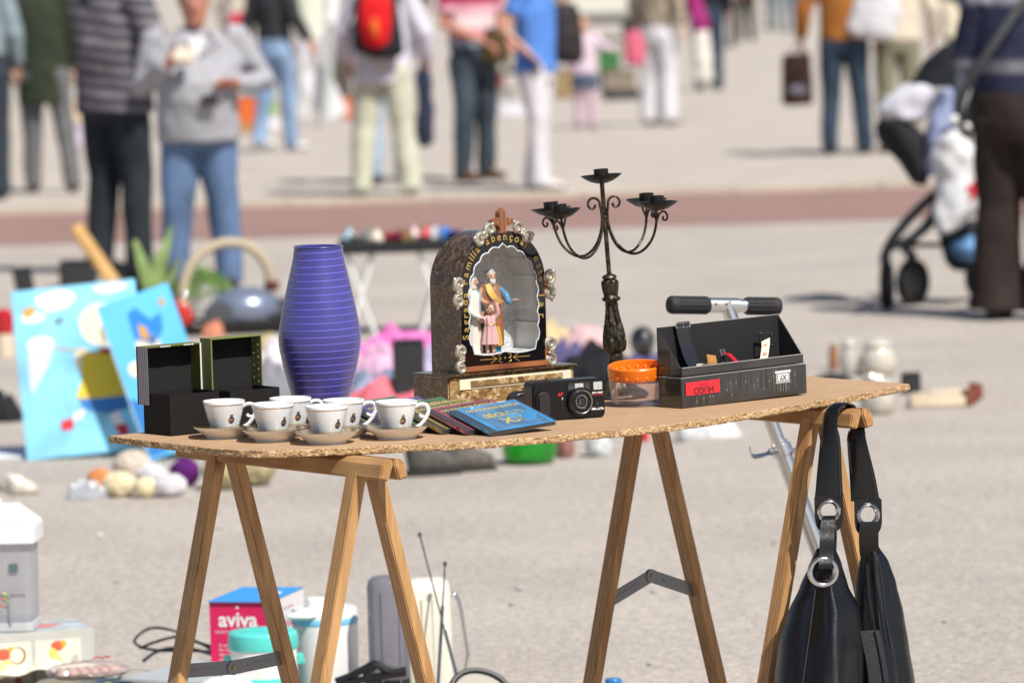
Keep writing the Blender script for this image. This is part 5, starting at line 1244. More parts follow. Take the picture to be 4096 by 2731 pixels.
def ball(name, label, x, y, dpx, mm, group=None, sq_=.92, seed=0, cat='yarn'):
    p, k = at(x, y); rr = dpx * k / 2
    m = MB(); m.ell((0, 0, rr * sq_), (rr, rr, rr * sq_), 28, 18)
    rn = random.Random(seed)
    for q in range(16):
        ax_ = V((rn.uniform(-1, 1), rn.uniform(-1, 1), rn.uniform(-1, 1))).normalized(); a1 = ax_.orthogonal().normalized(); a2 = ax_.cross(a1); off = rn.uniform(-.5, .5)
        P = [V((0, 0, rr * sq_)) + (ax_ * off + (a1 * cos(t_) + a2 * sin(t_)) * sqrt(1 - off * off)) * rr * 1.0 for t_ in [2 * pi * i / 22 for i in range(22)]]
        m.tube([V((v.x, v.y, rr * sq_ + (v.z - rr * sq_) * sq_)) for v in P], rr * .075, 5, closed=True)
    o = m.build(name, mm, angle=70); o.location = p; tag(o, label, cat, group); return o
# paintings
def canvas(label, tl, tr, bl, dist_y, tilt):
    p, k = at(*bl); w = sqrt((tr[0] - tl[0]) ** 2 + (tr[1] - tl[1]) ** 2) * k; h = sqrt((bl[0] - tl[0]) ** 2 + (bl[1] - tl[1]) ** 2) * k / cos(radians(tilt))
    return p, k, w, h
YG = 'children\'s paintings leaning together'
p, k = at(108, 1842)
m_skyp = mat('sky_paint', (.22, .56, .80), .6, var=.35, vs=5); m_skyp2 = mat('sky_paint_deep', (.12, .50, .82), .6, var=.12, vs=5)
r = thing('painted_canvas', 'pale blue painting of a child with a butterfly net', 'painting', p, rot=(radians(-14), radians(-4.2), radians(3)), group=YG)
w, h = 500 * k, 690 * k
MB().box(w / 2, .01, h / 2, w, .02, h).build('canvas', m_skyp, r, bevel=.001)
PC = [mat('paint_cream', (.74, .68, .52), .6), mat('paint_yellow', (.74, .55, .04), .6), mat('paint_red', (.55, .03, .04), .6), mat('paint_blue', (.03, .18, .50), .6), mat('paint_white', (.78, .80, .82), .6), mat('paint_orange', (.60, .33, .06), .6), mat('paint_grey', (.16, .19, .19), .6), mat('paint_netgrey', (.55, .57, .58), .6), mat('paint_bright_blue', (.02, .22, .80), .6)]
def PP(mb, pts, mi, lay=0): mb.prism([(a * w, b * h) for a, b in pts], .0005 + .0004 * lay, .0008 + .0004 * lay, mi, M=FRONT)
def blob(cx_, cz_, rx, rz, n=22, wob=.0, ph=0): return [(cx_ + rx * (1 + wob * sin(3 * t_ + ph)) * cos(t_), cz_ + rz * (1 + wob * sin(2 * t_ + ph)) * sin(t_)) for t_ in [2 * pi * i / n for i in range(n)]]
m = MB()
PP(m, blob(.35, .92, .16, .06, wob=.1), 4); PP(m, blob(.16, .83, .10, .03, wob=.1), 4); PP(m, blob(.80, .96, .14, .03, wob=.1), 4)
PP(m, blob(.13, .865, .055, .030, wob=.25), 5, 1); PP(m, blob(.36, .795, .035, .02, wob=.3), 6, 1)
PP(m, blob(.20, .665, .115, .055), 7, 1); PP(m, blob(.20, .675, .105, .040), 4, 2)
PP(m, [(.09, .655), (.31, .655), (.25, .54), (.13, .42), (.10, .38), (.08, .42)], 7, 0); PP(m, [(.30, .650), (.66, .585), (.66, .575), (.30, .640)], 5, 3)
PP(m, blob(.685, .755, .165, .125, wob=.03), 0, 1); PP(m, blob(.80, .69, .12, .10), 0, 1); PP(m, [(.70, .73), (.84, .76), (.90, .64), (.76, .62)], 6, 2)  # grey patch by the hat is shade put into the paint colour
PP(m, [(.47, .62), (.56, .62), (.58, .50), (.50, .47), (.46, .53)], 0, 1)
PP(m, [(.52, .58), (.78, .61), (.88, .47), (.86, .32), (.60, .32), (.44, .33), (.50, .44)], 1, 2); PP(m, [(.66, .62), (.76, .60), (.74, .565), (.68, .58)], 2, 3)
PP(m, [(.46, .33), (.86, .33), (.86, .25), (.70, .22), (.50, .26)], 3, 1); PP(m, [(.42, .25), (.52, .27), (.46, .21), (.38, .20)], 4, 1); PP(m, [(.30, .21), (.40, .22), (.40, .155), (.30, .15)], 2, 2)
PP(m, [(.68, .24), (.78, .24), (.80, .15), (.72, .15)], 4, 1); PP(m, [(.72, .155), (.82, .155), (.84, .09), (.76, .085)], 2, 2)
m.build('painted_motif', PC, r, smooth=False)
p2, k = at(606, 1836)
r = thing('painted_canvas', 'deep blue painting leaning crookedly in front of the paler one', 'painting', p2 + V((0, -.06, 0)), rot=(radians(-12), radians(-17.5), radians(4)), group=YG)
w, h = 300 * k, 655 * k
MB().box(w / 2, .01, h / 2, w, .02, h).build('canvas', m_skyp2, r, bevel=.001)
m = MB(); m.box(-.0012, .01, h / 2, .002, .0215, h); m.build('white_border', m_wht, r)
m = MB(); PP(m, [(.34, .74), (.36, .90), (.48, .92), (.62, .82), (.78, .84), (.74, .74), (.56, .66)], 8, 1); PP(m, blob(.84, .90, .035, .03), 5, 2); PP(m, [(.44, .82), (.54, .78), (.50, .70), (.42, .74)], 5, 2); PP(m, blob(.48, .66, .16, .09, wob=.05), 0, 1); PP(m, blob(.22, .56, .10, .05), 0, 1)
PP(m, blob(.55, .45, .20, .10, wob=.1), 4, 1); PP(m, [(.02, .02), (.28, .02), (.20, .34), (.02, .40)], 3, 1); m.build('painted_motif', PC, r, smooth=False)
# red lantern left edge, bag, sheet
p, k = at(20, 1425)
r = thing('red_lantern', 'dark red glass lantern with a cream base cut by the left edge', 'lantern', p)
MB().lathe([(1e-5, 0), (40 * k, 0), (42 * k, 30 * k), (34 * k, 90 * k), (1e-5, 92 * k)], 24).build('base', mat('cream_glaze', (.6, .5, .38), .5), r); MB().lathe([(34 * k, 92 * k), (40 * k, 120 * k), (38 * k, 170 * k), (20 * k, 190 * k), (1e-5, 192 * k)], 24).build('red_shade', mat('red_glass', (.42, .01, .02), .2, coat=.4), r)
heap('dark_bag', 'black bag slumped at the left edge behind the pale painting', 'bag', 15, 1690, 150, 120, cl('bag_black', (.02, .02, .022)), .8, 3)
p, k = at(150, 1840); o = MB().box(-.05, .12, .006, .52, .30, .012).build('white_sheet', mat('sheet_white', (.66, .68, .72), .8), bevel=.003); o.location = p + V((0, .06, 0)); tag(o, 'white sheet spread on the ground under the paintings', 'sheet')
# plank, boxes, speaker
p, k = at(480, 1360)
a_ = pt(300, 905, p.y) ; b_ = pt(500, 1200, p.y); d_ = (b_ - a_)
r = thing('wooden_plank', 'pale wooden plank leaning up behind the blue paintings', 'plank', (a_ + d_ * (a_.z / -d_.z)) * 1.0)
O_ = r.location.copy(); m = MB(); m.ribbon([a_ - O_, V((0, 0, .01))], V((.030, .10, .02)), .022); m.build('plank_face', wood('plank_wood', (.60, .38, .15), (.48, .28, .10), axis=2), r, bevel=.002)
def crate(name, label, cat, x, y, wpx, hpx, col, rz=0, dep=.6, extra=None, group=None, lean=0):
    p, k = at(x, y); w = wpx * k; h = hpx * k
    r = thing(name, label, cat, p, rot=(0, radians(lean), radians(rz)), group=group); m = MB(); m.box(0, w * dep / 2, h / 2, w, w * dep, h); m.build('body', mat(name + '_' + str(x), col, .6, var=.2, vs=12), r, bevel=min(w, h) * .06, seg=3)
    m = MB(); m.box(0, w * dep / 2, h * 1.0 + .004, w * .97, w * dep * .97, .008); m.build('trim', mat(name + '_trim_' + str(x), tuple(c_ * .6 for c_ in col), .5), r, bevel=.001); return r
crate('storage_box', 'black upright box behind the wooden plank', 'box', 320, 1290, 150, 240, (.025, .025, .027), 5, .7)
crate('loudspeaker', 'small dark loudspeaker leaning left of the wooden plank', 'loudspeaker', 128, 1290, 75, 215, (.022, .022, .023), 8, .9, lean=-9)
p, k = at(355, 1330)
r = thing('picture_frame', 'orange brown wooden frame standing under the plank', 'frame', p, rot=(radians(-12), 0, radians(8))); m = MB()
for x, z, sx, sz in ((0, 10, 150, 22), (0, 165, 150, 22), (-64, 88, 22, 180), (64, 88, 22, 180)): m.box(x * k, 0, z * k, sx * k, .02, sz * k)
m.build('moulding', mat('orange_wood', (.38, .16, .06), .5), r); m = MB(); m.box(0, .006, 88 * k, 120 * k, .006, 150 * k); m.build('picture', mat('dark_picture', (.05, .06, .08), .4), r)
crate('carrying_case', 'charcoal carrying case behind the deeper blue painting', 'case', 570, 1330, 250, 250, (.035, .035, .037), -6, .4)
# plants
def leaf_tuft(label, cat, x, y, leaves, pot=None, name='potted_plant'):
    p, k = at(x, y); r = thing(name, label, cat, p); return r, p, k
m_leaf = mat('leaf', (.13, .24, .045), .5, var=.4, vs=14); m_leaf2 = mat('leaf_pale', (.24, .34, .12), .5, var=.3, vs=14)
r, p, k = leaf_tuft('plant with a few long pale upright leaves', 'plant', 625, 1330, 0)
m = MB()
for x1, z1, w_ in ((-70, 375, 55), (75, 425, 45), (20, 330, 50), (-30, 300, 40), (110, 300, 40)):
    P = smooth_path([(0, 0, 90 * k), (x1 * .25 * k, -.02, z1 * .5 * k), (x1 * k, -.03, z1 * k)], 6); n = len(P)
    m.ribbon(P, [V((max(.003, w_ * k * sin(pi * (i + .6) / (n + .4))), .01, 0)) for i in range(n)], .002)
m.build('leaves', m_leaf2, r, angle=60); MB().lathe([(1e-5, 0), (55 * k, 0), (75 * k, 110 * k), (68 * k, 112 * k), (60 * k, 95 * k), (1e-5, 95 * k)], 24).build('pot', mat('terracotta', (.30, .10, .06), .7), r)
r, p, k = leaf_tuft('bushy green fern in a white lattice pot', 'plant', 815, 1300, 0)
rn = random.Random(5); m = MB()
for i in range(700):
    a = rn.random() * 2 * pi; rr = rn.random() ** .6; x = 135 * rr * cos(a) * k; y = 90 * rr * sin(a) * k; z = (150 + 85 * (1 - rr * rr) * rn.uniform(.5, 1.1) - 40 * rr) * k
    d = V((rn.uniform(-1, 1), rn.uniform(-1, 1), rn.uniform(-.3, 1))).normalized(); s_ = d.orthogonal().normalized(); L1 = rn.uniform(14, 26) * k; w1 = L1 * .28; c_ = V((x, y, z))
    m.add([c_, c_ + d * L1 * .5 + s_ * w1, c_ + d * L1, c_ + d * L1 * .5 - s_ * w1], [(0, 1, 2, 3)])
m.build('fronds', m_leaf, r, smooth=False)
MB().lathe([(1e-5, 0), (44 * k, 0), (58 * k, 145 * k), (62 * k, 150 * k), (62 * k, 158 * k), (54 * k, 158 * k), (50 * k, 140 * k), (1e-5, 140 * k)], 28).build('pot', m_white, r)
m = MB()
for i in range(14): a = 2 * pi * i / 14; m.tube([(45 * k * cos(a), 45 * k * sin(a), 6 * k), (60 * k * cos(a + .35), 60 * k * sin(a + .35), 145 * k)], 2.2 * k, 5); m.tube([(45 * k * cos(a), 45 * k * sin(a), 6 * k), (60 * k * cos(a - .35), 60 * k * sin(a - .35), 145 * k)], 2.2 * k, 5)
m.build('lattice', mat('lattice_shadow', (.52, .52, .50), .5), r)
# vacuum cleaner
p, k = at(1000, 1338)
r = thing('vacuum_cleaner', 'grey blue canister vacuum cleaner with a beige hose arched over it', 'vacuum cleaner', p, radians(10)); S = k
m = MB(); m.ell((0, 110 * S, 95 * S), (150 * S, 120 * S, 92 * S), 36, 20); o = remesh(m, 'body', mat('metallic_blue', (.20, .24, .33), .28, .4, coat=.5), .012, r)
m = MB(); m.box(10 * S, 110 * S, 38 * S, 300 * S, 220 * S, 70 * S); m.build('bumper', m_black, r, bevel=.02, seg=3)
for sx in (-118, 150): MB().lathe([(1e-5, -16 * S), (62 * S, -16 * S), (68 * S, -8 * S), (68 * S, 8 * S), (62 * S, 16 * S), (1e-5, 18 * S)], 28, M=T(sx * S, (20 if sx < 0 else 60) * S, 70 * S) @ RX(90)).build('wheel', mat('wheel_grey', (.06, .065, .075), .5), r, angle=40)
m = MB(); m.tube(smooth_path([(-245 * S, 60 * S, 60 * S), (-255 * S, 60 * S, 180 * S), (-215 * S, 70 * S, 290 * S), (-110 * S, 80 * S, 360 * S), (0, 90 * S, 355 * S), (80 * S, 100 * S, 285 * S), (108 * S, 105 * S, 190 * S)], 10), 20 * S, 12); m.build('hose', mat('beige_hose', (.44, .37, .26), .6, bump=.6, bs=90, bd=.01), r)
m = MB(); m.tube([(106 * S, 105 * S, 205 * S), (108 * S, 105 * S, 165 * S)], 30 * S, 14); m.build('hose_collar', mat('dark_red_plastic', (.10, .02, .02), .4), r)
p, k = at(765, 1345)
r = thing('red_toy_car', 'shiny red toy with a bright highlight beside the deeper blue painting', 'toy', p); m = MB(); m.ell((0, 40 * k, 90 * k), (34 * k, 60 * k, 85 * k), 20, 14, M=RY(-16)); m.build('shell', mat('shiny_red', (.50, .03, .02), .12, coat=1), r); m = MB(); m.ell((10 * k, 40 * k, 35 * k), (60 * k, 60 * k, 38 * k), 20, 12); m.build('base', m_black, r); m = MB(); m.ell((-24 * k, 10 * k, 165 * k), (20 * k, 20 * k, 20 * k), 16, 10); m.build('chrome_cap', m_chrome, r)  # small chrome ball added to stand for the toy's bright highlight
heap('folded_cloth', 'pale orange cloth lying beside the fern pot', 'cloth', 850, 1352, 90, 70, cl('cloth_orange', (.55, .22, .14)), .7, 12, 'clothes heaped on the ground')
# low folding table with trinkets
p, k = at(1560, 1345)
r = thing('tray_table', 'low black folding tray table with white crossed legs', 'table', p, radians(2)); ZT = .415; Wt = 555 * k; x0t = -195 * k
MB().box(x0t + Wt / 2, .17, ZT - .025, Wt, .36, .05).build('tray', mat('black_tray', (.014, .014, .015), .55), r, bevel=.004)
for xo, yy in ((-110 * k, .03), (-110 * k, .31), (180 * k, .03), (180 * k, .31)):
    for sx in (-1, 1): m = MB(); m.tube([(xo - sx * 55 * k, yy, ZT - .05), (xo + sx * 55 * k, yy + sx * .008, .0)], .010, 8); m.build('leg', m_white, r)
trk = [('silver_bowl', 'small silver bowl on the black tray table', 'bowl', 60, (.5, .5, .5)), ('glass_dish', 'pale blue glass dish at the end of the black tray table', 'dish', 25, (.30, .48, .58)), ('brass_bell', 'small brass bell on the black tray table', 'bell', 245, (.42, .30, .10)), ('toy_truck', 'dark red toy truck on the black tray table', 'toy', 185, (.35, .02, .05)), ('red_box', 'bright red little box on the black tray table', 'box', 335, (.55, .06, .07)), ('blue_box', 'bright blue little box on the black tray table', 'box', 410, (.06, .22, .62)), ('navy_tin', 'navy tin at the right end of the black tray table', 'tin', 455, (.02, .02, .20)), ('pale_cup', 'pale pink cup on the black tray table', 'cup', 285, (.60, .45, .45)), ('grey_clock', 'small grey clock on the black tray table', 'clock', 110, (.30, .29, .28)), ('wine_purse', 'crimson purse on the black tray table', 'purse', 230, (.42, .04, .12)), ('ivory_figure', 'ivory figurine on the black tray table', 'figurine', 140, (.62, .58, .48)), ('white_mug', 'plain white mug on the black tray table', 'mug', 380, (.7, .7, .72))]
for i, (nm, lb, ct, dx, cl_) in enumerate(trk):
    q = p + V((x0t + dx * k + .015, .06 + .2 * ((i * 37) % 10) / 10, ZT)); m = MB(); mm = mat('trinket_' + nm, cl_, .3, metal=.8 if 'silver' in nm or 'brass' in nm else 0, coat=.3)
    if i % 3 == 0: m.lathe([(1e-5, 0), (.020, 0), (.034, .022), (.036, .034), (.033, .034), (.028, .018), (1e-5, .008)], 20)
    elif i % 3 == 1: m.lathe([(1e-5, 0), (.030, 0), (.034, .012), (.020, .030), (.012, .046), (.015, .056), (1e-5, .060)], 20)
    else: m.box(0, 0, .016, .085, .05, .032); m.box(-.01, 0, .039, .045, .045, .016); m.lathe([(.010, -.03), (.010, .03)], 12, M=T(-.025, 0, .010) @ RX(90)); m.lathe([(.010, -.03), (.010, .03)], 12, M=T(.025, 0, .010) @ RX(90))
    o = m.build(nm, mm, angle=40); o.location = q; o.rotation_euler = (0, 0, i); tag(o, lb, ct, 'trinkets on the black tray table')
# clothes pile
CG = 'clothes heaped on the ground'
for i, (lb, x, y, w_, h_, col_, dp) in enumerate([
    ('large bright pink garment at the top of the clothes heap', 1590, 1545, 520, 215, (.62, .17, .44), .5), ('pale pink garment on the left side of the clothes heap', 1500, 1560, 240, 180, (.66, .40, .55), .4),
    ('white garment beside the grey one behind the black boxes', 1075, 1520, 210, 150, (.66, .62, .66), .5), ('mid grey garment behind the right black box', 1110, 1590, 260, 140, (.22, .22, .25), .4),
    ('khaki garment on the ground below the vacuum cleaner', 1080, 1420, 260, 75, (.38, .31, .16), .6), ('slate blue garment folded across the clothes heap', 1500, 1585, 300, 120, (.17, .21, .30), .3),
    ('light blue garment in the middle of the clothes heap', 1510, 1598, 200, 85, (.36, .43, .62), .25), ('coral red garment at the front of the clothes heap', 1560, 1645, 430, 115, (.66, .15, .19), .4),
    ('lilac garment showing beside the shrine', 1760, 1560, 200, 190, (.48, .44, .62), .4), ('rose pink garment right behind the shrine', 1720, 1480, 220, 160, (.66, .25, .48), .4)]):
    heap('folded_garment', lb, 'garment', x, y, w_, h_, cl('garment_%d' % i, col_), dp, 20 + i, CG)
r = crate('black_boot_box', 'narrow black upright box standing between the vase and the shrine, behind the table', 'box', 1640, 1640, 128, 270, (.022, .023, .024), 0, .8)
# pile behind the candelabra
for i, (nm, lb, ct, x, y, w_, h_, col_) in enumerate([
    ('folded_garment', 'navy garment just right of the shrine', 'garment', 2270, 1500, 190, 135, (.10, .09, .20)), ('folded_garment', 'beige garment on top of the goods behind the shrine', 'garment', 2215, 1420, 150, 130, (.62, .48, .28)),
    ('folded_garment', 'pink and white garment left of the candelabra stem', 'garment', 2360, 1430, 220, 140, (.66, .44, .46)), ('dark_bag', 'black bag lying behind the compact camera', 'bag', 2400, 1580, 330, 200, (.016, .016, .02)),
    ('brown_purse', 'brown purse on the pile left of the candelabra stem', 'purse', 2370, 1420, 90, 70, (.22, .09, .05)), ('folded_garment', 'purple navy garment between the candelabra and the watch box', 'garment', 2620, 1530, 260, 130, (.10, .095, .19)),
    ('folded_garment', 'hot pink garment behind the camera', 'garment', 2420, 1560, 150, 165, (.60, .10, .20)), ('dark_bag', 'dark grey bag behind the orange lidded jar', 'bag', 2560, 1610, 260, 170, (.025, .025, .03))]):
    heap(nm, lb, ct, x, y, w_, h_, cl('pile_%d' % i, col_), .45, 50 + i, CG if nm == 'folded_garment' else None)
p, k = at(2575, 1500)
r = thing('motorcycle_helmet', 'glossy black helmet lying right of the candelabra stem', 'helmet', p); m = MB(); m.ell((0, 60 * k, 130 * k), (52 * k, 60 * k, 62 * k), 28, 18); m.tube([(0, 60 * k, 75 * k), (0, 60 * k, 0)], 46 * k, 20); m.build('shell', mat('helmet_black', (.008, .010, .011), .10, coat=1), r); m = MB(); m.ell((0, 10 * k, 128 * k), (38 * k, 16 * k, 22 * k), 20, 12); m.build('visor', mat('visor', (.03, .03, .035), .04, coat=1), r)
p, k = at(2350, 1600); o = ball('lime_ball', 'lime green ball low behind the compact camera', 2350, 1590, 62, mat('lime', (.38, .52, .05), .6), None, 1, 3, 'ball')
# shoes, bowl, pots under the table line
def boot(x, y, wpx, hpx, rz, col, label, group, sole=(.03, .03, .03)):
    p, k = at(x, y); L1 = wpx * k; h = hpx * k; r = thing('shoe', label, 'shoe', p + V((0, .05, 0)), radians(rz), group); m = MB()
    m.tube([(-L1 * .42, 0, h * .40), (-L1 * .15, 0, h * .44), (L1 * .2, 0, h * .34), (L1 * .42, 0, h * .27)], [(h * .36, h * .40), (h * .40, h * .44), (h * .36, h * .34), (h * .24, h * .20)], 18); m.tube([(-L1 * .22, 0, h * .45), (-L1 * .28, 0, h * .98)], [h * .40, h * .36], 16)
    remesh(m, 'upper', mat('shoe_' + str(x), col, .7, var=.4, vs=40, bump=.5, bs=80, bd=.006), .008, r); m = MB(); m.tube([(-L1 * .46, 0, h * .07), (L1 * .02, 0, h * .07), (L1 * .47, 0, h * .08)], [(h * .33, h * .07), (h * .36, h * .07), (h * .22, h * .07)], 16); m.build('sole', mat('sole_' + str(x), sole, .8), r)
    m = MB()
    for i in range(5): m.tube([(-L1 * .06 + i * L1 * .05, -h * .24, h * (.80 - .07 * i)), (-L1 * .06 + i * L1 * .05, h * .24, h * (.80 - .07 * i))], h * .025, 6)
    m.build('laces', mat('lace_' + str(x), tuple(min(1, c_ * 2 + .03) for c_ in col), .8), r); return r
boot(1735, 1905, 250, 150, 14, (.075, .070, .062), 'worn dark grey shoe, nearer of the pair under the board', 'worn dark shoes under the board')
boot(1880, 1890, 230, 125, 14, (.095, .085, .070), 'worn dark grey shoe, further of the pair, beside the green bowl', 'worn dark shoes under the board')
boot(90, 1985, 125, 80, 10, (.62, .60, .52), 'off white shoe on the ground at the left edge, showing its laces', 'off white shoes at the left edge', (.3, .25, .2))
boot(25, 1970, 110, 70, 150, (.58, .56, .50), 'off white shoe half cut by the left edge', 'off white shoes at the left edge', (.3, .25, .2))
p, k = at(2120, 1852)
r = thing('glass_bowl', 'bright green glass bowl standing on the ground under the board', 'bowl', p); R1 = 112 * k
t = NT('green_glass'); t.b.inputs['Base Color'].default_value = (.04, .55, .05, 1); t.b.inputs['Roughness'].default_value = .08; t.b.inputs['Coat Weight'].default_value = .8; t.b.inputs['Transmission Weight'].default_value = .75; t.b.inputs['IOR'].default_value = 1.2
MB().lathe([(1e-5, 0), (R1 * .75, 0), (R1 * .93, R1 * .15), (R1, R1 * .5), (R1 * .96, R1 * .95), (R1 * .90, R1 * 1.05), (R1 * .86, R1 * 1.05), (R1 * .92, R1 * .9), (R1 * .94, R1 * .5), (R1 * .85, R1 * .2), (1e-5, R1 * .08)], 40).build('bowl_body', t.m, r); MB().tube([(R1 * .88 * cos(2 * pi * i / 40), R1 * .88 * sin(2 * pi * i / 40), R1 * 1.055) for i in range(40)], R1 * .03, 8, closed=True).build('rim', t.m, r)
def pot(name, label, cat, x, y, wpx, hpx, col, prof=None, rough=.5, lid=None, group=None, **kw):
    p, k = at(x, y); w = wpx * k / 2; h = hpx * k; r = thing(name, label, cat, p, group=group); prof = prof or [(.7, 0), (.9, .1), (1, .45), (.85, .8), (.7, .92), (.78, 1)]
    P = [(1e-5, 0)] + [(a * w, b * h) for a, b in prof] + [(prof[-1][0] * w * .85, h * .98), (prof[-1][0] * w * .7, h * .5), (1e-5, h * .4)]
    MB().lathe(P, 32).build('body', mat('pot_' + name + str(x), col, rough, **kw), r, angle=50)
    MB().tube([(prof[-1][0] * w * .95 * cos(2 * pi * i / 28), prof[-1][0] * w * .95 * sin(2 * pi * i / 28), h) for i in range(28)], w * .05, 6, closed=True).build('rim', mat('pot_' + name + str(x), col, rough), r)
    if lid:
        l = MB().lathe([(prof[-1][0] * w * 1.02, h), (prof[-1][0] * w * .9, h * 1.12), (w * .3, h * 1.25), (w * .1, h * 1.28), (w * .16, h * 1.34), (1e-5, h * 1.4)], 28).build('lid', mat('pot_' + name + str(x), col, rough), r)
    return r
pot('clay_pot', 'small reddish clay pot beside the green bowl', 'pot', 2262, 1830, 78, 95, (.26, .12, .10), var=.3, vs=30)
pot('painted_jar', 'white jar painted with blue and green leaves', 'jar', 2395, 1825, 105, 100, (.55, .58, .58), var=.5, vs=45)
pot('red_cup', 'small red cup glimpsed between the right trestle legs', 'cup', 2572, 1765, 50, 70, (.62, .02, .03))
heap('white_cloth', 'white cloth and glass bundle seen under the watch box end of the board', 'cloth', 2860, 1755, 200, 80, cl('cloth_w', (.66, .66, .68)), .5, 71)
pot('glass_tumbler', 'pale glass tumbler under the board left of the white bundle', 'tumbler', 2740, 1765, 70, 85, (.55, .58, .60), rough=.1)
pot('white_teapot', 'tall white china jar with a domed lid right of the watch box', 'jar', 3515, 1500, 150, 120, (.50, .47, .40), lid=True, rough=.15, coat=.4)
pot('china_tureen', 'white china tureen in front of the tall lidded jar', 'tureen', 3510, 1655, 150, 150, (.48, .455, .39), rough=.15, coat=.4, var=.2, vs=40)
pot('glass_jar', 'pale glass jar left of the white china jar', 'jar', 3400, 1500, 85, 120, (.46, .44, .40), rough=.08, coat=.6, lid=True)
pot('brown_jug', 'small brown jug behind the glass jar', 'jug', 3335, 1480, 40, 100, (.30, .14, .07))
p, k = at(3760, 1625)
for i, (dx, dy, L1, rz, col_) in enumerate(((0, 0, 250, 4, (.62, .52, .38)), (30, .12, 260, -3, (.58, .49, .36)), (80, .25, 210, 8, (.66, .57, .44)))):
    r = thing('wooden_board', ['pale wooden board lying nearest on the ground at the right', 'pale wooden board lying in the middle of three at the right', 'pale wooden board lying furthest of three at the right'][i], 'board', p + V((dx * k, dy, .0)), radians(rz), 'pale boards on the ground at the right')
    MB().box(0, 0, .02, L1 * k, .09, .035).build('plank', mat('board_%d' % i, col_, .6, var=.15, vs=12), r, bevel=.004); MB().box(L1 * k / 2 - .01, 0, .03, .03, .10, .05).build('end_cap', mat('board_cap', (.20, .06, .03), .5), r, bevel=.003)
crate('old_camera', 'small black camera standing among the boards at the right', 'camera', 3650, 1575, 75, 75, (.02, .02, .022), 10, .6)
heap('dark_strap_bag', 'dark flat bag lying left of the white china', 'bag', 3330, 1530, 170, 35, cl('bagflat', (.03, .03, .035)), .4, 91)
# yarn
YN = 'balls of yarn on the ground'
ball('yarn_ball', 'purple ball of yarn', 740, 1945, 118, cl('yarn_purple', (.10, .015, .14)), YN, .95, 1)
ball('yarn_ball', 'large sand coloured ball of yarn behind the left trestle leg', 1010, 1940, 190, cl('yarn_sand', (.42, .36, .22)), YN, .85, 2)
ball('yarn_ball', 'sand coloured ball of yarn with a lime label between the trestle legs', 900, 1955, 170, cl('yarn_sand2', (.40, .36, .20)), YN, .85, 9)
ball('yarn_ball', 'orange ball of yarn in the plastic bag', 400, 1960, 100, cl('yarn_orange', (.60, .24, .09)), YN, .85, 3)
ball('yarn_ball', 'cream skein beside the orange ball of yarn', 480, 1985, 130, cl('yarn_cream', (.68, .60, .40)), YN, .75, 4)
ball('yarn_ball', 'peach white skein behind the cream one', 530, 1925, 150, cl('yarn_peach', (0.576, 0.496, 0.416)), YN, .8, 5)
ball('yarn_ball', 'pale cream skein in front of the white one', 580, 1990, 90, cl('yarn_cream2', (.66, .58, .38)), YN, .9, 6)
ball('yarn_ball', 'fluffy white skein in the middle of the yarn', 680, 1985, 130, cl('yarn_white', (0.592, 0.584, 0.608)), YN, .7, 7)
ball('yarn_ball', 'white skein pushed in behind the cream skeins', 610, 1950, 120, cl('yarn_white2', (0.576, 0.568, 0.592)), YN, .8, 8)
o = heap('plastic_bag', 'thin clear plastic bag lying left of the yarn', 'bag', 340, 1998, 150, 90, clearmat('bag_film', (.9, .92, .95), .15, .2, .35, (.66, .68, .74), fm=.5), .6, 33)
p, k = at(900, 1850); o = MB().box(0, 0, .004, .05, .03, .008).build('lime_label', mat('lime_card', (.7, .7, .05), .5)); o.location = p + V((0, -.15, .14)); bpy.data.objects.remove(o)
# litter
rn = random.Random(11)
LT = [(400, 2146, 26, (.72, .71, .69)), (990, 2172, 24, (.72, .71, .69)), (470, 2330, 18, (.4, .38, .36)), (2080, 2360, 26, (.25, .24, .23)), (2050, 2420, 20, (.27, .26, .25)), (2615, 2370, 22, (.28, .27, .26)), (880, 2115, 30, (.3, .28, .26)), (3100, 2170, 14, (.3, .25, .2)), (3780, 2490, 14, (.22, .21, .2)), (2600, 2660, 16, (.25, .24, .23))]
for i, (x, y, w_, col_) in enumerate(LT):
    p, k = at(x, y); m = MB(); L1 = w_ * k; m.tube([(-L1 / 2, 0, .004), (0, .002, .005), (L1 / 2, -.002, .004)], [(.006, .003), (.008, .004), (.005, .003)], 8)
    o = m.build('litter_scrap', mat('scrap_%d' % (i if i < 2 else 9), col_, .9)); o.location = p; o.rotation_euler = (0, 0, rn.random()); light = i < 2
    tag(o, 'small white scrap lying on the bare asphalt' if light else 'small dark scrap lying on the bare asphalt', 'litter', 'white litter scraps' if light else 'dark litter scraps')
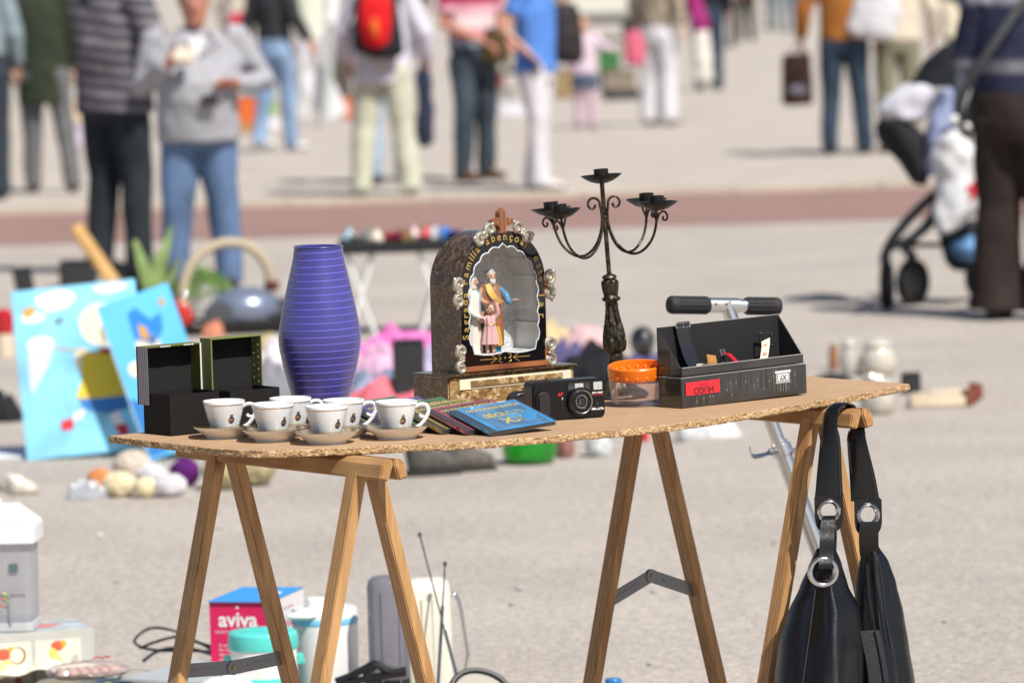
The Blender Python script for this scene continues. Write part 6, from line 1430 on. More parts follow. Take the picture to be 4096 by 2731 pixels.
# ================================================================== PEOPLE
SKIN = {'tan': (.42, .20, .125), 'fair': (.52, .29, .21), 'red': (.46, .19, .13)}
def skin(k): return mat('skin_' + k, SKIN[k], .55)
m_eye = mat('eye_white', (.6, .58, .55), .3); m_lip = mat('lips', (.34, .12, .10), .5)
def cloth(name, col, var=.12, vs=6): return mat('cloth_' + name, col, .92, var=var, vs=vs, sheen=0, spec=.2, bump=.25, bs=45, bd=.006)
def banded(name, cols, period, axis=2, soft=.04, off=0.0, rot=0):
    "woven bands across the cloth, period in metres"
    t = NT('cloth_' + name); co = t.coord(rot=(0, rot, 0)); sp = t.n.new('ShaderNodeSeparateXYZ'); t.link(co, sp.inputs[0])
    nz = t.noise(co, 5, 2); ad = t.node('ShaderNodeMath', operation='MULTIPLY_ADD'); ad.inputs[1].default_value = .03; t.link(nz, ad.inputs[0]); t.link(sp.outputs[axis], ad.inputs[2])
    md = t.node('ShaderNodeMath', operation='MULTIPLY_ADD'); md.inputs[1].default_value = 1 / period; md.inputs[2].default_value = off; t.link(ad.outputs[0], md.inputs[0])
    fr = t.node('ShaderNodeMath', operation='FRACT'); t.link(md.outputs[0], fr.inputs[0])
    n = len(cols); st = []
    for i, cl_ in enumerate(cols): st += [(min(1, i / n + soft), cl_), (max(0, (i + 1) / n - soft * .1), cl_)]
    t.col(t.ramp(fr.outputs[0], st)); t.b.inputs['Roughness'].default_value = .92; t.b.inputs['Specular IOR Level'].default_value = .2; return t.m
def hand(mb, wr, d, n_, curl=35, k=1.0, spread=1.0):
    "palm and five fingers: wrist, pointing direction, palm-side normal"
    d = V(d).normalized(); n_ = V(n_); n_ = (n_ - d * n_.dot(d)).normalized(); s_ = d.cross(n_)
    q = lambda a, b, c_: wr + (d * a + s_ * b + n_ * c_) * k
    for b in (-.026, -.009, .009, .026): mb.tube([q(-.005, b * .75, 0), q(.05, b, 0), q(.088, b * 1.05, 0)], [.014 * k, .0145 * k, .011 * k], 8)
    for b, L1 in ((-.029, .062), (-.010, .078), (.009, .084), (.028, .074)):
        p = q(.085, b * 1.05, 0); dd = d.copy(); P = [p]
        for j, fr in enumerate((.42, .32, .26)):
            a = radians(curl * (.55 + .35 * j)); dd = (dd * cos(a) + n_ * sin(a)).normalized(); nn = (n_ * cos(a) - d * sin(a)); p = p + dd * (L1 * fr * k); P.append(p)
        mb.tube(P, [.0105 * k, .0095 * k, .0088 * k, .007 * k], 8)
    mb.tube([q(.015, .025, .004), q(.045, .050, .014), q(.072, .058, .026), q(.092, .056, .038)], [.015 * k, .0125 * k, .0105 * k, .008 * k], 8)
def person(label, x, y, z, H, yaw, top, bot, shoes=(.03, .03, .03), sk='tan', hair=(.05, .04, .035), hem=.86, sleeve=1.0, fat=1.0, belly=0, pose=None, far=False, legw=1.0, shift=(0, 0), top_len=None, topw=1.0, headtilt=0, hscale=1.0, group='people at the flea market', child=False, wide_hem=1.0, flare=0):
    p, k_ = at(x, y, z); r = thing('person', label, 'person', p, radians(yaw), group); k = H / 1.75; vox = .013 if far else .009; S = sk if not isinstance(sk, str) else skin(sk)
    po = dict(LE=(.255, .03, 1.16), LW=(.265, -.06, .93), RE=(-.255, .03, 1.16), RW=(-.265, -.06, .93), LF=(.11, 0, 0), RF=(-.11, 0, 0), LK=None, RK=None, Ld=None, Rd=None, Lc=35, Rc=35, lean=0)
    po.update(pose or {}); K = lambda t_: V(t_) * k
    lf, rf = V(po['LF']), V(po['RF'])
    hips = {1: V((.092, 0, .90)), -1: V((-.092, 0, .90))}; ank = {1: lf + V((0, .02, .085)), -1: rf + V((0, .02, .085))}
    kn = {}
    for s_, q in ((1, po['LK']), (-1, po['RK'])): kn[s_] = V(q) if q else (hips[s_] + ank[s_]) / 2 + V((0, -.025, .02))
    sh = {1: V((.178 * topw, .01, 1.425)), -1: V((-.178 * topw, .01, 1.425))}; el = {1: V(po['LE']), -1: V(po['RE'])}; wr = {1: V(po['LW']), -1: V(po['RW'])}
    # body: one continuous surface
    b = MB(); hd = 1.18 if child else hscale
    secs = [(.84, .125, .09, 0, 0), (.95, .145, .105, 0, 0), (1.06, .130, .095, 0, 0), (1.2, .145, .10, 0, 0), (1.34, .16, .105, 0, 0), (1.42, .14, .085, 0, 0), (1.475, .075, .06, 0, 0), (1.50, .05, .05, 0, .005)]
    b.loft([(z_ * k, rx * k, ry * k, cx_ * k, cy_ * k) for z_, rx, ry, cx_, cy_ in secs], 20)
    HM = T(0, 0, 1.50 * k) @ RX(-headtilt) @ Matrix.Scale(hd, 4) @ T(0, 0, -1.50 * k)
    b.tube([HM @ K((0, .015, 1.44)), HM @ K((0, .004, 1.57))], [.058 * k, .054 * k], 14)
    b.loft([(z_ * k, rx * k, ry * k, 0, cy_ * k) for z_, rx, ry, cy_ in [(1.512, .022, .022, -.066), (1.522, .040, .045, -.052), (1.548, .058, .068, -.028), (1.59, .068, .086, -.010), (1.64, .074, .096, .004), (1.69, .071, .092, .010), (1.725, .054, .072, .013), (1.745, .030, .040, .014), (1.752, .006, .008, .014)]], 20, M=HM)
    b.tube([HM @ K((0, -.088, 1.640)), HM @ K((0, -.104, 1.615)), HM @ K((0, -.108, 1.602))], [.009 * k, .013 * k, .015 * k], 10)
    for s_ in (-1, 1):
        b.ell(HM @ K((s_ * .076, .012, 1.625)), (.010 * k, .018 * k, .030 * k), 10, 8)
        b.tube([K(hips[s_]), K(kn[s_]), K(ank[s_])], [.072 * k, .052 * k, .040 * k], 12)
        b.tube([K(ank[s_]), K(ank[s_] + V((0, -.04, -.05))), K(ank[s_] + V((0, -.13, -.065)))], [.036 * k, .034 * k, .024 * k], 10)
        b.tube([K(sh[s_]), K(el[s_]), K(wr[s_])], [.048 * k, .040 * k, .028 * k], 12)
        dd = po['Ld' if s_ == 1 else 'Rd'] or (wr[s_] - el[s_]); nn = V((-s_, -.15, 0)) if abs(V(dd).normalized().z) > .7 else V((0, -.1, -1))
        if po.get('Ln' if s_ == 1 else 'Rn'): nn = V(po['Ln' if s_ == 1 else 'Rn'])
        hand(b, K(wr[s_]), dd, nn, po['Lc' if s_ == 1 else 'Rc'], k)
    body = remesh(b, 'body', S, vox, r)
    e = MB()
    for s_ in (-1, 1): e.ell(HM @ K((s_ * .031, -.080, 1.648)), (.013 * k, .008 * k, .008 * k), 12, 8, 0); e.ell(HM @ K((s_ * .031, -.087, 1.648)), (.006 * k, .003 * k, .006 * k), 10, 6, 1)
    e.build('eyes', [m_eye, mat('pupil', (.03, .02, .015), .3)], body); m = MB(); m.ell(HM @ K((0, -.086, 1.566)), (.024 * k, .008 * k, .007 * k), 14, 8); m.build('mouth', m_lip, body)
    h = MB(); h.ell(K((0, .026, 1.675)), (.084 * k, .096 * k, .090 * k), 24, 14, M=HM)
    if hair is not None:
        ho = h.build('hair', mat('hair_%d' % int(hair[0] * 1000), hair, .7, var=.4, vs=40, bump=.5, bs=90, bd=.006), r); rough_verts(ho.data, .008, 22, H * 10)
    # top garment
    f1 = fat; tb_ = MB(); hz = hem
    ss = [(hz - .004, .150 * wide_hem, .105 * wide_hem + belly * .3), (hz + .004, .182 * f1 * wide_hem, .128 * f1 * wide_hem + belly * .4), (1.00, .176 * f1, .128 * f1 + belly * .5), (1.08, .176 * f1, .128 * f1 + belly), (1.18, .178 * f1, .130 * f1 + belly * .8), (1.30, .188 * (1 + (f1 - 1) * .6) * topw, .132 + belly * .3), (1.40, .185 * topw, .112), (1.455, .125, .085), (1.485, .078, .066), (1.492, .06, .05)]
    ss = [q for q in ss if q[0] <= hz + .005 or q[0] > hz + .03]
    tb_.loft([(z_ * k, rx * k, ry * k, 0, -(belly * .75 * k if 1.0 <= z_ <= 1.2 else belly * .3 * k if z_ < 1.35 else 0)) for z_, rx, ry in ss], 28)
    for s_ in (-1, 1):
        A, B_, C_ = K(sh[s_]), K(el[s_]), K(wr[s_])
        if sleeve >= 1: tb_.tube([A - V((s_ * .05 * k, 0, 0)), A, A.lerp(B_, .5), B_, B_.lerp(C_, .5), C_.lerp(B_, .06)], [.085 * k, .084 * k, .074 * k, .066 * k, .058 * k, .044 * k], 16)
        elif sleeve > 0: tb_.tube([A - V((s_ * .05 * k, 0, 0)), A, A.lerp(B_, .5), A.lerp(B_, sleeve * 1.6)], [.085 * k, .082 * k, .075 * k, .072 * k], 16)
        else: pass
    to = remesh(tb_, 'top', top, vox + .001, r, (.010 * k, 6 / k, H * 7, (1.2, 1.2, 1.0)))
    # trousers
    q = MB(); w_ = legw
    q.loft([(z_ * k, rx * k, ry * k, 0, 0) for z_, rx, ry in [(.80, .15 * w_, .115 * w_), (.87, .168 * w_, .125 * w_), (.95, .166 * w_, .122 * w_), (1.02, .158 * w_, .115 * w_)]], 24)
    for s_ in (-1, 1):
        a, b2, c2 = K(hips[s_]), K(kn[s_]), K(ank[s_] + V((0, 0, -.045)))
        q.tube([a, a.lerp(b2, .5), b2, b2.lerp(c2, .5), c2], [(.100 * w_ * k, .115 * w_ * k), .092 * w_ * k, .076 * w_ * k, (.070 + flare * .4) * w_ * k, (.066 + flare) * w_ * k], 16)
    remesh(q, 'trousers', bot, vox + .001, r, (.010 * k, 5 / k, H * 3, (1.3, 1.3, .9)))
    for s_, f0 in ((1, lf), (-1, rf)):
        m = MB(); m.tube([K(f0 + V((0, .065, .045))), K(f0 + V((0, .0, .050))), K(f0 + V((0, -.10, .035))), K(f0 + V((0, -.17, .030)))], [(.036 * k, .044 * k), (.042 * k, .050 * k), (.046 * k, .034 * k), (.030 * k, .026 * k)], 14)
        so_ = m.build('shoe', mat('shoe_%d_%d' % (shoes[0] * 1000, shoes[1] * 1000), shoes, .5), r); m = MB(); m.tube([K(f0 + V((0, .07, .010))), K(f0 + V((0, -.08, .010))), K(f0 + V((0, -.18, .011)))], [(.040 * k, .010 * k), (.047 * k, .010 * k), (.030 * k, .010 * k)], 14); m.build('sole', mat('shoe_sole', (.05, .045, .04), .8), so_)
    return r, k
def bagmesh(r, name, c0, w, d, h, mm, seed=0, rough=.012, taper=.8, vox=.012):
    m = MB(); x, y, z = c0; m.loft([(z - h / 2, w / 2 * .75, d / 2 * .7, x, y), (z - h * .42, w / 2 * .98, d / 2, x, y), (z, w / 2, d / 2, x, y), (z + h * .38, w / 2 * taper, d / 2 * .8, x, y), (z + h / 2, w / 2 * taper * .7, d / 2 * .4, x, y)], 24)
    return remesh(m, name, mm, vox, r, (rough, 7, seed))
m_jean = cloth('blue_denim', (.105, .165, .285), .4, 3); m_jeanl = cloth('light_denim', (.22, .32, .48), .35, 4); m_jeand = cloth('dark_denim', (.022, .028, .034), .25, 4); m_jeann = cloth('navy_denim', (.035, .055, .085), .45, 3)
m_wtr = cloth('white_trousers', (.60, .59, .62), .05, 5)
# left edge figure
person('person cut off by the left edge in a grey blue jacket and dark navy trousers', -62, 800, .04, 1.78, 180, cloth('greyblue', (.22, .28, .31)), cloth('dknavy', (.03, .04, .05)), hem=.80, fat=1.10, legw=1.25)
person('person in a long dark green coat and grey trousers, back turned', 190, 772, .04, 1.74, 186, cloth('green_coat', (.032, .042, .026)), cloth('grey_trs', (.13, .13, .135)), hem=.66, fat=1.06, sk='fair', hair=(.3, .29, .28), pose=dict(LE=(.235, .02, 1.15), LW=(.225, -.02, .90), RE=(-.235, .02, 1.15), RW=(-.225, -.02, .90), RF=(-.19, .08, 0), LF=(.10, -.05, 0)))
m_str = banded('grey_stripes', [(.055, .050, .068), (.20, .185, .20), (.055, .050, .068), (.16, .15, .165)], .135, rot=.12)
r, k = person('person in a grey striped sweater and dark jeans seen half from behind', 485, 1100, 0, 1.79, 140, m_str, m_jeand, hem=.855, fat=1.32, legw=1.14, topw=1.2, sk='tan', pose=dict(LE=(.21, -.04, 1.15), LW=(.14, -.20, 1.0), RE=(-.41, .06, 1.14), RW=(-.37, -.20, .95), LF=(.12, .02, 0), RF=(-.12, -.04, 0)))
m = MB(); m.ell((-.425 * k, .12 * k, 1.18 * k), (.035, .045, .10), 18, 12); m.build('elbow_patch', cloth('patch', (.34, .29, .30)), r)
m_swt = cloth('heather_grey', (.33, .33, .36), .10, 30)
r, k = person('person in a light grey sweater and blue jeans holding a sandwich and a phone', 815, 1168, 0, 1.575, 6, m_swt, m_jean, (.04, .035, .03), 'red', (.10, .09, .085), hem=.845, fat=1.30, belly=.05, legw=1.2, topw=1.28, headtilt=-14, hscale=1.14,
               pose=dict(LE=(.385, .04, 1.17), LW=(.20, -.22, 1.17), Ld=(-.8, -.35, .1), Ln=(.1, -.6, -.7), Lc=45, RE=(-.31, .0, 1.16), RW=(-.16, -.25, 1.30), Rd=(.75, -.3, .25), Rn=(.2, .6, .5), Rc=55, LF=(.155, 0, 0), RF=(-.165, -.03, 0)))
m = MB(); m.prism([(-.055, -.035), (.05, -.04), (.06, .0), (.03, .045), (-.04, .04)], -.02, .02, M=T(-.085 * k, -.30 * k, 1.335 * k) @ RX(75)); o = m.build('sandwich', cloth('bread', (.68, .58, .46)), None, bevel=.012); o.matrix_world = r.matrix_world.copy() if False else Matrix.Translation(r.location) @ RZ(6); tag(o, 'pale sandwich held in front of the light grey sweater', 'sandwich')
m = MB(); m.box(.06 * k, -.27 * k, 1.085 * k, .085, .02, .05); o = m.build('mobile_phone', m_gloss, None, bevel=.004); o.matrix_world = Matrix.Translation(r.location) @ RZ(6); tag(o, 'black mobile phone held low by the person in the light grey sweater', 'phone')
m = MB(); m.prism([(-.05, .0), (.05, .0), (.0, -.11)], -.006, .006, M=T(0, -.128 * k, 1.43 * k) @ RX(78)); m.build('undershirt', cloth('white_tee', (.70, .69, .70)), r)
m = MB(); m.tube([(-.07 * k, -.07 * k, 1.475 * k), (-.115 * k, -.105 * k, 1.40 * k), (-.02, -.16 * k, 1.33 * k)], [.012, .022, .010], 10); m.tube([(.07 * k, -.07 * k, 1.475 * k), (.115 * k, -.105 * k, 1.40 * k), (.02, -.16 * k, 1.33 * k)], [.012, .022, .010], 10); m.build('collar', m_swt, r)
# walking figure in light jeans
person('person in a charcoal top, light jeans and white shoes walking away on the far pavement', 1112, 606, .04, 1.72, 140, cloth('charcoal', (.035, .036, .042)), m_jeanl, (.70, .68, .68), 'tan', (.04, .03, .025), hem=.99, fat=.98, far=True, pose=dict(RE=(-.27, .02, 1.17), RW=(-.33, -.10, .96), LE=(.25, .06, 1.16), LW=(.24, .10, .93), LF=(.06, .16, .04), RF=(-.05, -.14, 0)))
# pale figure behind the leaning board
person('person in a pale cream top and washed out trousers standing behind the white board', 1250, 430, .04, 1.66, 10, cloth('cream_top', (.60, .62, .52)), cloth('pale_trs', (.55, .54, .57)), (.4, .36, .33), 'fair', (.2, .14, .09), hem=.80, far=True)
# backpack
r, k = person('person with a red and black backpack, white shirt and pale green trousers, back turned', 1545, 782, .04, 1.70, 178, cloth('white_shirt', (.57, .56, .64), .06), cloth('pale_green', (.52, .53, .42), .1), (.48, .49, .42), 'tan', (.06, .05, .04), hem=.80, fat=1.12, legw=1.18, wide_hem=1.06, pose=dict(RE=(-.30, .02, 1.15), RW=(-.32, -.08, .92), LE=(.27, .0, 1.16), LW=(.25, -.12, .95), LF=(.18, .0, 0), RF=(-.18, .03, 0)))
bk = thing('backpack', 'red and black backpack worn by the person in the white shirt', 'backpack', r.location + V((-.02, -.21, -.10)))
m = MB(); m.loft([(1.05, .09, .05, .05, 0), (1.09, .15, .075, .03, 0), (1.25, .165, .09, 0, 0), (1.45, .15, .08, 0, 0), (1.52, .08, .04, 0, 0)], 24); remesh(m, 'pack_body', cloth('pack_black', (.022, .022, .028)), .012, bk, (.006, 8, 2))
m = MB(); m.loft([(1.12, .05, .03, .0, -.055), (1.16, .095, .05, -.005, -.06), (1.28, .115, .06, -.01, -.065), (1.42, .115, .055, -.005, -.06), (1.52, .07, .03, 0, -.04)], 24); remesh(m, 'red_panel', cloth('pack_red', (.62, .015, .02), .1), .012, bk, (.005, 8, 4))
m = MB(); m.ell((-.015, -.125, 1.26), (.03, .02, .07), 16, 10); m.build('orange_badge', cloth('pack_orange', (.70, .14, .03)), bk)
m = MB(); m.tube(smooth_path([(-.13, .03, 1.47), (-.15, .16, 1.44), (-.16, .20, 1.25), (-.14, .05, 1.10)], 5), .018, 8, flat=.5); m.tube(smooth_path([(.13, .03, 1.47), (.15, .16, 1.44), (.16, .20, 1.25), (.14, .05, 1.10)], 5), .018, 8, flat=.5); m.build('shoulder_straps', cloth('pack_black', (.022, .022, .028)), bk)
o = bagmesh(None, 'folded_jacket', (0, 0, 0), .13, .10, .56, cloth('navy_jacket', (.028, .034, .065)), 5, .02); o.location = r.location + V((.285, -.02, .60)); tag(o, 'navy jacket hanging from the hand of the person with the backpack', 'jacket')
# pink polo and dark jeans
m_polo = banded('pink_polo', [(.62, .30, .34), (.66, .55, .56), (.60, .33, .38), (.30, .02, .07), (.20, .26, .32)], .42, off=-.62 / .42)
r, k = person('person in a pink and white striped polo shirt and dark jeans', 1905, 722, .04, 1.74, 40, m_polo, cloth('grey_denim', (.045, .060, .078), .45, 3), (.12, .07, .045), 'red', (.06, .05, .045), hem=.97, sleeve=.45, fat=1.12, legw=1.08, pose=dict(LE=(.27, .02, 1.15), LW=(.15, -.24, 1.02), RE=(-.27, .0, 1.15), RW=(-.10, -.24, 1.02), LF=(.16, .05, 0), RF=(-.15, -.05, 0)))
o = bagmesh(None, 'olive_bag', (0, 0, 0), .20, .12, .26, cloth('olive_bag', (.075, .050, .022)), 8, .012); o.location = r.location + V((.16, -.10, .98)); tag(o, 'brown olive bag at the side of the person in the pink polo shirt', 'bag')
# blue top, white trousers
r, k = person('person in a blue top, white trousers and white shoes', 2160, 758, .04, 1.66, 60, cloth('blue_top', (.085, .215, .58), .15), m_wtr, (.66, .62, .60), 'fair', (.14, .07, .035), hem=.86, sleeve=.35, fat=1.04, legw=1.02, wide_hem=1.08, flare=.012, pose=dict(RE=(-.30, .10, 1.17), RW=(-.21, -.06, 1.0), LE=(.26, .12, 1.20), LW=(.22, .14, 1.02), LF=(.10, .09, 0), RF=(-.09, -.07, 0)))
o = bagmesh(None, 'patterned_backpack', (0, 0, 0), .26, .20, .42, mat('cloth_patterned', (.022, .015, .016), .8, var=.9, vs=16), 14, .015); o.location = r.location + V((.20, .12, 1.07)); tag(o, 'black patterned bag slung behind the person in the blue top', 'bag')
# girl and woman hand in hand
r, k = person('child in a pale pink top, navy skirt and pink leggings', 2345, 515, .04, 1.04, -10, cloth('pink_child', (.62, .50, .58), .08), cloth('pink_legs', (.58, .42, .50), .1), (.15, .13, .15), 'fair', (.16, .09, .05), hem=.80, far=True, child=True, wide_hem=1.08, pose=dict(LE=(.30, -.02, 1.30), LW=(.52, -.05, 1.22), RE=(-.25, .02, 1.16), RW=(-.24, -.05, .95)))
m = MB(); m.loft([(z_ * k, a_ * k, b_ * k, 0, 0) for z_, a_, b_ in ((.64, .235, .18), (.74, .225, .17), (.88, .19, .14), (.92, .15, .11))], 24)
sk_ = remesh(m, 'skirt', cloth('navy_skirt', (.07, .09, .14)), .012, r)
m_leop = mat('cloth_leopard', (.30, .25, .19), .9, var=.75, vs=26)
person('person in a brown mottled blouse and white trousers standing on the far pavement', 2640, 502, .04, 1.68, 150, m_leop, m_wtr, (.40, .26, .16), 'fair', (.12, .06, .03), hem=.95, fat=1.04, legw=1.10, flare=.02, sleeve=1.0, far=True, pose=dict(LE=(.27, .0, 1.18), LW=(.26, -.10, .97), RE=(-.27, .05, 1.18), RW=(-.30, .05, .97)))
p, k_ = at(2545, 470, .04); o = bagmesh(None, 'pink_bag', (0, 0, 0), .20, .12, .32, cloth('rose_bag', (.55, .12, .18)), 3, .01); o.location = V((p.x * 44.3 / p.y, 44.3, .80)); tag(o, 'rose pink bag beside the white trousers on the far pavement', 'bag')
p, k_ = at(2545, 470, .04); o = bagmesh(None, 'white_bag', (0, 0, 0), .20, .10, .50, cloth('white_sack', (.62, .60, .55)), 4, .02); o.location = V((p.x + .60, 46.4, .66)); tag(o, 'white bag hanging behind the mottled blouse', 'bag')
r, k = person('person in dark clothes and blue jeans carrying a magenta jacket', 2835, 362, .04, 1.72, 165, cloth('black_top', (.018, .018, .026)), m_jeann, (.12, .06, .045), 'tan', (.04, .03, .03), hem=.88, far=True, legw=1.12)
o = bagmesh(None, 'magenta_jacket', (0, 0, 0), .20, .12, .75, cloth('magenta', (.32, .03, .16)), 6, .02); o.rotation_euler = (0, radians(-14), 0); o.location = r.location + V((-.14, -.18, 1.02)); tag(o, 'magenta jacket draped down the back of the person in dark clothes', 'jacket')
# rust jacket
r, k = person('person in a rust brown jacket and blue jeans, back turned', 3385, 618, .04, 1.74, 172, cloth('rust', (.33, .125, .028), .15), m_jeann, (.03, .028, .03), 'tan', (.05, .04, .03), hem=.90, fat=1.06, legw=1.04, pose=dict(LE=(.31, .02, 1.14), LW=(.34, -.05, .90), RE=(-.26, .02, 1.15), RW=(-.25, -.05, .92), LF=(.13, .02, 0), RF=(-.15, -.02, 0)))
bg_ = thing('shopping_bag', 'dark brown paper carrier bag hanging from the hand of the person in the rust jacket', 'bag', r.location + V((-.375, -.05, .40)))
m = MB(); m.loft([(0, .115, .06, 0, 0), (.02, .125, .065, 0, 0), (.38, .115, .05, 0, 0), (.40, .11, .045, 0, 0)], 4 * 6); remesh(m, 'bag_body', cloth('brown_bag', (.035, .018, .016), .3), .010, bg_, (.006, 9, 4))
m = MB(); m.tube(smooth_path([(-.05, -.03, .39), (.03, .0, .52), (.07, -.03, .39)], 6), .006, 6); m.build('bag_handle', m_lea, bg_); m = MB(); m.ell((0, -.062, .12), (.07, .006, .035), 16, 8); m.build('silver_mark', cloth('silver_mark', (.16, .16, .20)), bg_)
# beige top, olive trousers, white bag
r, k = person('person in a beige top and olive trousers with a white bag across the back', 3600, 610, .04, 1.70, 188, cloth('beige_top', (.60, .52, .42), .08), cloth('olive_trs', (.21, .20, .14), .2), (.05, .05, .05), 'red', (.1, .07, .05), hem=.90, fat=1.06, pose=dict(RE=(-.28, .03, 1.16), RW=(-.31, -.08, .93)))
o = bagmesh(None, 'white_shoulder_bag', (0, 0, 0), .40, .20, .50, cloth('white_canvas', (.58, .57, .60), .06), 9, .02, taper=.55); o.rotation_euler = (0, radians(12), 0); o.location = r.location + V((-.17, -.22, 1.15)); tag(o, 'large white cloth bag on the back of the person in the beige top', 'bag')
person('person in a navy top standing behind the pushchair with bent arms', 3880, 560, .04, 1.74, 20, cloth('navy_top', (.03, .04, .065)), cloth('slate_trs', (.07, .085, .11)), (.03, .03, .03), 'red', (.05, .04, .03), hem=.92, sleeve=.5, pose=dict(RE=(-.29, .0, 1.17), RW=(-.30, -.24, 1.25), Rc=60))
o = bagmesh(None, 'cream_bag', (0, 0, 0), .16, .10, .30, cloth('cream_bag', (.58, .52, .40)), 10, .01); p, k_ = at(3800, 560, .04); o.location = V((p.x, p.y - .25, 1.03)); tag(o, 'cream bag hanging above the pushchair', 'bag')
# right edge figure
m_navs = banded('navy_stripe', [(.025, .028, .06), (.028, .03, .062), (.20, .20, .23), (.03, .032, .065), (.025, .028, .06)], .30, off=-.2, soft=.08)
r, k = person('person in a navy striped shirt and wide dark brown trousers at the right edge', 4100, 1275, 0, 1.70, 158, m_navs, cloth('dark_brown', (.030, .021, .019), .3), (.03, .025, .022), 'tan', (.04, .03, .025), hem=.98, fat=1.10, legw=1.32, flare=.035, pose=dict(LE=(.25, .0, 1.17), LW=(.20, -.22, 1.04), RE=(-.27, .0, 1.17), RW=(-.26, -.2, 1.02), LF=(.13, .0, 0), RF=(-.13, -.02, 0)))
m = MB(); m.ribbon(smooth_path([(-.12, .16, 1.45), (.06, .19, 1.20), (.22, .14, .98), (.24, .05, .80)], 6), (.03, .0, .02), .006); m.build('shoulder_strap', cloth('grey_strap', (.08, .085, .09)), r)
# ------------------------------------------------------------------ pushchair
p, k = at(3640, 1225)
r = thing('pushchair', 'black pushchair hung with white bags in front of the person in brown trousers', 'pushchair', p); S = k
q = lambda x, y, yy=0: V(((x - 3640) * S, yy, (1225 - y) * S))
def leg(pts_, rad, nm='frame_tube', mm=m_black): m = MB(); m.tube(smooth_path(pts_, 5), rad, 10); return m.build(nm, mm, r)
leg([q(3535, 1020, -.10), q(3570, 950, -.10), q(3660, 850, -.08), q(3790, 730, -.05), q(3880, 560, 0), q(3950, 330, .05)], .023)
leg([q(3640, 1030, .30), q(3690, 960, .30), q(3760, 880, .30), q(3880, 600, .28), q(3960, 330, .3)], .023)
leg([q(3555, 985, -.1), q(3680, 930, -.08), q(3800, 820, -.05), q(3900, 770, 0)], .020)
leg([q(3640, 985, .1), q(3860, 990, .1), q(3960, 990, .1)], .012)
for x, yy in ((3540, -.12), (3660, .10)):
    lg = leg([q(x - 5, 1010, yy), q(x, 1060, yy), q(x + 8, 1120, yy)], .026, 'fork')
for x, yy, rz_ in ((3542, -.12, 78), (3660, .08, 50), (3960, .25, 40)):
    m = MB(); R1 = 92 * S; m.lathe([(R1 * .99, -.022), (R1, -.014), (R1, .014), (R1 * .99, .022), (R1 * .7, .022), (R1 * .7, -.022)], 32, M=T((x - 3640) * S, yy, R1) @ RZ(rz_) @ RX(90), closed=True); w_ = m.build('wheel', mat('tyre', (.015, .016, .018), .8), r, angle=40)
    m = MB(); m.lathe([(1e-5, -.016), (R1 * .68, -.012), (R1 * .68, .012), (1e-5, .016)], 24, M=T((x - 3640) * S, yy, R1) @ RZ(rz_) @ RX(90)); m.build('rim', mat('rim_dark', (.03, .032, .036), .4), w_)
m = MB(); m.loft([((1225 - y) * S, rx * S, .17, (x - 3640) * S, .10) for y, x, rx in ((740, 3700, 25), (660, 3680, 60), (560, 3640, 105), (500, 3600, 75), (470, 3620, 40))], 20); remesh(m, 'seat', cloth('seat_black', (.022, .022, .026)), .013, r, (.008, 7, 3))
m = MB(); m.loft([((1225 - y) * S, rx * S, .19, (x - 3640) * S, .12) for y, x, rx in ((480, 3640, 80), (440, 3640, 115), (390, 3670, 110), (350, 3700, 70), (338, 3705, 30))], 20); remesh(m, 'white_blanket', cloth('white_blanket', (.60, .59, .65), .05), .013, r, (.02, 6, 5))
m = MB(); m.loft([((1225 - y) * S, rx * S, .17, (x - 3640) * S, .16) for y, x, rx in ((350, 3760, 90), (300, 3780, 80), (240, 3800, 60), (190, 3830, 25))], 20); remesh(m, 'hood', cloth('hood_black', (.02, .022, .028)), .013, r, (.01, 6, 6))
m = MB(); m.loft([((1225 - y) * S, rx * S, .14, (x - 3640) * S, .12) for y, x, rx in ((1090, 3870, 50), (1060, 3870, 80), (960, 3870, 100), (900, 3880, 105))], 20); remesh(m, 'basket', cloth('basket_black', (.03, .035, .045)), .013, r, (.006, 7, 6))
m = MB(); m.ell(((3880 - 3640) * S, .02, (1225 - 1000) * S), (75 * S, .10, 55 * S), 20, 12); o = m.build('basket_parcel', mat('cloth_bluepack', (.10, .22, .42), .5, var=.7, vs=20)); o.location = r.location; tag(o, 'blue packet lying in the basket of the pushchair', 'packet')
m = MB(); m.loft([((1225 - y) * S, rx * S, .09, (x - 3640) * S, -.10) for y, x, rx in ((930, 3765, 20), (900, 3790, 55), (830, 3830, 100), (740, 3840, 105), (620, 3830, 92), (560, 3815, 60), (520, 3830, 25))], 24); o = remesh(m, 'carrier_bag', cloth('white_carrier', (.66, .665, .68), .05), .012, None, (.022, 7, 11)); o.location = r.location; tag(o, 'white plastic carrier bag with a red mark hanging on the pushchair', 'bag')
m = MB(); m.prism([(-.04, -.06), (.0, -.02), (.05, -.05), (.035, .0), (.06, .04), (.015, .03), (-.01, .07), (-.02, .02), (-.06, .01), (-.03, -.015)], 0, .004, M=T((3905 - 3640) * S, -.185, (1225 - 755) * S) @ FRONT); m.build('red_print', mat('red_leaf', (.60, .03, .05), .5), o)
m = MB(); m.loft([((1225 - y) * S, rx * S, .08, (x - 3640) * S, -.02) for y, x, rx in ((700, 3745, 25), (640, 3750, 45), (520, 3775, 50), (430, 3790, 40), (360, 3800, 30))], 20); o = remesh(m, 'blue_jacket', cloth('lavender', (.26, .30, .46)), .012, None, (.02, 7, 13)); o.location = r.location; tag(o, 'lavender blue jacket hanging on the pushchair behind the carrier bag', 'jacket')
for i, (x, y) in enumerate(((3825, 480), (3860, 510), (3930, 475))):
    m = MB(); m.ell(((x - 3640) * S, -.14, (1225 - y) * S), (28 * S, .03, 18 * S), 14, 10, M=None); m.build('white_tag', m_white, r)
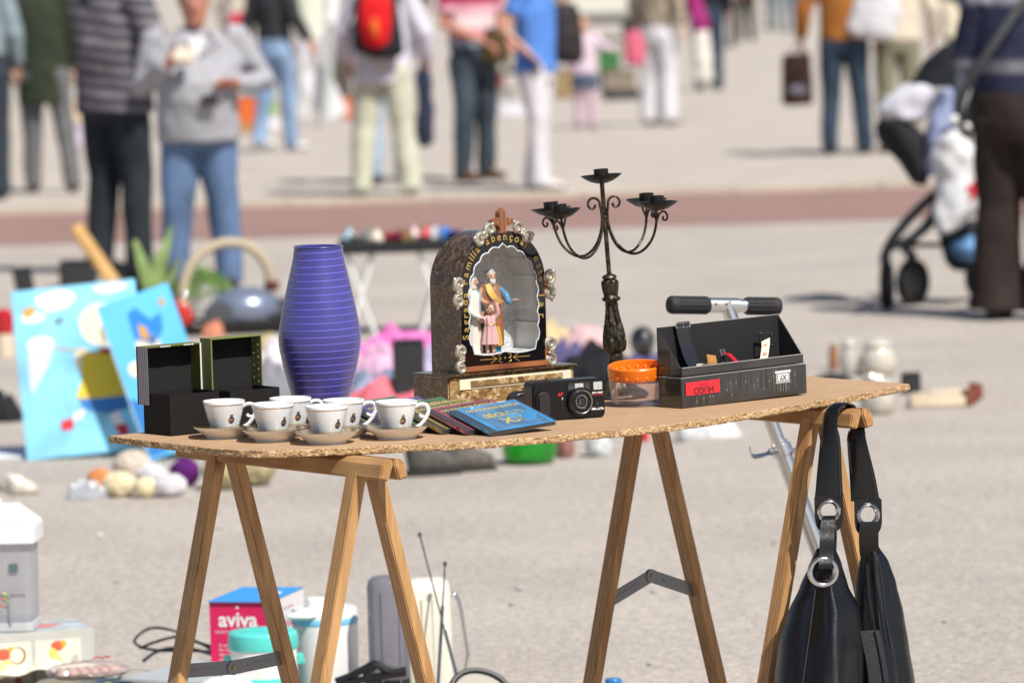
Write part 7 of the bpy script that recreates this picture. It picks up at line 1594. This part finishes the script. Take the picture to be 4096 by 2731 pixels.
# ================================================================== FAR PAVEMENT: GOODS, STALLS, PEOPLE
def fat_(x, y): return gp(x, y, .04)
# leaning white board and pole
p, k = at(1320, 505, .04)
o = MB().box(0, 0, 0, 115 * k, .03, 215 * k).build('white_board', mat('board_white', (.68, .67, .70), .6), bevel=.006); o.location = p + V((-.06, .25, 125 * k)); o.rotation_euler = (radians(-8), radians(-24), 0); tag(o, 'white board leaning at an angle behind the walkers', 'board')
r = thing('white_pole', 'white pole leaning above the white board', 'pole', p + V((-.05, .1, 0))); m = MB(); m.tube([(-.03, 0, 0), (.05, .05, .66), (.13, .1, 1.5)], .055, 12); m.build('shaft', mat('pole_grey', (.40, .42, .42), .4), r); m = MB(); m.tube([(.085, .07, 1.02), (.15, .11, 1.7)], .062, 12); m.build('cover', m_white, r)
FG = 'goods spread on the far pavement'
for i, (nm, lb, x, y, w_, h_, col_) in enumerate([
    ('goods_box', 'bright orange box on the far pavement', 975, 515, 95, 120, (.75, .16, .03)), ('goods_box', 'lime green box beside the orange one on the far pavement', 1060, 490, 75, 75, (.28, .52, .10)),
    ('goods_box', 'tan crate below the orange box on the far pavement', 985, 535, 70, 35, (.45, .24, .08)), ('goods_box', 'teal box behind the light jeans on the far pavement', 1040, 400, 120, 60, (.12, .36, .40)),
    ('goods_box', 'white box right of the lime green one', 1080, 520, 90, 45, (.68, .64, .70)), ('goods_box', 'white box beside the walker on the far pavement', 1200, 480, 70, 90, (.64, .63, .62)),
    ('goods_box', 'orange crate between the white board and the backpack', 1375, 320, 60, 130, (.62, .24, .03)), ('goods_box', 'dark brown crate behind the white pole', 1370, 400, 70, 230, (.07, .055, .045)),
    ('goods_box', 'coral box left of the pale green trousers', 1405, 480, 60, 85, (.62, .17, .08)), ('goods_box', 'dark green bucket held behind the child in pink', 2435, 320, 80, 125, (.04, .17, .05)),
    ('goods_box', 'peach panel between the green coat and the striped sweater', 310, 560, 80, 150, (.70, .56, .38)), ('goods_box', 'lilac box on the ground left of the striped sweater', 335, 590, 100, 85, (.62, .54, .68)),
    ('goods_box', 'straw basket behind the child in pink', 2255, 395, 110, 110, (.27, .19, .09)), ('goods_box', 'grey box behind the blue top', 2005, 430, 90, 70, (.35, .33, .30)), ('goods_box', 'dark red box behind the pink polo', 1985, 400, 60, 90, (.20, .05, .04)),
    ('goods_box', 'white box beside the white trousers', 2050, 470, 110, 60, (.66, .65, .70)), ('goods_box', 'patterned brown box left of the far white trousers', 2480, 385, 130, 100, (.22, .18, .14)), ('goods_box', 'black low crate left of the far white trousers', 2500, 400, 130, 30, (.02, .025, .03))]):
    p, k = at(x, y, .04); w = w_ * k; h = h_ * k; r = thing(nm, lb, 'box', p, radians((i * 37) % 30 - 15), FG)
    MB().box(0, w * .35, h / 2, w, w * .7, h).build('box_body', mat('goods_%d' % i, col_, .7, var=.3, vs=9), r, bevel=min(w, h) * .06); m = MB(); m.box(0, w * .35, h + .008, w * 1.03, w * .73, .02); m.build('lid', mat('goodslid_%d' % i, tuple(c_ * .8 for c_ in col_), .7), r, bevel=.004)
# red hanging bag far left
o = bagmesh(None, 'red_bag', (0, 0, 0), .22, .14, .34, cloth('red_sack', (.50, .05, .08)), 3, .012); p, k = at(975, 500, .04); o.location = V((p.x - .02, p.y, 1.02)); tag(o, 'red bag hanging between the grey sweater and the charcoal top', 'bag')
# distant shoppers
for i, (lb, x, y, H, yaw, tc, bc, sc) in enumerate([
    ('distant person in black near the top edge, right of the magenta jacket', 2985, 168, 1.75, 170, (.03, .028, .028), (.035, .033, .03), (.03, .03, .03)),
    ('distant person in a dark red top near the top edge', 3090, 120, 1.70, 20, (.16, .03, .05), (.16, .20, .23), (.05, .05, .05)),
    ('distant person in grey blue at the top edge left of the rust jacket', 3170, 130, 1.72, 200, (.12, .15, .18), (.16, .20, .24), (.04, .04, .04)),
    ('distant person in white at the top edge', 2905, 190, 1.70, 150, (.60, .59, .60), (.16, .15, .15), (.05, .05, .05)),
    ('distant person in black behind the red backpack wearer', 1660, 240, 1.72, 10, (.03, .03, .035), (.05, .05, .06), (.03, .03, .03)),
    ('distant person in pale clothes behind the pink polo shirt', 2010, 300, 1.68, 30, (.48, .36, .22), (.28, .24, .18), (.05, .05, .05)),
    ('distant person in a white top behind the grey sweater', 950, 330, 1.72, 160, (.55, .50, .44), (.30, .14, .09), (.05, .05, .05)),
    ('person in light blue jeans standing right behind the pale green trousers', 1560, 735, 1.68, 10, (.36, .36, .40), (.36, .46, .58), (.04, .05, .06))]):
    person(lb, x, y, .04, H, yaw, cloth('far_top_%d' % i, tc), cloth('far_bot_%d' % i, bc), sc, 'tan', (.05, .04, .035), far=True)
# parked white van far away
p = gp(2440, 168, .04)
r = thing('white_van', 'pale cream van parked far away behind the child in pink', 'van', p, radians(6))
m_van = mat('van_paint', (.62, .61, .54), .35, coat=.4)
m = MB(); m.prism([(-1.0, .35), (1.0, .35), (1.0, 1.1), (.92, 2.2), (-.92, 2.2), (-1.0, 1.1)], -4.6, 0, M=FRONT); m.build('van_body', m_van, r, bevel=.08, seg=3)
m = MB(); m.prism([(-.80, 1.45), (-.04, 1.45), (-.04, 2.0), (-.76, 2.0)], .0, .02, M=FRONT); m.prism([(.04, 1.45), (.80, 1.45), (.76, 2.0), (.04, 2.0)], .0, .02, M=FRONT); m.build('rear_window', m_glassd, r)
m = MB(); m.box(0, -.08, .45, 1.96, .14, .18); m.build('bumper', mat('bumper_grey', (.12, .12, .12), .6), r, bevel=.03)
for sx in (-.86, .86):
    MB().box(sx, -.02, 1.0, .12, .06, .40).build('tail_light', mat('tail_red', (.40, .02, .02), .3), r, bevel=.02)
    for yy in (.8, 3.7): MB().lathe([(1e-5, -.10), (.30, -.10), (.34, -.06), (.34, .06), (.30, .10), (1e-5, .10)], 28, M=T(sx, yy, .34) @ RY(90)).build('wheel', mat('tyre', (.015, .016, .018), .8), r, angle=40)
